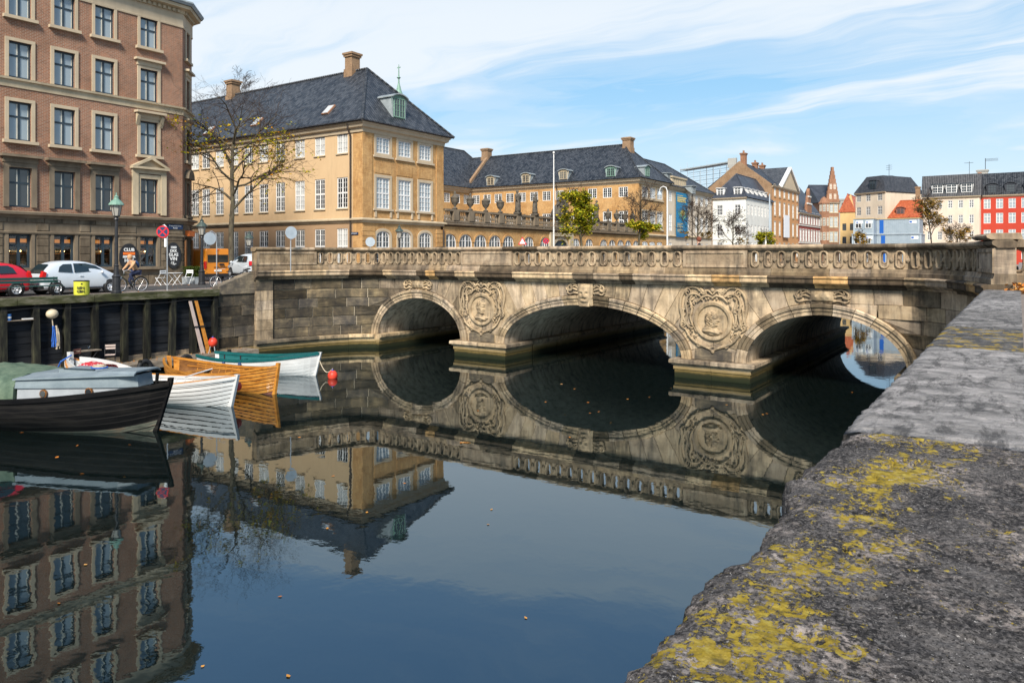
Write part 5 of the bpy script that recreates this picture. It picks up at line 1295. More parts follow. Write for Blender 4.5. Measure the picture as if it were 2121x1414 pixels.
# ---------------------------------------------------------------- terrace front with gate, balustrade and statues
tf = thing('terrace_wall', 'low ochre terrace front with arched windows and stone balustrade before the courtyard', 'building', (XP, YP1, ZL))
WT = YI - YP1; HT = ZBD + .02
PXT = [931, 964.5, 995, 1025, 1053, 1095, 1128.6]; TU = [yAt(px, XP) - YP1 for px in PXT]
TU += [WT - u for u in TU]; tw = 2.0; ZA0, ZA1 = .9, zAt(484, XP, yAt(931, XP)) - ZL
GU = WT / 2
wall(tf, MRi, WT, HT, BRICK_Y, [(u - tw / 2, u + tw / 2, ZA0, ZA1) for u in TU] + [(GU - 1.6, GU + 1.6, 0, 3.6)], .16)
def archfill(mb, u, w_, ztop, rise):
    n = 10; ar = [(u + w_ / 2 * cos(pi * i / n), ztop - rise + rise * sin(pi * i / n)) for i in range(n + 1)]
    for i in range(n): mb.prism([ar[i], (ar[i][0], ztop + .01), (ar[i + 1][0], ztop + .01), ar[i + 1]], 1, -.0, .13)
    for i in range(n):
        f = lambda p: (u + (p[0] - u) * 1.14, ztop - rise + (p[1] - ztop + rise) * 1.3)
        mb.prism([ar[i], f(ar[i]), f(ar[i + 1]), ar[i + 1]], 1, -.07, .0)
for u in TU:
    window(tf, MRi, u, ZA0, tw, ZA1 - ZA0, ([(.5, .13), (.26, .04), (.74, .04)], [(.3, .04), (.55, .11), (.78, .04)], .1, .05), WHITE, GLASS, .03, arch=.75)
    mb = MB(MRi); archfill(mb, u, tw, ZA1, .75); mb.build('arched_surround', BRICK_Y, tf)
mb = MB(MRi); archfill(mb, GU, 3.2, 3.6, 1.2); mb.build('gate_arch', TRIM_L, tf)
for s_ in (-1, 1): MB(MRi).box(GU + s_ * .8 - .79, GU + s_ * .8 + .79, .12, .2, 0, 3.5).build('gate_leaf', BLUEFR, tf)
MB(MRi).box(GU - 2.6, GU + 2.6, -.25, .02, 3.95, HT - .1).build('gate_panel', TRIM, tf)
for s_ in (-1, 1): MB(MRi).box(GU + s_ * 2.2 - .4, GU + s_ * 2.2 + .4, -.25, .02, 0, 3.94).build('gate_pilaster', TRIM, tf)
strip(tf, MRi, .3, WT - .1, [(-.3, ZBD + .02), (.12, ZBD + .14), (.3, ZBD + .2), (.3, ZBD + .32), (-.3, ZBD + .42)], TRIM_D, 'string_course')
MB().box(-8, -.3, 0, WT, HT - .6, HT + .3).build('terrace_roof', ZINC, tf)
zb0 = ZBD + .42; BH = 1.05
MB(MRi).box(.3, WT, -.12, .22, zb0, zb0 + .2).build('balustrade_plinth', TRIM_D, tf); MB(MRi).box(.3, WT, -.15, .25, zb0 + BH, zb0 + BH + .2).build('balustrade_rail', TRIM_D, tf)
bl = MB(MRi); u = .5; prs = [yAt(px, XP) - YP1 for px in (943, 975, 1007, 1037, 1073, 1109)]; prs += [WT - p_ for p_ in prs]
while u < WT - .3:
    if all(abs(u - p_) > .42 for p_ in prs): bl.lathe([(.09, 0), (.05, .1), (.1, .3), (.05, .62), (.08, .84)], 6, (u, .05, zb0 + .2))
    u += .3
bl.build('balusters', TRIM_D, tf)['kind'] = 'stuff'
for p_ in prs: MB(MRi).box(p_ - .4, p_ + .4, -.18, .28, zb0 + .2, zb0 + BH - .003).build('balustrade_pier', TRIM_D, tf)
zst = ZL + zb0 + BH + .2
URN = [(.22, 0), (.3, .06), (.3, .14), (.12, .22), (.1, .36), (.34, .62), (.46, .95), (.44, 1.15), (.5, 1.2), (.5, 1.28), (.3, 1.4), (.16, 1.55), (.12, 1.66), (.17, 1.76), (.05, 1.95)]
um = MB().lathe(URN, 14).mesh('urn', True); um.materials.append(STATUE)
urns = [p_ for i, p_ in enumerate(prs) if i % 6 < 4]
wordsL = ['first', 'second', 'third', 'fourth']
for i, p_ in enumerate(urns):
    s_ = .95; side = 'near' if i < 4 else 'far'
    ob('stone_urn', um, None, T(XP - .05, YP1 + p_, zst) @ Matrix.Scale(s_ * .92, 4), f'dark stone urn on the terrace balustrade, {wordsL[i % 4]} from the {side} palace wing', 'urn', 'urns on the palace terrace')
def body(mb, h, seed, c=(0, 0, 0)):
    """standing draped figure as one continuous surface of stacked sections"""
    r_ = random.Random(seed); sw = r_.uniform(-.05, .05)
    pr = [(.0, .30, .24), (.12, .29, .23), (.3, .25, .2), (.48, .24, .19), (.58, .2, .15), (.68, .25, .17), (.78, .27, .17), (.82, .2, .13), (.845, .075, .075), (.87, .075, .08), (.9, .11, .12), (.95, .12, .13), (.99, .08, .09), (1., .02, .02)]
    rings = []
    for k, a, b in pr:
        x0 = sw * sin(k * 5); n = 12
        rings.append([(c[0] + (x0 + (a * (1 + .10 * sin(5 * t_ + k * 9 + seed))) * cos(t_)) * h / 1.75, c[1] + (b * (1 + .10 * cos(4 * t_ + k * 7))) * sin(t_) * h / 1.75, c[2] + k * h) for t_ in [2 * pi * j / n for j in range(n)]])
    mb.loft(rings)
    for s_ in (-1, 1):
        e = (c[0] + s_ * .34 * h / 1.75, c[1] - .05, c[2] + .6 * h); hnd = (c[0] + s_ * r_.uniform(.1, .4), c[1] - .22, c[2] + h * r_.uniform(.5, .8))
        mb.tube([(c[0] + s_ * .2 * h / 1.75, c[1], c[2] + .79 * h), e, hnd], [.085, .075, .055], 7)
for k, (px, hh) in enumerate(((1073, 2.35), (1109, 2.2))):
    p_ = yAt(px, XP) - YP1
    mb = MB(RZ(pi / 2)); mb.box(-.35, .35, -.3, .3, 0, .25); body(mb, hh, k + 2, (0, 0, .24)); mb.build('stone_statue', STATUE, None, True, T(XP - .05, YP1 + p_, zst), label=('dark draped stone figure on the terrace balustrade, nearer the urns', 'dark draped stone figure on the terrace balustrade, nearer the gate group')[k], cat='statue', group='statues on the palace terrace')
    p2 = WT - p_
    mb = MB(RZ(pi / 2)); mb.box(-.35, .35, -.3, .3, 0, .25); body(mb, hh, k + 8, (0, 0, .24)); mb.build('stone_statue', STATUE, None, True, T(XP - .05, YP1 + p2, zst), label=('dark stone figure behind the yellow tree, near the far urns', 'dark stone figure behind the green and yellow tree, near the gate')[k], cat='statue', group='statues on the palace terrace')
mb = MB(RZ(pi / 2)); mb.loft([[(x * s_, y * s_, z) for x, y in ((-1.5, -.5), (1.5, -.5), (1.5, .5), (-1.5, .5))] for s_, z in ((1, 0), (.95, .5), (.75, 1.0), (.35, 1.7), (.2, 2.2))])
for i, (x, z, h) in enumerate(((-.95, .35, 1.7), (.95, .35, 1.7), (-.25, .8, 1.9), (.4, 1.1, 2.0))): body(mb, h, i + 20, (x, -.3, z))
mb.build('statue_group', STATUE, None, True, T(XP - .05, YP1 + GU, zst), label='large dark stone trophy group over the palace gate', cat='statue')
p = Vector((XP + 2.2, yAt(1147, XP + 2.2), ZL)); hgt = zAt(318, p.x, p.y) - ZL
fp = thing('flagpole', 'tall white flagpole rising before the palace gate', 'flagpole', p)
MB().lathe([(.10, 0), (.08, hgt * .5), (.05, hgt)], 10).build('pole', WHITE, fp); MB().ball((0, 0, hgt + .08), .13).build('finial', WHITE, fp)

# ================================================================ far row of houses
def house(name, label, p0, ang, W_, D_, H_, mat, cols, rows, ww, roof=None, rh=5, style=None, fm=None, gl=None, side_cols=(), sur=None, h0=0, h1=0, z0=ZL, trim=None, axis='x', mans=None):
    """simple rectangular house; front along +x of its frame, side wall on the left and the right"""
    t = thing(name, label, 'building', (p0[0], p0[1], z0), ang)
    I4 = Matrix(); st2 = style or ([(.5, .1)], [(.6, .09)], .1, .05)
    wall(t, I4, W_, H_, mat, [(u - ww / 2, u + ww / 2, a, b) for u in cols for a, b in rows], .14)
    for u in cols:
        for a, b in rows:
            window(t, I4, u, a, ww, b - a, st2, fm or WHITE, gl or GLASS, .04)
            if sur: surround(t, I4, u, a, ww, b - a, .14, sur, .04, .08, 0)
    for Ms, key in ((T(0, D_, 0) @ RZ(-pi / 2), 'L'), (T(W_, 0, 0) @ RZ(pi / 2), 'R')):
        cc = [c for k_, c in side_cols if k_ == key]
        wall(t, Ms, D_, H_, mat, [(u - ww / 2, u + ww / 2, a, b) for u in cc for a, b in rows], .14, 0, 'side_wall')
        for u in cc:
            for a, b in rows: window(t, Ms, u, a, ww, b - a, st2, fm or WHITE, gl or GLASS, .04)
    strip(t, I4, -.2, W_ + .2, [(-.02, H_ - .4), (.08, H_ - .36), (.35, H_ - .1), (.4, H_ + .06), (-.02, H_ + .08)], trim or TRIM_L)
    if mans:                                          # steep lower slope under a flat top
        ins, hm = mans
        B = [(-.3, -.35), (W_ + .3, -.35), (W_ + .3, D_ + .3), (-.3, D_ + .3)]; Tt = [(ins if h0 else -.3, ins), (W_ - (ins if h1 else -.3), ins), (W_ - (ins if h1 else -.3), D_ - ins), (ins if h0 else -.3, D_ - ins)]
        for i in range(4):
            j = (i + 1) % 4; mb = MB(); face_uv(mb, [(*B[i], H_ + .08), (*B[j], H_ + .08), (*Tt[j], H_ + hm), (*Tt[i], H_ + hm)], Vector((*B[j], 0)) - Vector((*B[i], 0))); mb.build('roof_slope', roof, t)
        MB().add([(*p_, H_ + hm) for p_ in Tt], [(0, 1, 2, 3)]).build('flat_roof', ZINC, t)
    elif roof: 
        hip_roof(t, -.35, W_ + .35, -.35, D_ + .35, H_ + .08, H_ + rh, roof, h0, h1, axis=axis)
    return t
WIN_N = ([(.5, .11), (.25, .03), (.75, .03)], [(.33, .05), (.66, .1)], .09, .05)
# white house
Yw0, Yw1 = yAt(1545, XP), yAt(1599, XP); Ww = Yw1 - Yw0
hW = zAt(409, XP, Yw0) - ZL
lx = xAt(1476, Yw0)
def zw(px, py): return zAt(py, xAt(px, Yw0), Yw0) - ZL
rw_ = [(zw(1490, 488), zw(1490, 466)), (zw(1490, 446), zw(1490, 425)), (1.0, zw(1490, 506) + .4)]
t = house('white_house', 'white house with dark hipped roof and small dormers beyond the palace', (lx, Yw0), 0, XP - lx, Ww, hW, PL_WHITE, [xAt(1491, Yw0) - lx, xAt(1528, Yw0) - lx], rw_, 1.15, SLATE, 5.2, WIN_N, side_cols=[('R', 1.6 + i * 2.35) for i in range(int((Ww - 1) / 2.35))], axis='y', h0=5, h1=1)
for px, py in ((1491, 406), (1527, 406)):
    dormer(t, T(xAt(px, Yw0) - lx, .35, hW + .55), 1.2, 1.5, 1.6, WHITE, WHITE, True, WIN_N)
for i in range(5): dormer(t, T(XP - lx - .35, 2.6 + i * 3.1, hW + .5) @ RZ(pi / 2), 1.1, 1.4, 1.6, WHITE, WHITE, True, WIN_N)
for z in (rw_[0][1] + .8, rw_[0][0] - .9): strip(t, Matrix(), 0, XP - lx, [(-.02, z), (.1, z + .02), (.12, z + .2), (-.02, z + .22)], PL_WHITE, 'string_course')
# ochre house with the pediment, tan side gable
Yo0, Yo1 = Yw1 + .1, yAt(1654, XP); Wo = Yo1 - Yo0
hO = zAt(384, XP, Yo0) - ZL
t = house('ochre_house', 'ochre house with white pediment and hanging white banner beyond the white house', (XP, Yo0), pi / 2, Wo, 14, hO, PL_ORANGE, [2.2 + i * (Wo - 3.6) / 5 for i in range(6)], [(1.5, 4.5), (6.3, 9.2), (10.6, 13.6), (14.8, 17.2)], 1.35, TILE, 5.5, WIN_N, gl=GLASS_S, sur=TRIM_L)
t2 = MB(); t2.prism([(0, 0), (-14, 0), (-14, hO), (-7, zAt(334, XP - 7, Yo0) - ZL), (0, hO + .3)], 1, -.4, -.05); o = t2.build('side_gable', BRICK_T, t, M=RZ(-pi / 2))
pd = MB(); pd.prism([(Wo * .30, hO + .1), (Wo * .92, hO + .1), (Wo * .61, hO + 4.6)], 1, -.2, .6)
pd.build('pediment', TRIM_L, t)
for s_, a, b in ((0, (Wo * .27, hO + .1), (Wo * .61, hO + 4.8)), (1, (Wo * .95, hO + .1), (Wo * .61, hO + 4.8))): MB().prism([a, b, (b[0], b[1] + .5), (a[0], a[1] + .5)], 1, -.6 - .01 * s_, .2).build('pediment_cornice', WHITE, t)
for a, b in (((Wo * .28, hO + .5), (Wo * .61, hO + 5.2)), ((Wo * .94, hO + .5), (Wo * .61, hO + 5.2))): MB().prism([a, b, (b[0], b[1] + .12), (a[0], a[1] + .12)], 1, .21, 7).build('pediment_roof', TILE, t)
for x, y in ((1.2, 6.5), (Wo * .5, 7), (Wo * .75, 7)): chimney(t, x, y, hO + 3.5, hO + (7.6 if x < 2 else 6.6), 1.2, 1.1, BRICK_D, 2)
ub = yAt(1625, XP) - Yo0; MB().box(ub - 2.4, ub + 2.4, -.5, -.42, zAt(492, XP, Yo0 + ub) - ZL, zAt(446, XP, Yo0 + ub) - ZL).build('white_banner', plain('white_print_cloth', (.66, .68, .70), .8), t)
# dark red house and the brick gabled house
Yd0, Yd1 = Yo1 + .1, yAt(1699, XP); Wd = Yd1 - Yd0; hD = zAt(440, XP, Yd0) - ZL
t = house('dark_red_house', 'dark red house with white window bands and steep dark roof', (XP, Yd0), pi / 2, Wd, 12, hD, PL_DRED, [1.9 + i * (Wd - 3.2) / 7 for i in range(8)], [(1.4, 4.0), (5.4, 8.2), (9.8, 12.6)], 1.5, SLATE, 9, WIN_N, gl=GLASS_S, sur=PL_WHITE)
for z in (4.7, 9.0): strip(t, Matrix(), 0, Wd, [(-.02, z), (.15, z + .04), (.18, z + .3), (-.02, z + .34)], PL_WHITE, 'string_course')
gm = MB(); u = Wd * .45; gm.prism([(u - 2.4, hD), (u + 2.4, hD), (u + 2.4, hD + 2.4), (u + 1.5, hD + 3), (u + 1.4, hD + 4.2), (u + .7, hD + 4.7), (u + .6, hD + 5.8), (u, hD + 6.6), (u - .6, hD + 5.8), (u - .7, hD + 4.7), (u - 1.4, hD + 4.2), (u - 1.5, hD + 3), (u - 2.4, hD + 2.4)], 1, -.15, .5); gm.build('scrolled_gable', BRICK_D, t)
for z, w_ in ((2.5, 4.8), (4.3, 2.8)): MB().box(u - w_ / 2, u + w_ / 2, -.3, .0, hD + z, hD + z + .35).build('gable_band', PL_WHITE, t)
# stone-faced side gable standing over the dark red house
sg_ = thing('stepped_roof_house', 'tall dark roofed house with grey stepped gable behind the dark red house', 'building', (XP - 13, Yd0 + 4, ZL), pi / 2)
hB = zAt(352, XP - 8, Yd1) - ZL
MB().box(0, Wd + 12, 0, 9, 0, hB - 9).build('wall', PL_GREY, sg_)
hip_roof(sg_, -.2, Wd + 12, -.3, 9.3, hB - 9, hB, SLATE, 0, 0)
gs = MB(); k = 6
for i in range(k): gs.box(-.35, .25, .2 + i * .72, 8.8 - i * .72, hB - 9 + i * 1.5, hB - 7.5 + i * 1.5 + .2)
gs.build('stepped_gable', PL_GREY, sg_); MB().box(-.1, .8, 3.4, 5.6, hB - .6, hB + 1.8).build('chimney', PL_GREY, sg_)
_d = 228; _r = ray(1697); a = D(1697, HY, _d); AK = rad(38); _q = ray(1738); Wb = (a.y * _q[0] - a.x * _q[1]) / (cos(AK) * _q[1] - sin(AK) * _q[0]); hK = HC - (420 - HY) * _d / F - ZL
t = house('brick_gabled_house', 'dark brick house with stepped gable and bay window tower', (a.x, a.y), AK, Wb, 13, hK, BRICK_D, [1.0 + i * (Wb - 2.0) / 3 for i in range(4)], [(1.4, 4.6), (6, 9), (10.5, 13.5), (15, 17.6)], 1.05, SLATE, 6, WIN_N, CREAMW, GLASS_S, sur=TRIM)
gz = HC - (346 - HY) * _d / F - ZL - hK; u = Wb * .66; gs = MB(); kw_ = Wb * .34
for i in range(9): gs.box(u - kw_ * (1 - i / 9.6), u + kw_ * (1 - i / 9.6), -.25, .45, hK + i * gz / 9, hK + (i + 1) * gz / 9)
gs.build('stepped_gable', BRICK_D, t)
for z, w_ in ((1.2, .6), (4.2, .5)): 
    for s_ in (-1, 1): window(t, T(0, -.4, 0), u + s_ * w_ * 1.2, hK + z, .7, 1.5, WIN_N, CREAMW, GLASS)
tw_ = MB(); n = 8; tw_.lathe([(1.5, 0), (1.5, hK - .6), (1.7, hK - .4), (1.7, hK), (1.4, hK + .2), (.9, hK + 1.2), (.2, hK + 1.8)], 8, (1.3, -.3, 0)); o = tw_.build('bay_tower', BRICK_D, t)
for z in (2, 6.4, 10.8, 15.2):
    for a in (-pi / 2 - .4, -pi / 2 + .4, -pi / 2 - 1.15): window(o, T(1.3 + 1.42 * cos(a), -.3 + 1.42 * sin(a), 0) @ RZ(a + pi / 2), 0, z, .8, 2.4, WIN_N, CREAMW, GLASS, -.02)
# houses closing the view at the canal's end: fronts square to the street that crosses there
AF = 0.
def across(px0, px1, d, ang=0.):
    a = D(px0, HY, d); r = ray(px1); cx, cy = cos(ang), sin(ang)
    return a, (a.y * r[0] - a.x * r[1]) / (cx * r[1] - cy * r[0])
def zf(py, d): return HC - (py - HY) * d / F - ZL
# small pale yellow gabled house
a, w_ = across(1740, 1771, 205); t = thing('small_gabled_house', 'small pale yellow gabled house left of the grey cabins', 'building', (a.x, a.y, ZL), AF)
h_ = zf(440, 205); wn = [(u, z) for u in (1.1, 3.0) for z in (1.0, 5.0, 8.6)]
wall(t, Matrix(), w_, h_, PL_YEL, [(u - .5, u + .5, z, z + 1.9) for u, z in wn], .14)
for u, z in wn: window(t, Matrix(), u, z, 1.0, 1.9, WIN_N, BLUEFR, GLASS, .04)
MB().prism([(0, h_), (w_, h_), (w_ * .72, h_ + 5)], 1, 0, .4).build('gable', PL_YEL, t); hip_roof(t, -.4, w_ + .4, -.2, 12, h_, h_ + 5, TILE_R, axis='y')
MB().box(0, w_, .3, 12, 0, h_).build('rear_block', PL_YEL, t)
# plain grey blocks behind
a, w_ = across(1738, 1775, 260); t = thing('grey_concrete_block', 'plain grey concrete building behind the small yellow gabled house', 'building', (a.x, a.y, ZL), AF); MB().box(0, w_, 0, 14, 0, zf(415, 260)).build('wall', PL_GREY, t); MB().box(-.2, w_ + .2, -.2, 14.2, zf(415, 260) + .003, zf(415, 260) + .5).build('parapet', PL_GREY, t)
for i in range(3): window(t, T(0, -.05, 0), 1.5 + i * 1.8, zf(430, 260), 1.2, 1.6, WIN_N, BLUEFR, GLASS, -.02)
# cream tower house with the mansard roof
dT = 188; AT = rad(-29); a, w_ = across(1772, 1833, dT, AT); pxm = w_ / 61
rows = [(zf(a_, dT), zf(b_, dT)) for a_, b_ in ((447, 430), (419, 403), (470, 455))]
t = house('cream_tower_house', 'cream house with bent black mansard roof and aerial behind the grey cabins', (a.x, a.y), AT, w_, 14, zf(402, dT), PL_CREAM, [7 * pxm, 27 * pxm, 51 * pxm], rows, 1.25, TILE_B, 6, WIN_N, mans=(1.8, 4.2), h0=1, h1=1)
dormer(t, T(36 * pxm, .0, zf(400, dT) + .6), 1.5, 2.1, 1.2, BLUEFR, SLATE, True, WIN_N)
chimney(t, w_ * .6, 6, zf(376, dT), zf(366, dT), 1.6, 1.0, SLATE); MB().tube([(w_ * .6, 6, zf(368, dT)), (w_ * .6, 6, zf(342, dT))], .05, 5).build('aerial', BLACKM, t)
for k in range(3): MB().box(w_ * .6 - .8, w_ * .6 + .8, 5.97, 6.03, zf(345 + 4 * k, dT), zf(345 + 4 * k, dT) + .06).build('aerial_rod', BLACKM, t)
# orange-roofed house
dO_ = 178; a, w_ = across(1842, 1918, dO_); t = thing('orange_roofed_house', 'low house with bright orange tile roof between cream and beige houses', 'building', (a.x, a.y, ZL), AF); h_ = zf(452, dO_)
MB().box(0, w_, 0, 9, 0, h_).build('wall', PL_CREAM, t); hip_roof(t, -.3, w_ + 4, -.5, 9.5, h_, zf(414, dO_), TILE_R, 2.2, 0); dormer(t, T(2.3, .6, h_ + .9), 1.5, 1.4, 1.4, WOODR, WOODR, False, WIN_N); chimney(t, w_ * .72, 5, zf(420, dO_), zf(386, dO_), .95, .9, BRICK_T)
# beige house and red house on the right
dH = 150; a, w_ = across(1912, 2029, dH); pxm = w_ / 117
rows = [(zf(a_, dH), zf(b_, dH)) for a_, b_ in ((433, 417), (464, 447), (497, 480))] + [(1.0, 3.0)]
t = house('beige_house', 'long beige house with black roof and three dormers near the right edge', (a.x, a.y), AF, w_, 11, zf(410, dH), PL_PINK, [(14 + 21.7 * i) * pxm for i in range(5)], rows, 9.5 * pxm, TILE_B, 5, WIN_N, mans=(1.6, 4.5), h0=0, h1=0)
for k, px in enumerate((1943, 1972, 2003)): dormer(t, T((px - 1912) * pxm, -.12, zf(405, dH) + .25), 1.75, 1.75, 1.0, WHITE, BLUEFR, True, WIN_N)
MB().tube([(w_ * .8, 5, zf(366, dH)), (w_ * .8, 5, zf(335, dH))], .04, 5).build('aerial', BLACKM, t); MB().box(w_ * .8 - .9, w_ * .8 + .7, 4.97, 5.03, zf(338, dH), zf(338, dH) + .06).build('aerial_rod', BLACKM, t)
a, w_ = across(2030, 2190, dH); pxm = w_ / 160
rows = [(zf(a_, dH), zf(b_, dH)) for a_, b_ in ((433, 413), (463, 442), (497, 476))] + [(1.0, 3.0)]
t = house('red_house', 'bright red house with white windows and dark tile roof at the right edge', (a.x, a.y), AF, w_, 11, zf(406, dH), PL_RED, [(15.5 + 26.5 * i) * pxm for i in range(6)], rows, 15 * pxm, TILE, 5, WIN_N, mans=(1.6, 4.6), h0=0, h1=0, gl=GLASS_S)
for px in (2056, 2095, 2135): dormer(t, T((px - 2030) * pxm, -.12, zf(404, dH) + .25), 1.5, 1.7, 1.0, SLATE, SLATE, False, ([(.33, .07), (.66, .07)], [(.33, .06), (.66, .06)], .12, .05))
MB().loft([[(x, y, z) for x, z in ((-.5, zf(404, dH)), (.2, zf(404, dH)), (.2, zf(402, dH)), (-.5, zf(402, dH)))] if False else [(-.45, y, z), (.2, y, z), (.2, y, z + .5), (-.45, y, z + .5)] for y, z in ((-.4, zf(405, dH)), (2.0, zf(360, dH)))]).build('fire_wall', BRICK, t)
chimney(t, .3, 3.2, zf(372, dH), zf(349, dH), 1.9, 1.2, PL_GREY); chimney(t, 8.2, 4, zf(368, dH), zf(347, dH), .9, .9, BRICK_T)
MB().tube([(.8, 3.2, zf(350, dH)), (.8, 3.2, zf(325, dH))], .06, 5).build('aerial', BLACKM, t)
for k in range(3): MB().box(.8, 3.0, 3.17, 3.23, zf(327 + 2 * k, dH), zf(327 + 2 * k, dH) + .05).build('aerial_rod', BLACKM, t)
# ---------------------------------------------------------------- site cabins
CAB = surf('grey_blue_cabin_steel', [(.24, .29, .33), (.30, .35, .39)], 1.5, .45, .05, 30); CABB = plain('strong_blue_panel', (.01, .09, .36), .4)
m, q = newmat('corrugated'); 
dC = 129
def cabin(px0, px1, zlev, side, label, blue, zoff):
    a, w_ = across(px0, px1, dC - zoff); H_ = 2.55
    t = thing('site_cabin', label, 'cabin', (a.x, a.y, ZL + .1 + zlev * 2.66), AF, 'stacked site cabins')
    b = MB().box(0, w_, 0, 6, .1, H_ - .1).build('shell', CAB, t)
    fr = MB()
    for z in (0, H_ - .12): fr.box(-.05, w_ + .05, -.05, 6.05, z, z + .12)
    fr.build('frame_rails', GREYM, t)
    for x in (0, w_ - .12): MB().box(x - .03, x + .15, -.06, .1, .12, H_ - .123).build('corner_post', GREYM, t)
    rb = MB(); x = .5
    while x < w_ - .3: rb.box(x, x + .03, -.03, .02, .15, H_ - .15); x += .3
    rb.build('panel_ribs', CAB, t)['kind'] = 'stuff'
    for x0, x1 in blue: MB().box(w_ * x0, w_ * x1, -.045, .01, .13, H_ - .13).build('blue_panel', CABB, t)
    for fx in side: window(t, T(0, -.02, 0), w_ * fx, .95, .95, 1.15, ([(.5, .06)], [], .08, .05), WHITE, GLASS, -.06)
    for fx in ((.86,) if blue else (.3, .8)): 
        o = MB().box(w_ * fx - .55, w_ * fx + .55, -.05, .01, H_ - .8, H_ - .28).build('name_board', INK_W, t); MB().box(w_ * fx - .5, w_ * fx - .1, -.056, -.05, H_ - .7, H_ - .38).build('blue_mark', CABB, o)
    MB().box(-.1, w_ + .1, -.15, 6.1, H_ + .003, H_ + .1).build('roof_sheet', PL_YEL if zlev == 2 else GREYM, t)
for lv, wd in ((2, 'top'), (1, 'middle'), (0, 'bottom')):
    dx = (0, 3, -3)[lv] if lv < 2 else 0
    cabin(1810 + (0 if lv == 2 else 3), 1904 + (0 if lv == 2 else 4), lv, (), f'grey blue steel cabin with blue stripe, {wd} of the right-hand stack', [(.13, .22)], 0)
    cabin(1768 - (0 if lv == 2 else 3), 1809, lv, (.25, .75), f'grey blue steel cabin with two windows, {wd} of the left-hand stack', [], 1.5)
# scaffold on the roof far left of the ochre gable
a, w_ = across(1410, 1535, 210); sc = thing('roof_scaffold', 'open steel scaffold under a sheet roof above the white house', 'scaffold', (a.x, a.y, zf(400, 210) + ZL), AF)
z1 = zf(345, 210) - zf(400, 210)
for i in range(10):
    for y in (0, 5): MB().tube([(w_ * i / 9, y, -6), (w_ * i / 9, y, z1 + 1.2 * sin(i * 2.1))], .07, 5).build('upright', GREYM, sc)
for k in range(6):
    z = z1 - .3 - k * 1.25
    for y in (0, 5): MB().tube([(0, y, z - 1.2), (w_ * .95, y, z)], .06, 5).build('ledger', GREYM, sc)
MB().loft([[(x, y, z1 + e + x / w_ * 1.6 - 1.2) for y, e in ((-.6, .0), (6, .5), (6, .8), (-.6, .3))] for x in (0, w_ * .8)]).build('roof_sheet', ZINC, sc)
MB().box(0, w_, .5, 5, -8, -4).build('roof_block', SLATE, sc)
# ================================================================ street furniture and traffic
SKIN = plain('skin', (.52, .31, .22), .55); JACKET = surf('tan_jacket', [(.40, .22, .11), (.52, .31, .17)], 4, .85, .2, 20, 'Object'); DENIM = surf('dark_denim', [(.015, .02, .05), (.03, .04, .085)], 6, .85, .2, 30, 'Object'); NAVY = plain('navy_fabric', (.02, .05, .13), .8); DARKC = plain('dark_coat', (.02, .018, .018), .85)
TAIL = plain('red_tail_light', (.5, .01, .01), .2, .6); AMBER = plain('amber_light', (.75, .22, .02), .25); TRIMP = plain('black_trim', (.015, .015, .016), .5); PLATE = plain('number_plate', (.75, .73, .66)); CARGL = plain('dark_car_glass', (.012, .02, .022), .05, .9)
def wheel(root, M, r=.30, w=.19, name='wheel', spokes=5):
    MM = M @ Matrix.Rotation(pi / 2, 4, 'X')
    o = MB().lathe([(r * .6, -w * .1), (r * .64, -w / 2), (r * .9, -w / 2), (r, -w * .32), (r, w * .32), (r * .9, w / 2), (r * .64, w / 2), (r * .6, w * .1)], 22).build(name, RUBBER, root, False, MM)
    MB().lathe([(.02, w * .30), (r * .16, w * .44), (r * .3, w * .38), (r * .56, w * .40), (r * .63, w * .52), (r * .63, w * .3)], 22).build('rim', CHROME, o)
    for k in range(spokes):
        a = 2 * pi * k / spokes + .3; MB(RZ(a)).box(r * .3, r * .5, -r * .07, r * .07, w * .395, w * .46).build('rim_slot', RUBBER, o)
    return o
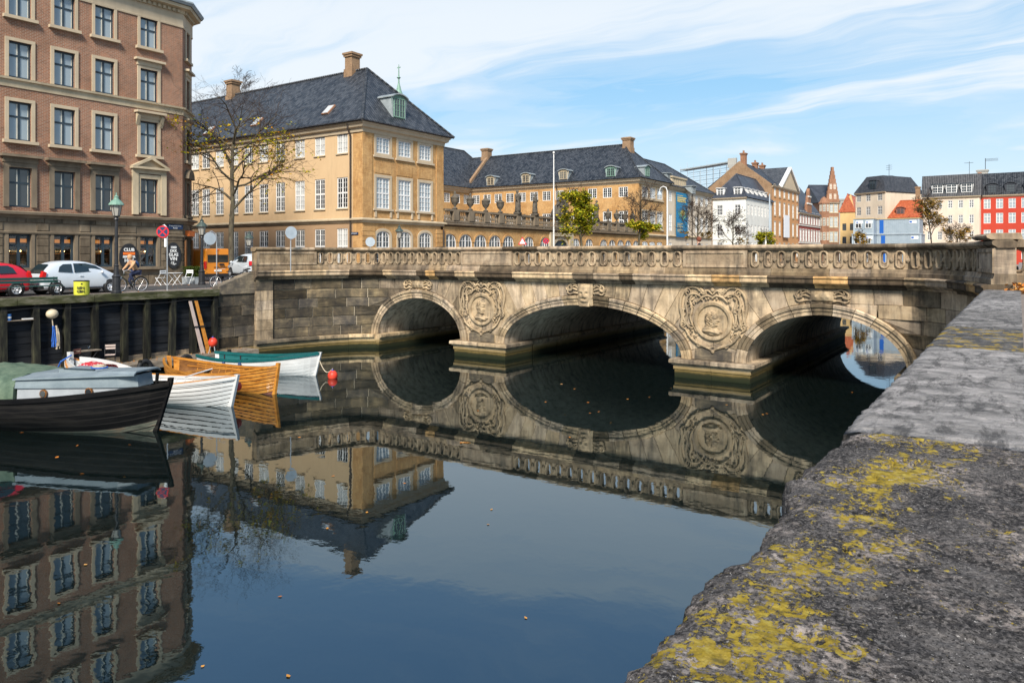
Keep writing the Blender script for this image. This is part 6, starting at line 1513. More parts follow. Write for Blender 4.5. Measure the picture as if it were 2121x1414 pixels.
def car(name, label, loc, rz, L, W_, H, paint, st, belt, side, wx, wr, rear=True, group='cars parked along the quay'):
    """st: stations (x, z_top, half width at belt, half width at roof, z_belt); x from 0 (rear) to L (front); near side is -y"""
    t = thing(name, label, 'car', loc, rz, group)
    rings = []
    for x, zt, wb, wr_, zb in st:
        zt = max(zt, zb + .02)
        half = [(0, .19), (wb * .86, .19), (wb * .985, .32), (wb, .55), (wb * .985, zb), (wr_ if zt > zb + .1 else wb * .93, zt - (.07 if zt > zb + .1 else .0)), (wr_ * .72 if zt > zb + .1 else wb * .7, zt + .015), (0, zt + .03)]
        rings.append([(x, -y, z) for y, z in half] + [(x, y, z) for y, z in reversed(half[1:-1])])
    b = MB().loft(rings).build('body', paint, t, False)
    mo_ = b.modifiers.new('round', 'SUBSURF'); mo_.levels = 2; mo_.render_levels = 2
    for p in b.data.polygons: p.use_smooth = True
    def sy(x, z):
        for i in range(len(st) - 1):
            if st[i][0] <= x <= st[i + 1][0] or i == len(st) - 2:
                f = (x - st[i][0]) / (st[i + 1][0] - st[i][0]); a = [st[i][k] + (st[i + 1][k] - st[i][k]) * f for k in range(5)]
                k = min(1, max(0, (z - a[4]) / max(.1, a[1] - .07 - a[4]))); return a[2] * .985 + (a[3] - a[2] * .985) * k
    for poly in side:
        for s_ in (-1, 1):
            mb = MB(); c = (sum(p[0] for p in poly) / len(poly), sum(p[1] for p in poly) / len(poly))
            mb.loft([[(x, s_ * (sy(x, z) + e), z) for x, z in poly] for e in (-.04, .022)]).build('side_window', CARGL, t)
    for x in wx:
        for s_ in (-1, 1):
            wbm = max(a[2] for a in st)
            MB().disc((x, s_ * (wbm - .08), wr + .02), wr * 1.17, 1, .12, 24).build('wheel_arch', TRIMP, t)
            wheel(t, T(x, s_ * (wbm - .06), wr) @ (RZ(pi) if s_ > 0 else Matrix()), wr)
    for x in (side[0][0][0] + .02,): pass
    wbm = max(a[2] for a in st)
    for s_ in (-1, 1):
        MB().box(L * .44, L * .44 + .14, s_ * (wbm + .0) - .02, s_ * (wbm + .0) + .02, .80, .84).build('door_handle', paint, t)
        MB().ball((L * .705, s_ * (wbm + .07), .98), .1, 8, 6, (.7, 1, .7)).build('mirror', paint, t, True)
        MB().box(L * .22, L * .80, s_ * (wbm - .01) - .015, s_ * (wbm - .01) + .015, .24, .30).build('sill_trim', TRIMP, t)
        MB().loft([[(x, s_ * (wbm * .80 + e), z) for x, z in ((.0, .80), (.16, .78), (.2, 1.0), (.08, 1.06))] for e in (-.1, .16)]).build('tail_light', TAIL, t)
        MB().ball((L - .16, s_ * wbm * .76, .68), .15, 10, 6, (1, .8, .75)).build('headlight', GLASS_S, t, True)
    MB().box(-.03, .0, -.27, .27, .55, .66).build('number_plate', PLATE, t)
    MB().box(-.05, .12, -wbm * .9, wbm * .9, .27, .44).build('rear_bumper', TRIMP, t)
    rw0, rw1 = st[1], st[2]
    MB().loft([[(rw0[0] - .03 - .03, y, rw0[4] + .06) for y in (-rw0[2] * .8, rw0[2] * .8)], [(rw1[0] - .05, y, rw1[1] - .06) for y in (-rw1[3] * .82, rw1[3] * .82)]], False, False).build('rear_window', CARGL, t)
    return t
SILV = surf('silver_car_paint', [(.50, .54, .58), (.55, .59, .63)], 1, .28, 0, coords='Object', spec=.6, metal=.15); REDC = surf('red_car_paint', [(.46, .008, .02), (.52, .012, .028)], 1, .28, 0, coords='Object', spec=.6)
p0 = G(122, 611, ZL); p1 = G(218, 606, ZL); X0 = (p0.x + p1.x) / 2 - .74; rzc = math.atan2(1, 0) + .02
car('silver_hatchback', 'silver small hatchback parked behind the yellow bin on the quay', (X0, p0.y - .62, ZL), pi / 2, 3.62, 1.6, 1.5, SILV,
    [(0, .80, .66, .6, .78), (.10, .98, .76, .62, .92), (.45, 1.42, .79, .60, .97), (1.1, 1.50, .80, .62, .96), (1.9, 1.49, .80, .62, .94), (2.45, 1.34, .80, .60, .92), (3.0, .99, .78, .62, .90), (3.42, .78, .70, .6, .76), (3.60, .58, .58, .5, .56)], .95,
    [[(.70, 1.03), (1.28, .99), (1.28, 1.37), (.95, 1.36), (.78, 1.24)], [(1.38, .99), (2.78, 1.0), (2.35, 1.28), (1.9, 1.39), (1.38, 1.39)]], (.62, 2.98), .29)
car('red_hatchback', 'bright red hatchback parked behind the green bench at the left edge', (X0 - .05, yAt(66, X0 + .7), ZL), -pi / 2, 3.8, 1.65, 1.45, REDC,
    [(0, .80, .68, .6, .78), (.08, .96, .78, .62, .90), (.40, 1.36, .81, .62, .96), (1.1, 1.44, .82, .62, .95), (2.0, 1.43, .82, .62, .93), (2.6, 1.30, .82, .60, .91), (3.1, .97, .80, .62, .88), (3.6, .76, .72, .6, .74), (3.8, .56, .6, .5, .54)], .95,
    [[(.62, 1.0), (1.25, .98), (1.25, 1.32), (.9, 1.32), (.72, 1.22)], [(1.33, .98), (2.85, .99), (2.4, 1.24), (1.9, 1.34), (1.33, 1.34)]], (.64, 3.1), .30)
p = D(505, 560, 46); car('silver_estate_car', 'small silver car half hidden behind the sloping quay wall', (p.x + 1.9, p.y, ZL + .35), pi - .25, 3.9, 1.7, 1.5, SILV,
    [(0, .80, .68, .6, .78), (.08, 1.0, .80, .62, .94), (.35, 1.42, .82, .62, .98), (1.1, 1.50, .83, .62, .96), (2.1, 1.48, .83, .62, .94), (2.7, 1.32, .82, .60, .92), (3.2, .99, .80, .62, .90), (3.7, .78, .72, .6, .76), (3.88, .58, .6, .5, .56)], .95,
    [[(.62, 1.02), (1.28, 1.0), (1.28, 1.37), (.9, 1.36), (.72, 1.24)], [(1.38, 1.0), (2.95, 1.0), (2.5, 1.28), (2.0, 1.38), (1.38, 1.38)]], (.66, 3.12), .30)
# orange van, rear towards us
VANO = surf('orange_van_paint', [(.66, .21, .012), (.74, .26, .02)], 1, .35, 0, coords='Object', spec=.5)
vn = thing('delivery_van', 'orange delivery van seen from behind at the corner of the side street', 'van', (-45.0, 30.5, ZL), pi)   # +x points away from us
vb = MB().loft([[(x, -w_ * .96, .35), (x, -w_, .6), (x, -w_, 1.2), (x, -w_ * .93, zt - .12), (x, -w_ * .84, zt), (x, w_ * .84, zt), (x, w_ * .93, zt - .12), (x, w_, 1.2), (x, w_, .6), (x, w_ * .96, .35)] for x, w_, zt in ((0, .95, 2.17), (.06, .98, 2.2), (3.6, .98, 2.2), (4.3, .96, 1.75), (4.5, .95, 1.3), (5.3, .9, 1.05), (5.4, .8, .8))]).build('body', VANO, vn)
for s_ in (-1, 1):
    MB().box(-.015, -.001, min(s_ * .03, s_ * .78), max(s_ * .03, s_ * .78), 1.28, 1.80).build('rear_window', CARGL, vn)
    MB().box(-.04, .1, s_ * .93 - .06, s_ * .93 + .06, .85, 1.35).build('tail_light', TAIL, vn)
    MB().box(-.012, -.004, s_ * .015 - .006, s_ * .015 + .006, .45, 2.1).build('door_gap', TRIMP, vn)
    for x in (1.0, 4.5): wheel(vn, T(x, s_ * .88, .33) @ (RZ(pi) if s_ > 0 else Matrix()), .33, .22)
MB().box(-.12, .1, -.95, .95, .3, .52).build('rear_bumper', TRIMP, vn); MB().box(-.03, -.002, -.7, .3, .93, .97).build('trim_strip', TRIMP, vn)
MB().box(-.03, -.004, -.28, .28, .66, .78).build('number_plate', PLATE, vn); MB().box(-.06, -.002, -.45, -.1, 1.08, 1.2).build('door_handle', TRIMP, vn); MB().box(-.02, .0, -.1, .1, 2.1, 2.15).build('brake_light', TAIL, vn)
# ---------------------------------------------------------------- bicycles
def bicycle(label, loc, rz, col, basket=False):
    t = thing('bicycle', label, 'bicycle', loc, rz, 'bicycles on the quay'); R_ = .34
    for x in (0, 1.05):
        o = MB().tube([(x + R_ * cos(a), 0, R_ + R_ * sin(a)) for a in [2 * pi * i / 24 for i in range(25)]], .018, 6, False).build('wheel', RUBBER, t)
        MB().tube([(x + (R_ - .03) * cos(a), 0, R_ + (R_ - .03) * sin(a)) for a in [2 * pi * i / 24 for i in range(25)]], .012, 5, False).build('rim', CHROME, o)
        sp_ = MB()
        for i in range(12): a = 2 * pi * i / 12; sp_.tube([(x, 0, R_), (x + (R_ - .03) * cos(a), 0, R_ + (R_ - .03) * sin(a))], .0035, 4)
        sp_.tube([(x, -.05, R_), (x, .05, R_)], .03, 8); sp_.build('spokes', CHROME, o)['kind'] = 'stuff'
        MB().tube([(x + (R_ + .04) * cos(a), 0, R_ + (R_ + .04) * sin(a)) for a in [pi * .15 + pi * .9 * i / 12 for i in range(13)]], .016, 5).build('mudguard', col, o)
    f = MB(); cr, seat, hd, hb2 = (.44, 0, .30), (.28, 0, .82), (.84, 0, .88), (.90, 0, .72)
    for a, b in ((cr, seat), (cr, hb2), (seat, hd) if not basket else ((.33, 0, .55), hb2), ((0, 0, .34), cr), ((0, 0, .34), (.31, 0, .72)), (hd, hb2)): f.tube([a, b], .017, 6)
    f.build('frame', col, t)
    MB().tube([(1.05, 0, .34), (.97, 0, .6), hb2], .016, 6).build('fork', col, t)
    MB().loft([[(.14, -.1, .86), (.14, .1, .86), (.14, .1, .93), (.14, -.1, .93)], [(.42, -.03, .86), (.42, .03, .86), (.42, .03, .91), (.42, -.03, .91)]]).build('saddle', TRIMP, t); MB().tube([seat, (.27, 0, .9)], .014, 6).build('seat_post', CHROME, t)
    MB().tube([(.66, -.28, 1.02), (.78, -.22, 1.05), (.84, 0, 1.0), (.78, .22, 1.05), (.66, .28, 1.02)], .013, 6).build('handlebar', CHROME, t)
    MB().tube([hd, (.84, 0, 1.0)], .014, 6).build('stem', CHROME, t)
    MB().disc((.44, -.03, .30), .09, 1, .012, 14).build('chain_ring', TRIMP, t); MB().tube([(.44, -.05, .30), (.44, -.07, .14)], .012, 6).build('crank', CHROME, t); MB().tube([(.44, .05, .30), (.44, .07, .46)], .012, 6).build('crank', CHROME, t)
    for y_, z_ in ((-.12, .14), (.12, .46)): MB().cbox((.44, y_, z_), (.1, .1, .025)).build('pedal', TRIMP, t)
    MB().box(-.22, .2, -.06, .06, .73, .75).build('rack', TRIMP, t)
    return t
BIKEK = plain('black_bicycle_paint', (.015, .015, .017), .35); BIKEG = plain('dark_green_bicycle_paint', (.02, .03, .02), .35)
rp = G(292, 603, ZL); cyc = Vector((rp.x, rp.y, ZL))
bicycle('dark bicycle ridden by the person in the tan hooded top', cyc, -pi / 2, BIKEG)
bicycle('black bicycle parked at the end of the timber quay', Vector((-35.0, 24.7, ZL)), -pi / 2 - .1, BIKEK, True)
bicycle('black bicycle standing under the tree behind the sloping wall', Vector((-36.2, 26.6, ZL + .1)), -pi / 2 + .5, BIKEK)
def skinned(name, mat, root, verts, edges, radii, sub=2):
    me = bpy.data.meshes.new(name); me.from_pydata(verts, edges, []); me.materials.append(mat); o = ob(name, me, root)
    sk = o.modifiers.new('Skin', 'SKIN'); sk.use_smooth_shade = True
    for i, r in enumerate(radii): me.skin_vertices[0].data[i].radius = (r, r) if not isinstance(r, tuple) else r
    me.skin_vertices[0].data[0].use_root = True
    s = o.modifiers.new('Sub', 'SUBSURF'); s.levels = sub; s.render_levels = sub
    return o
def person(label, loc, rz, J, cloth, legs, hair, extra=None):
    """J: joint dictionary; body grown as one continuous skin, clothes as slightly larger skins over it"""
    t = thing('person', label, 'person', loc, rz)
    names = ['pel', 'waist', 'chest', 'neck', 'head', 'crown', 'shl', 'ell', 'wrl', 'hal', 'shr', 'elr', 'wrr', 'har', 'hil', 'knl', 'anl', 'tol', 'hir', 'knr', 'anr', 'tor']
    R = dict(pel=(.15, .12), waist=(.13, .10), chest=(.16, .11), neck=.055, head=(.085, .10), crown=.075, shl=.06, ell=.045, wrl=.03, hal=.04, shr=.06, elr=.045, wrr=.03, har=.04, hil=.085, knl=.058, anl=.04, tol=.035, hir=.085, knr=.058, anr=.04, tor=.035)
    E = [('pel', 'waist'), ('waist', 'chest'), ('chest', 'neck'), ('neck', 'head'), ('head', 'crown')] + [e for s in 'lr' for e in (('chest', 'sh' + s), ('sh' + s, 'el' + s), ('el' + s, 'wr' + s), ('wr' + s, 'ha' + s), ('pel', 'hi' + s), ('hi' + s, 'kn' + s), ('kn' + s, 'an' + s), ('an' + s, 'to' + s))]
    ix = {n: i for i, n in enumerate(names)}
    body_ = skinned('body', SKIN, t, [J[n] for n in names], [(ix[a], ix[b]) for a, b in E], [R[n] for n in names])
    def wear(name, mat, sub, es, k, root_n):
        sub = [root_n] + [n for n in sub if n != root_n]; jx = {n: i for i, n in enumerate(sub)}
        skinned(name, mat, body_, [J[n] for n in sub], [(jx[a], jx[b]) for a, b in es], [tuple(c * k + .012 for c in R[n]) if isinstance(R[n], tuple) else R[n] * k + .014 for n in sub])
    wear('jacket', cloth, ['pel', 'waist', 'chest', 'neck', 'shl', 'ell', 'wrl', 'shr', 'elr', 'wrr'], [e for e in E if set(e) <= {'pel', 'waist', 'chest', 'neck', 'shl', 'ell', 'wrl', 'shr', 'elr', 'wrr'}], 1.12, 'waist')
    wear('trousers', legs, ['pel', 'hil', 'knl', 'anl', 'hir', 'knr', 'anr'], [e for e in E if set(e) <= {'pel', 'hil', 'knl', 'anl', 'hir', 'knr', 'anr'}], 1.1, 'pel')
    for s in 'lr':
        a, b = Vector(J['an' + s]), Vector(J['to' + s]); MB().tube([a + (a - b) * .3 + Vector((0, 0, -.02)), a, b], [.045, .055, .045], 8).build('shoe', TRIMP, body_, True)
    h = (Vector(J['head']) + Vector(J['crown'])) / 2; MB().ball(h + Vector((-.035, 0, .02)), .128, 12, 9, (1, .9, 1.08)).build('hood' if hair is cloth else 'hat', hair, body_, True)
    if extra: extra(body_)
    return t
# cyclist: x forward
cj = dict(pel=(.22, 0, .98), waist=(.30, 0, 1.14), chest=(.44, 0, 1.36), neck=(.52, 0, 1.50), head=(.58, 0, 1.60), crown=(.59, 0, 1.70), shl=(.46, .19, 1.42), ell=(.60, .26, 1.20), wrl=(.74, .25, 1.08), hal=(.78, .25, 1.06), shr=(.46, -.19, 1.42), elr=(.60, -.26, 1.20), wrr=(.74, -.25, 1.08), har=(.78, -.25, 1.06),
          hil=(.24, .1, .94), knl=(.62, .12, .84), anl=(.44, .12, .54), tol=(.58, .12, .48), hir=(.24, -.1, .94), knr=(.52, -.12, .58), anr=(.38, -.12, .22), tor=(.52, -.12, .17))
def pack(b): MB(Matrix.Translation((.24, 0, 1.34)) @ Matrix.Rotation(.62, 4, 'Y')).ball((0, 0, 0), .2, 12, 8, (.6, .8, 1.1)).build('backpack', NAVY, b, True)
person('cyclist in tan hooded top and dark trousers with a navy backpack', cyc, -pi / 2, cj, JACKET, DENIM, JACKET, pack)
wj = dict(pel=(0, 0, .93), waist=(0, 0, 1.08), chest=(.01, 0, 1.32), neck=(.02, 0, 1.48), head=(.04, 0, 1.58), crown=(.04, 0, 1.68), shl=(.01, .19, 1.40), ell=(-.05, .25, 1.14), wrl=(.05, .25, .92), hal=(.08, .25, .85), shr=(.01, -.19, 1.40), elr=(-.02, -.25, 1.14), wrr=(.1, -.25, .93), har=(.13, -.25, .87),
          hil=(0, .09, .88), knl=(.14, .1, .5), anl=(.08, .1, .09), tol=(.22, .1, .05), hir=(0, -.09, .88), knr=(.02, -.1, .48), anr=(-.22, -.1, .12), tor=(-.1, -.1, .05))
p = D(1448, 500, 36.5); person('pedestrian in dark coat and brown hat behind the bridge balustrade', (p.x, p.y, 4.44), rad(200), wj, DARKC, DARKC, plain('brown_hat', (.14, .04, .02), .9))

# ---------------------------------------------------------------- lamps, signs
CAPK = surf('dark_green_iron', [(.03, .045, .04), (.06, .085, .075)], 4, .5, .05, 30)
def lamp_post(label, p, H, k=1., grp='street lamps'):
    t = thing('street_lamp', label, 'lamp', p, 0, grp)
    hp = H - 1.0 * k
    MB().lathe([(.2 * k, 0), (.2 * k, .12), (.17 * k, .16), (.16 * k, .75), (.19 * k, .8), (.11 * k, .9), (.085 * k, 1.25), (.12 * k, 1.29), (.08 * k, 1.34), (.06 * k, hp - .15), (.11 * k, hp - .1), (.07 * k, hp)], 12).build('post', BLACKM, t)
    MB(T(0, 0, hp)).lathe([(.07 * k, 0), (.15 * k, .06 * k), (.13 * k, .02 * k)], 8).build('cradle', BLACKM, t)
    MB(T(0, 0, hp)).lathe([(.13 * k, .06 * k), (.22 * k, .52 * k)], 6).build('lantern_glass', plain('lantern_glass_' + label[:9], (.34, .32, .28), .15, .6), t)
    MB(T(0, 0, hp)).lathe([(.31 * k, .52 * k), (.30 * k, .57 * k), (.2 * k, .70 * k), (.12 * k, .76 * k), (.09 * k, .84 * k), (.11 * k, .88 * k), (.03 * k, .94 * k), (.02 * k, 1.06 * k)], 12).build('lantern_cap', COPPER if 'quay edge' in label else CAPK, t)
    for a in range(6): MB(T(0, 0, hp)).tube([(.13 * k * cos(a * pi / 3), .13 * k * sin(a * pi / 3), .06 * k), (.225 * k * cos(a * pi / 3), .225 * k * sin(a * pi / 3), .53 * k)], .012 * k, 4).build('lantern_bar', BLACKM, t)
    return t
p = G(241, 609, ZL); lamp_post('black lamp post with green capped lantern at the quay edge', p, zAt(402, p.x, p.y) - ZL, 1.05)
p = G(418, 590, ZL); lamp_post('black lamp post in front of the orange van', p, zAt(452, p.x, p.y) - ZL, 1.05)
for px, py, d, lab, k in ((516, 479, 47, 'slim lamp post beside the tree before the palace windows', .95), (827, 466, 54, 'lamp with green cap before the arched palace windows', 1.0)):
    p = D(px, py, d); lamp_post(lab, (p.x, p.y, ZL), p.z - ZL, k)
def disc_sign(label, px, py, d, r, face, rz, ground, hook=0., arch=None):
    p = D(px, py, d); t = thing('traffic_sign', label, 'sign', (p.x, p.y, ground), rz, 'traffic signs'); z = p.z - ground
    MB().disc((0, 0, z), r, 1, .03, 28).build('disc', face, t)
    if hook: MB().tube([(hook, .04, 0), (hook, .04, z), (hook * .8, .04, z + r * .8), (hook * .3, .04, z + r * 1.15), (0, .04, z + r * 1.05)], .03, 8).build('pole', STEEL, t)
    else: MB().tube([(0, .05, 0), (0, .05, z + r)], .03, 8).build('pole', STEEL, t)
    return t, z
fc = lambda px: TH - math.atan((px - CX) / F)
p = G(345, 602, ZL)
t, z = disc_sign('red and blue no stopping sign on a curved pole at the quay', 337, 480, (p.y * CT - p.x * ST), .30, REDS, fc(337) - .35, ZL, .2)
MB().disc((0, -.017, z), .24, 1, .012, 26).build('blue_field', SIGNBLUE, t)
for s_ in (-1, 1): MB(T(0, 0, z) @ Matrix.Rotation(s_ * pi / 4, 4, 'Y')).box(-.25, .25, -.03 - .002 * s_, -.022, -.028, .028).build('red_bar', REDS, t)
MB(T(.2, 0, z)).box(-.12, -.02, -.02, .02, -.75, -.33).build('sub_plate', INK_W, t)
for lab, px, py, d, r, gz in (('grey back of a round sign on the bridge approach, left of the others', 435, 494, 42, .36, ZL), ('grey back of a round sign rising over the left bridge pedestal', 603, 482, 40, .34, 4.44), ('grey back of a round sign at the palace corner over the balustrade', 767, 501, 47, .30, 4.44)):
    disc_sign(lab, px, py, d, r, GREYM, fc(px) + (.5 if px < 700 else .1), gz, .42 if px < 500 else 0)
t, z = disc_sign('small red and blue no stopping sign before the palace terrace', 1131, 499, 78, .30, REDS, fc(1131), ZL)
MB().disc((0, -.02, z), .22, 1, .012, 22).build('blue_field', SIGNBLUE, t); 
for s_ in (-1, 1): MB(T(0, 0, z) @ Matrix.Rotation(s_ * pi / 4, 4, 'Y')).box(-.25, .25, -.036 - .002 * s_, -.026, -.035, .035).build('red_bar', REDS, t)
p = D(1082, 499, 68); t = thing('warning_sign', 'red edged triangular warning sign before the palace terrace', 'sign', (p.x, p.y, ZL), fc(1082), 'traffic signs'); z = p.z - ZL
MB().prism([(-.4, z - .34), (.4, z - .34), (0, z + .38)], 1, -.02, .02).build('triangle', REDS, t); MB().prism([(-.27, z - .26), (.27, z - .26), (0, z + .22)], 1, -.035, -.021).build('white_field', INK_W, t); MB().tube([(0, .05, 0), (0, .05, z)], .03, 8).build('pole', STEEL, t)
for s_ in (-1, 1): MB().prism([(s_ * .04 - .02, z - .18), (s_ * .04 + .02, z - .18), (s_ * .09 + .02, z - .02), (s_ * .09 - .02, z - .02)], 1, -.045, -.036).build('figure_mark', INK_K, t)
X = -36.5; p = Vector((X, yAt(1382, X), ZL)); H = zAt(386, p.x, p.y) - ZL
t = thing('tall_street_lamp', 'tall white street lamp with curved arm before the blue banner', 'lamp', p, fc(1382)); MB().tube([(0, 0, 0), (0, 0, H - .6), (-.15, 0, H - .15), (-.5, 0, H), (-.85, 0, H - .2), (-.95, 0, H - .6)], [.12, .08, .07, .06, .05, .05], 8).build('pole', WHITE, t); MB().lathe([(.32, 0), (.2, .3), (.06, .5)], 12, (-.95, 0, H - 1.1)).build('lamp_shade', GREYM, t)
for px, py, lab in ((1594, 402, 'grey mast standing before the ochre house'), (1586, 480, 'short white post beside the grey mast')):
    X = -36.3; p = Vector((X, yAt(px, X), ZL)); MB().lathe([(.2, 0), (.16, (zAt(py, p.x, p.y) - ZL) * .6), (.1, zAt(py, p.x, p.y) - ZL)], 8).build('mast', GREYM if px > 1590 else WHITE, M=T(*p), label=lab, cat='mast')
# ---------------------------------------------------------------- bench, bin, café chairs, planters
p = G(169, 612, ZL); BINY = surf('yellow_green_bin', [(.50, .50, .045), (.58, .56, .06)], 3, .45, 0, coords='Object')
t = thing('litter_bin', 'yellow round litter bin lettered REN KBH at the quay edge', 'bin', p, fc(169))
MB().lathe([(.29, .02), (.30, .06), (.31, .60), (.31, .62)], 26).build('body', BINY, t, False); MB().lathe([(.315, .62), (.32, .65), (.26, .665), (.25, .64)], 26).build('rim', TRIMP, t); MB().lathe([(.27, 0), (.27, .02)], 20).build('foot', TRIMP, t)
text_mesh('REN', .15, INK_K, t, T(-.04, -.318, .34), bold=.004); text_mesh('KBH', .15, INK_K, t, T(-.04, -.318, .19), bold=.004); MB().box(-.03, .03, -.318, -.3, .49, .55).build('badge', INK_K, t)
GRN = surf('dark_green_bench_paint', [(.012, .05, .045), (.02, .07, .062)], 2, .4, .05, 20, 'Object', (1, 5, 5))
bx0 = -34.55; ye = yAt(134, bx0); t = thing('park_bench', 'dark green bench with iron frame on the quay in front of the red car', 'bench', (bx0, ye - 1.5, ZL), pi / 2)
for z, y in ((.70, .30), (.57, .27)): MB().box(-1.45, 1.35, y, y + .035, z, z + .11).build('back_slat', GRN, t)
for k in range(3): MB().box(-1.45, 1.35, -.22 + k * .15, -.10 + k * .15, .43, .46).build('seat_slat', GRN, t)
for x in (-1.2, 1.2):
    MB().tube([(x, .38, 0), (x, .28, .45), (x, .33, .82)], .025, 6).build('leg', BLACKM, t); MB().tube([(x, -.24, 0), (x, -.2, .42), (x, .28, .44)], .025, 6).build('leg', BLACKM, t); MB().tube([(x, -.26, .44), (x, -.28, .64), (x, .0, .68), (x, .3, .66)], .022, 6).build('armrest', BLACKM, t)
CW = plain('white_chair_paint', (.72, .73, .73), .5)
def bistro(p, rz, label):
    t = thing('folding_chair', label, 'chair', p, rz, 'white café chairs')
    for k in range(5): MB().box(-.2, .2, -.2 + k * .085, -.135 + k * .085, .44, .455).build('seat_slat', CW, t)
    for z in (.68, .80): MB().box(-.2, .2, .21, .23, z, z + .075).build('back_slat', CW, t)
    for s_ in (-1, 1): MB().tube([(s_ * .2, -.26, 0), (s_ * .2, .22, .68), (s_ * .2, .22, .88)], .014, 6).build('leg', CW, t); MB().tube([(s_ * .18, .28, 0), (s_ * .18, -.2, .44)], .014, 6).build('leg', CW, t)
pc_ = G(362, 590, ZL)
bistro(pc_ + Vector((-.25, -.75, 0)), rad(100) + pi, 'white folding café chair on the left of the white table'); bistro(pc_ + Vector((.0, .85, 0)), rad(30), 'white folding café chair on the right of the white table')
t = thing('cafe_table', 'white folding café table between two white chairs', 'table', pc_)
MB().box(-.32, .32, -.32, .32, .70, .725).build('table_top', CW, t)
for s_ in (-1, 1):
    for d_ in (-1, 1): MB().tube([(s_ * .26, -d_ * .28, 0), (s_ * .26, d_ * .28, .7)], .016, 6).build('leg', CW, t)
PLB = surf('zinc_planter', [(.26, .29, .31), (.38, .41, .43)], 3, .5, .1, 20, 'Object')
rl = random.Random(31)
for px, lab in ((392, 'zinc planter with clipped dark hedge left of the lamp post'), (409, 'zinc planter with clipped dark hedge right of the lamp post base')):
    p = G(px, 588, ZL); t = thing('planter', lab, 'planter', p, pi / 2, 'planters at the corner'); 
    MB().loft([[(x * s_, y * s_, z) for x, y in ((-.34, -.26), (.34, -.26), (.34, .26), (-.34, .26))] for s_, z in ((.9, 0), (1, .40), (1.04, .40), (1.04, .43), (.9, .43))]).build('box', PLB, t)
    lv = MB()
    for i in range(900):
        c = Vector((rl.gauss(0, .17), rl.gauss(0, .16), .42 + rl.random() ** .7 * .66)); leafquad(lv, c, rl.uniform(.03, .055), rl, False)
    lv.build('hedge', LEAF_H, t)['kind'] = 'stuff'
# ================================================================ boats
LAP_SHADE = plain('lap_shadow_and_dirt', (.012, .009, .007), .8)  # near-black colour for the painted lap shadow and dirt lines
def hull(t, L, B, sheer, keel, strakes, mat_of, fullness=.5, transom=0., stem_rake=.35, flare=.75, lap=.02, n=26, lap_shadow=.02, names='strake'):
    """clinker hull, bow at +x. sheer(f), keel(f): heights; each strake of each side is its own plank"""
    def half(f):                                       # half breadth at the sheer
        b = (1 - abs(2 * max(f, .5) - 1) ** 2.3) if f > .5 else (1 - (1 - transom) * abs(1 - 2 * f) ** 2.4)
        return max(.012, B / 2 * max(0, b) ** .8)
    def pt(f, v, s_, off=0.):
        zt, zk = sheer(f), keel(f); z = zk + (zt - zk) * v
        w_ = half(f) * (1 - (1 - v) ** (1 + fullness * 2.2) if v < 1 else 1) ** flare
        x = -L / 2 + L * f + stem_rake * (v - .5) * max(0, (f - .55) / .45) ** 2 + (-(v - .5) * .12 * (1 - f / .15) if f < .15 else 0)
        return Vector((x, s_ * (w_ + off + .006), z))
    for s_ in (-1, 1):
        for j in range(strakes):
            v0, v1 = j / strakes, (j + 1) / strakes
            vs_, fs_ = [], []
            for i in range(n + 1):
                f = i / n
                o_ = lap * min(1, 6 * f, 6 * (1 - f) + .1)
                vs_ += [pt(f, v0 - .012 if j else v0, s_, o_), pt(f, (v0 + v1) / 2, s_, o_ * .6), pt(f, v1, s_, 0), pt(f, v1, s_, -.022), pt(f, v0, s_, -.022)]
            for i in range(n):
                for k in range(5):
                    a, b = i * 5 + k, i * 5 + (k + 1) % 5; fs_.append((a, b, b + 5, a + 5))
            fs_ += [(0, 1, 2, 3, 4), tuple(n * 5 + k for k in range(5))]
            o = MB().add(vs_, fs_).build(names, mat_of(j), t, False)
            if j and lap > .01:                          # dark strip painting the shadow and dirt below the lap
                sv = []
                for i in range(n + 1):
                    f = i / n; o_ = lap * min(1, 6 * f, 6 * (1 - f) + .1); sv += [pt(f, v0 - .012, s_, o_ * .9), pt(f, v0 - .012 - lap_shadow, s_, o_ * .55)]
                MB().add(sv, [(i * 2, i * 2 + 1, i * 2 + 3, i * 2 + 2) for i in range(n)]).build('lap_shadow', LAP_SHADE, o)
    return pt, half
def gunwale(t, pt, mat, r=.04, n=26, z=.0, name='gunwale', h=.05):
    for s_ in (-1, 1):
        mb = MB(); R = []
        for i in range(n + 1):
            p = pt(i / n, 1, s_, .0) + Vector((0, 0, z)); d = s_ * r
            R.append([p + Vector((0, d * .9, -h)), p + Vector((0, d, .012)), p + Vector((0, -d * 1.2 if abs(p.y) > r * 1.3 else 0, .012)), p + Vector((0, -d * 1.2 if abs(p.y) > r * 1.3 else 0, -h))])
        mb.loft(R).build(name, mat, t)
def stem(t, pt, mat, f, top=.1, w=.05, name='stem_post', out=.07):
    P = [pt(f, v, 1) for v in (0, .2, .4, .6, .8, 1)]; sx = 1 if f > .5 else -1
    P.append(P[-1] + Vector((sx * .02, 0, top)))
    mb = MB(); mb.loft([[(p.x + sx * out, -w, p.z), (p.x + sx * out, w, p.z), (p.x - sx * .1, w, p.z), (p.x - sx * .1, -w, p.z)] for p in P]).build(name, mat, t)
def inner(t, pt, mat, n=20, name='inner_planking', z0=.28, off=-.03, v1=.97):
    for s_ in (-1, 1):
        vs_, fs_ = [], []
        for i in range(n + 1):
            f = .03 + .94 * i / n
            vs_ += [pt(f, z0 + (v1 - z0) * k / 4, s_, off) for k in range(5)]
        for i in range(n):
            for k in range(4): fs_.append((i * 5 + k, i * 5 + k + 1, i * 5 + k + 6, i * 5 + k + 5))
        MB().add(vs_, fs_).build(name, mat, t)
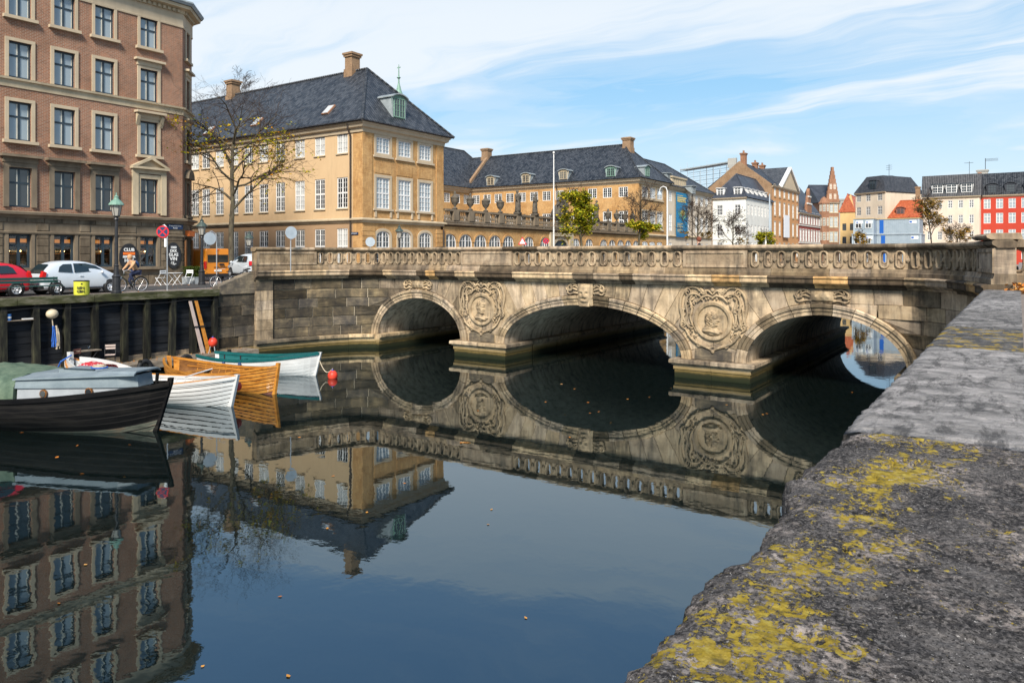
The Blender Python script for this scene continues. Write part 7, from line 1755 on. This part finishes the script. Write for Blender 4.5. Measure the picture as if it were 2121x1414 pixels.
def floor_(t, pt, mat, v=.30, f0=.06, f1=.94, n=16, name='bottom_boards'):
    vs_ = []
    for i in range(n + 1):
        f = f0 + (f1 - f0) * i / n; a, b = pt(f, v, -1, -.03), pt(f, v, 1, -.03); vs_ += [a, b]
    MB().add(vs_, [(i * 2, i * 2 + 1, i * 2 + 3, i * 2 + 2) for i in range(n)]).build(name, mat, t)
def thwart(t, pt, f, mat, v=.72, w=.24):
    a = pt(f, v, -1, -.03); b = pt(f, v, 1, -.03); MB().box(a.x - w / 2, a.x + w / 2, a.y, b.y, a.z - .03, a.z).build('thwart', mat, t)
def boat_root(name, label, bow_px, bow_py, stern, L):
    b = G(bow_px, bow_py, 0); s = Vector(stern); d = (b.xy - s.xy); ang = math.atan2(d.y, d.x); c = b.xy - d.normalized() * (L / 2)
    return thing(name, label, 'boat', (c.x, c.y, 0), ang, 'boats moored at the quay')
# --- black cabin boat
L = 10.2; t = boat_root('cabin_boat', 'black wooden cabin boat with grey cabin and green tarpaulin at the left edge', 338, 893, (-29.5, 9.6), L)
sh = lambda f: .95 + .52 * max(0, (f - .45) / .55) ** 1.7 + .25 * max(0, (.25 - f) / .25) ** 2; kl = lambda f: -.42 + .30 * max(0, (f - .8) / .2) ** 2
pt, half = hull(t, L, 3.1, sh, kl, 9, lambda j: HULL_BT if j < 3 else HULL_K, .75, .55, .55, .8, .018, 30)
gunwale(t, pt, HULL_K, .07, 30, .03, h=.12); stem(t, pt, HULL_K, 1., .16, .05, out=.05); stem(t, pt, HULL_K, .0, .1, .08)
deck_v = lambda f: Vector((pt(f, .93, 1).x, 0, pt(f, .93, 1).z))
vs_ = []
for i in range(19):
    f = .02 + .955 * i / 18; a, b = pt(f, .9, -1, -.02), pt(f, .9, 1, -.02); vs_ += [a, b]
MB().add(vs_, [(i * 2, i * 2 + 1, i * 2 + 3, i * 2 + 2) for i in range(18)]).build('deck', HULL_K, t)
def cab(x0, x1, w0, w1, z0, z1, name, mat, root, tap=.06, nose=0.):
    pl_ = [(x0, -w0), (x1 - nose, -w1), (x1, -w1 * .55), (x1, w1 * .55), (x1 - nose, w1), (x0, w0)]
    return MB().loft([[(x, y, z0(x)) for x, y in pl_], [(x - tap * (x > x0 + .1), y * (1 - tap), z1(x)) for x, y in pl_]]).build(name, mat, root)
dz = lambda x: .80 + .30 * max(0, (x + .3) / 4.5) ** 1.6
cb = cab(.85, 4.45, 1.12, .56, lambda x: dz(x) - .1, lambda x: 1.28 + .02 * x, 'cabin_side', CABIN_L, t, .03, .5)
cb2 = cab(.8, 4.49, 1.15, .58, lambda x: 1.285 + .02 * x, lambda x: 1.50 + .05 * x, 'cabin_coaming', CABIN, t, .05, .5)
MB().loft([[(x, y, 1.505 + .05 * x + (.08 if abs(y) < .5 else 0)) for y in (-1.17 + .16 * max(0, x - .8), -.45, .45, 1.17 - .16 * max(0, x - .8))] + [(x, y, 1.55 + .05 * x + (.08 if abs(y) < .5 else 0)) for y in (1.17 - .16 * max(0, x - .8), .45, -.45, -1.17 + .16 * max(0, x - .8))] for x in (.75, 2.0, 3.3, 4.55)]).build('cabin_roof', CABIN, t)
for x in (1.7, 3.1):
    y = -(1.12 + (.56 - 1.12) * (x - .85) / 3.1) - .01
    o = MB().disc((x, y, 1.07 + .05 * x), .13, 1, .05, 20).build('porthole', VARN_D, t); MB().disc((x, y - .03, 1.07 + .05 * x), .095, 1, .02, 20).build('pane', GLASS, o)
MB().box(1.7, 3.1, -.42, .42, 1.70, 1.80).build('hatch', CABIN, t); MB().box(1.85, 2.95, -.4, -.32, 1.805, 1.84).build('hatch_rail', BLUEFR, t)
for k in range(3): MB().tube([(2.7 + .25 * cos(a) * (1 - k * .2), .1 + .2 * sin(a) * (1 - k * .2), 1.825 + k * .03) for a in [2 * pi * i / 14 for i in range(15)]], .02, 5).build('rope_coil', ROPE if k else BLUEROPE, t)
tp = []
for i in range(31):                                        # tarpaulin over the cockpit
    f = i / 30; x = -4.6 + 5.4 * f; ring = []
    for j in range(17):
        a = pi * j / 16; w_ = 1.28; y = -w_ * cos(a); zt = .95 + .84 * sin(a) ** .38 - .10 * (f - .5) ** 2 * 4
        if f < .12: zt = 1.0 + (zt - 1.0) * (.55 + .45 * f / .12)
        zt += .09 * noise.noise((x * 2.2, y * 2.2, 1)) + .05 * noise.noise((x * 6, y * 6, 4)) + .035 * sin(x * 6 + y * 3 + 2 * noise.noise((x, y, 9))) * (1 if abs(y) > .5 else .4)
        ring.append((x + .03 * noise.noise((y * 3, zt * 3, 2)), y * (1 + .06 * sin(f * 11)), zt))
    tp.append(ring)
MB().loft(tp, False, False).build('tarpaulin', TARP, t, True)
MB().add([tp[-1][j] for j in range(17)], [tuple(range(17))]).build('tarpaulin_end', TARP, t)
MB().tube([(-1.95, -1.52, 1.14), (-1.45, -1.52, 1.14)], .035, 8).build('fender_bar', REDP, t)
for x in (-1.95, -1.45): MB().ball((x, -1.52, 1.14), .09, 10, 7).build('fender_knob', REDP, t, True)
MB().tube([(-5.1, -1.3, .78), (-4, -1.5, .62), (-2.6, -1.58, .78), (-1.2, -1.58, 1.0), (-.2, -1.5, 1.06)], .022, 6).build('mooring_rope', ROPE, t)
MB().tube([(4.85, 0, 1.3), (4.9, 0, 1.75)], .05, 8).build('bitt', HULL_K, t)
# --- white clinker boat with varnished gunwale
L = 8.6; t = boat_root('white_clinker_boat', 'white clinker boat with varnished rails and tall white stern behind the black boat', 484, 842, (-31.3, 14.6), L)
sh = lambda f: .58 + .50 * max(0, (f - .35) / .65) ** 2 + .52 * max(0, (.35 - f) / .35) ** 2; kl = lambda f: -.3 + .22 * max(0, (f - .85) / .15) ** 2
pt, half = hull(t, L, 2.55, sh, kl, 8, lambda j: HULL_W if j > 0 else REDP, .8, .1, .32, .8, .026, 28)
gunwale(t, pt, HULL_W, .05, 28, .0, h=.1); gunwale(t, pt, VARN, .035, 28, .035, 'varnished_rail', .03); stem(t, pt, HULL_W, 1., .06, .055); stem(t, pt, HULL_W, 0., .35, .07, out=.1)
inner(t, pt, HULL_W); floor_(t, pt, VARN_D)
for f in (.28, .45, .62, .78): thwart(t, pt, f, VARN)
for i in range(14):
    f = .2 + .68 * i / 13
    for s_ in (-1, 1): MB().tube([pt(f, v, s_, -.045) for v in (.3, .5, .7, .9)], .016, 5).build('rib', HULL_W, t)
cv = MB(); R = []
for i in range(11):                                        # curved white coaming at the stern
    f = .02 + .34 * i / 10; p = pt(f, 1, -1); hgt = .30 * sin(pi * min(1, .2 + .8 * i / 10)) + .02
    R.append([(p.x, p.y * .9, p.z - .02), (p.x, p.y * .9, p.z + hgt), (p.x, p.y * .9 + .05, p.z + hgt), (p.x, p.y * .9 + .05, p.z - .02)])
cv.loft(R).build('stern_coaming', HULL_W, t)
R = [[(a, -b, c) for a, b, c in r] for r in R]; MB().loft(R).build('stern_coaming', HULL_W, t)
m, q = newmat('red_patterned_cloth'); vv = coord(q, 'Object'); ch = q('TexVoronoi', {'Vector': vv, 'Scale': 11.}).outputs[0]; finish(m, q, q.ramp(ch, [(.25, (.55, .42, .40)), (.4, (.40, .02, .03))]), .8)
pl_ = []
for i in range(9):
    f = i / 8; pl_.append([(-3.3 + 1.0 * f, .62 * cos(a) - .05, .78 + .30 * sin(a) * (1 + .2 * sin(f * 7)) + .03 * sin(f * 13 + a * 3)) for a in [pi * j / 10 for j in range(11)]])
MB().loft(pl_, False, False).build('patterned_cover', m, t, True)
MB().tube([(-4.15, -.1, 1.35), (-4.5, -.3, 1.1), (-5.0, -.2, .6)], .03, 6).build('blue_mooring_rope', BLUEROPE, t)
MB().disc((2.5, -.92, .5), .03, 1, .06, 10).build('drain', CHROME, t)
MB().tube([(2.3, -.3, .95), (3.2, .1, 1.25)], .025, 6).build('boat_hook', STEEL, t)
for f, s_ in ((.97, 1),):
    a = pt(f, .95, s_, .08); MB().ball(a + Vector((0, 0, -.32)), .13, 10, 8, (1, 1, 1.25)).build('fender', REDP, t, True); MB().tube([a + Vector((0, 0, -.2)), a + Vector((0, 0, .08))], .012, 5).build('fender_line', ROPE, t)
MB().tube([(4.2, 0, .98), (3.9, -.12, 1.02), (3.4, .1, .8), (2.8, -.2, .62)], .018, 6).build('painter_rope', ROPE, t)
# --- varnished clinker boat
L = 7.4; t = boat_root('varnished_clinker_boat', 'varnished orange clinker rowing boat between the two white boats', 572, 817, (-31.1, 18.5), L)
sh = lambda f: .60 + .52 * max(0, (f - .4) / .6) ** 2 + .22 * max(0, (.35 - f) / .35) ** 2; kl = lambda f: -.3 + .2 * max(0, (f - .85) / .15) ** 2
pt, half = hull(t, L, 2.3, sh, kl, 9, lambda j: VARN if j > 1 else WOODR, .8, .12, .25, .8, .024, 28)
gunwale(t, pt, VARN, .05, 28, .01, h=.07); stem(t, pt, VARN, 1., .10, .05); stem(t, pt, VARN, 0., .08, .06); inner(t, pt, VARN_D); floor_(t, pt, VARN_D)
for f in (.22, .42, .62, .8): thwart(t, pt, f, VARN)
for i in range(15):
    f = .14 + .74 * i / 14
    for s_ in (-1, 1): MB().tube([pt(f, v, s_, -.045) for v in (.3, .5, .7, .92)], .016, 5).build('rib', VARN, t)
for y in (-.25, .2): MB().tube([(-1.9, y, .66), (1.6, y * .4, .74)], .03, 6).build('oar', VARN, t)
MB().tube([(3.6, 0, 1.05), (3.1, .3, .75), (2.7, .2, .62)], .014, 5).build('painter_rope', RUBBER, t)
# --- white boat with teal rail
L = 5.9; t = boat_root('teal_railed_boat', 'white rowing boat with teal rail and cover nearest the bridge', 657, 778, (-31.2, 20.6), L)
sh = lambda f: .66 + .36 * max(0, (f - .35) / .65) ** 1.8 + .1 * max(0, (.3 - f) / .3) ** 2; kl = lambda f: -.25 + .15 * max(0, (f - .85) / .15) ** 2
pt, half = hull(t, L, 2.0, sh, kl, 4, lambda j: HULL_W, .9, .55, .3, .75, .006, 26)
gunwale(t, pt, TEAL, .055, 26, .02, h=.10); stem(t, pt, HULL_W, 1., .03, .045); inner(t, pt, TEAL); floor_(t, pt, TEAL, .4)
for f in (.25, .5, .7): thwart(t, pt, f, TEAL, .78)
fd = []
for i in range(7):
    f = .70 + .285 * i / 6; a, b = pt(f, 1.0, -1, -.03), pt(f, 1.0, 1, -.03); fd.append([a, (a + b) / 2 + Vector((0, 0, .06)), b])
MB().loft(fd, False, False).build('foredeck', TEAL, t)
for f in (.30, .45): a = pt(f, 1, -1); MB().tube([a + Vector((0, 0, -.35)), a + Vector((0, 0, .22))], .03, 8).build('rowlock_post', BLACKM, t); MB().ball(a + Vector((0, -.07, -.2)), .09, 8, 6, (1, .8, 1.4)).build('fender', NAVY, t, True)
bw = pt(1, .75, 1); e = t.matrix_basis if False else None
R_ = T(*t.location) @ RZ(t.rotation_euler.z); w0 = R_ @ bw; w1 = bp + Vector((0, 0, .42))
MB().tube([w0 + (w1 - w0) * k + Vector((0, 0, -.35 * sin(pi * k))) for k in [i / 10 for i in range(11)]], .018, 6).build('mooring_line', ROPE, label='slack pale rope from the teal railed boat to its red buoy', cat='rope')
# mooring tyres and small gear at the stage edge
for k, (px, X, lab) in enumerate(((300, -32.25, 'black tyre fender on the landing stage edge behind the white boat'), (385, -32.25, 'black tyre fender on the landing stage edge behind the teal railed boat'))):
    y = yAt(px, X); MB().tube([(X, y + .27 * cos(a), .32 + .27 * sin(a)) for a in [2 * pi * i / 18 for i in range(19)]], .1, 8, False).build('tyre_fender', RUBBER, None, True, label=lab, cat='tyre', group='tyre fenders')
# ================================================================ trees
def tree(name, label, base, H, trunk_h, spread, seed, r0=.19, levels=4, leaves=0, leaf=.09, lmat=None, leaf_zone=(.3, .9), kids=(7, 6, 5), droop=.0, up=.35, lean=(0, 0), lmax=1.2, group='street trees', trunk_side=6, clump=1, twig_r=.006, fork=True):
    r = random.Random(seed)
    t = thing(name, label, 'tree', base, 0, group)
    trunk, twigs, tips = MB(), MB(), []
    def grow(p, d, L, rad_, lv):
        n = 6 if lv == 0 else (5 if lv < 3 else 3); pts = [p.copy()]; dd = d.copy(); rr_ = [rad_]
        for i in range(n):
            wob = (.05, .16, .22, .28, .3)[min(lv, 4)]
            dd = (dd + Vector((r.gauss(0, wob), r.gauss(0, wob), r.gauss(0, wob * .7) + (up * .12 if lv else .02) - droop * (.12 if lv >= 2 else .05)))).normalized()
            pts.append(pts[-1] + dd * L / n); rr_.append(max(twig_r, rad_ * (1 - .72 * (i + 1) / n) if lv else rad_ * (1 - .55 * (i + 1) / n)))
        (trunk if lv < 2 else twigs).tube(pts, rr_, trunk_side if lv < 2 else (4 if lv == 2 else 3), False)
        if lv >= levels:
            tips.extend(pts[1:]); return
        if lv >= levels - 1: tips.extend(pts[2:])
        k = kids[min(lv, len(kids) - 1)]
        for i in range(k):
            f = (.45 + .55 * (i + r.random() * .6) / k) if lv == 0 else (.25 + .75 * (i + r.random()) / k)
            if lv == 0: f = max(trunk_h / H * 1.15, f)
            f = min(f, .99); j = min(n - 1, int(f * n)); q_ = pts[j] + (pts[j + 1] - pts[j]) * (f * n - j); rj = rr_[j]
            a = r.uniform(0, 2 * pi) if lv else (2.4 * i + r.uniform(-.4, .4)); ax = (pts[j + 1] - pts[j]).normalized()
            s1 = ax.orthogonal().normalized(); s2 = ax.cross(s1); side = s1 * cos(a) + s2 * sin(a)
            an = r.uniform(.75, 1.2) if lv == 0 else r.uniform(.5, 1.05)
            nd = (ax * cos(an) + side * sin(an)); nd.z += up * (.5 if lv == 0 else .25); nd.normalize()
            LL = spread * (1.05 - .45 * f) * r.uniform(.8, 1.15) if lv == 0 else L * r.uniform(.42, .66)
            grow(q_, nd, LL, rj * (.55 if lv == 0 else .6), lv + 1)
    grow(Vector((0, 0, -.05)), Vector((lean[0], lean[1], 1)).normalized(), H * .94, r0, 0)
    trunk.build('trunk', BARK, t, True)
    o = twigs.build('branches', TWIG, t); o['kind'] = 'stuff'
    if leaves:
        lv = MB(); zs = sorted(p.z for p in tips); lo, hi = H * leaf_zone[0], H * leaf_zone[1]
        c = [p for p in tips if lo < p.z < hi] or tips
        for i in range(leaves // clump):
            p = r.choice(c)
            if (p.xy.length / spread) > lmax * r.uniform(.4, 1.1): continue
            for k in range(clump): leafquad(lv, p + Vector((r.gauss(0, .1 * clump ** .5), r.gauss(0, .1 * clump ** .5), r.gauss(-.05, .09 * clump ** .5))), leaf * r.uniform(.7, 1.25), r, False)
        lv.build('leaves', lmat or LEAF_Y, t)['kind'] = 'stuff'
    return t
b = G(481, 584, ZL); b.z = ZL
tree('linden_tree', 'large nearly bare tree with a few yellow leaves before the palace wing', b, zAt(225, b.x, b.y) - ZL, 3.6, 5.6, 12, .22, 4, 1900, .10, LEAF_Y, (.30, .92), (13, 7, 5, 4), .55, .25, lmax=1.0, clump=3)
def st_tree(px, X, top, *a, **k):
    p = Vector((X, yAt(px, X), ZL)); H = zAt(top, p.x, p.y) - ZL
    return tree(a[0], a[1], p, H, *a[2:], **k)
st_tree(1212, -38., 398, 'autumn_tree', 'leafy green and yellow tree before the palace gate', 2.2, 2.3, 5, .16, 4, 5000, .16, LEAF_G, (.18, 1.), (12, 6, 5, 4), up=.55, clump=5, twig_r=.012)
st_tree(1322, -38., 405, 'autumn_tree', 'thin tree with yellow lower leaves right of the leafy green tree', 2.0, 3.1, 9, .15, 4, 2200, .17, LEAF_G, (.15, .62), (11, 6, 5, 4), up=.5, clump=4, twig_r=.014)
st_tree(1445, -37., 428, 'bare_tree', 'bare street tree in front of the white house left window', 2.0, 3.4, 14, .16, 4, 260, .16, LEAF_B, (.2, .6), (10, 6, 5, 4), up=.4, twig_r=.018)
st_tree(1516, -37., 452, 'bare_tree', 'bare street tree in front of the white house corner', 2.0, 3.2, 21, .15, 4, 200, .16, LEAF_B, (.2, .6), (9, 6, 5, 4), up=.4, twig_r=.02)
st_tree(1584, -36.5, 482, 'young_tree', 'small green and yellow tree beside the grey mast', 1.4, 2.2, 25, .12, 3, 1500, .22, LEAF_G, (.2, 1.), (8, 5, 4), up=.6, clump=4, twig_r=.02)
p = D(1934, HY, 134); p.z = ZL; tree('autumn_tree', 'brown leaved tree right of the grey cabins before the beige house', p, zAt(408, p.x, p.y) - ZL, 2.0, 3.4, 33, .16, 4, 1700, .2, LEAF_B, (.15, .95), (11, 6, 5, 4), up=.4, clump=4, twig_r=.02)
p = D(1988, HY, 138); p.z = ZL; tree('autumn_tree', 'low brown leaved tree in front of the beige house', p, zAt(470, p.x, p.y) - ZL, 1.6, 3.2, 37, .14, 4, 700, .2, LEAF_B, (.15, .95), (10, 5, 5, 4), up=.3, clump=4, twig_r=.02)
p = D(1783, HY, 122); p.z = ZL; tree('young_tree', 'small brown tree in front of the left-hand cabins', p, zAt(478, p.x, p.y) - ZL, 1.6, 1.6, 41, .1, 3, 500, .18, LEAF_B, (.2, .95), (9, 5, 4), up=.5, clump=3, twig_r=.018)
p = D(437, HY, 100); p.z = ZL; tree('bare_tree', 'bare tree top rising behind the palace roof beside the brick building', p, zAt(158, p.x, p.y) - ZL, 8, 5.0, 45, .2, 4, 0, kids=(12, 6, 5, 4), up=.7, twig_r=.016)
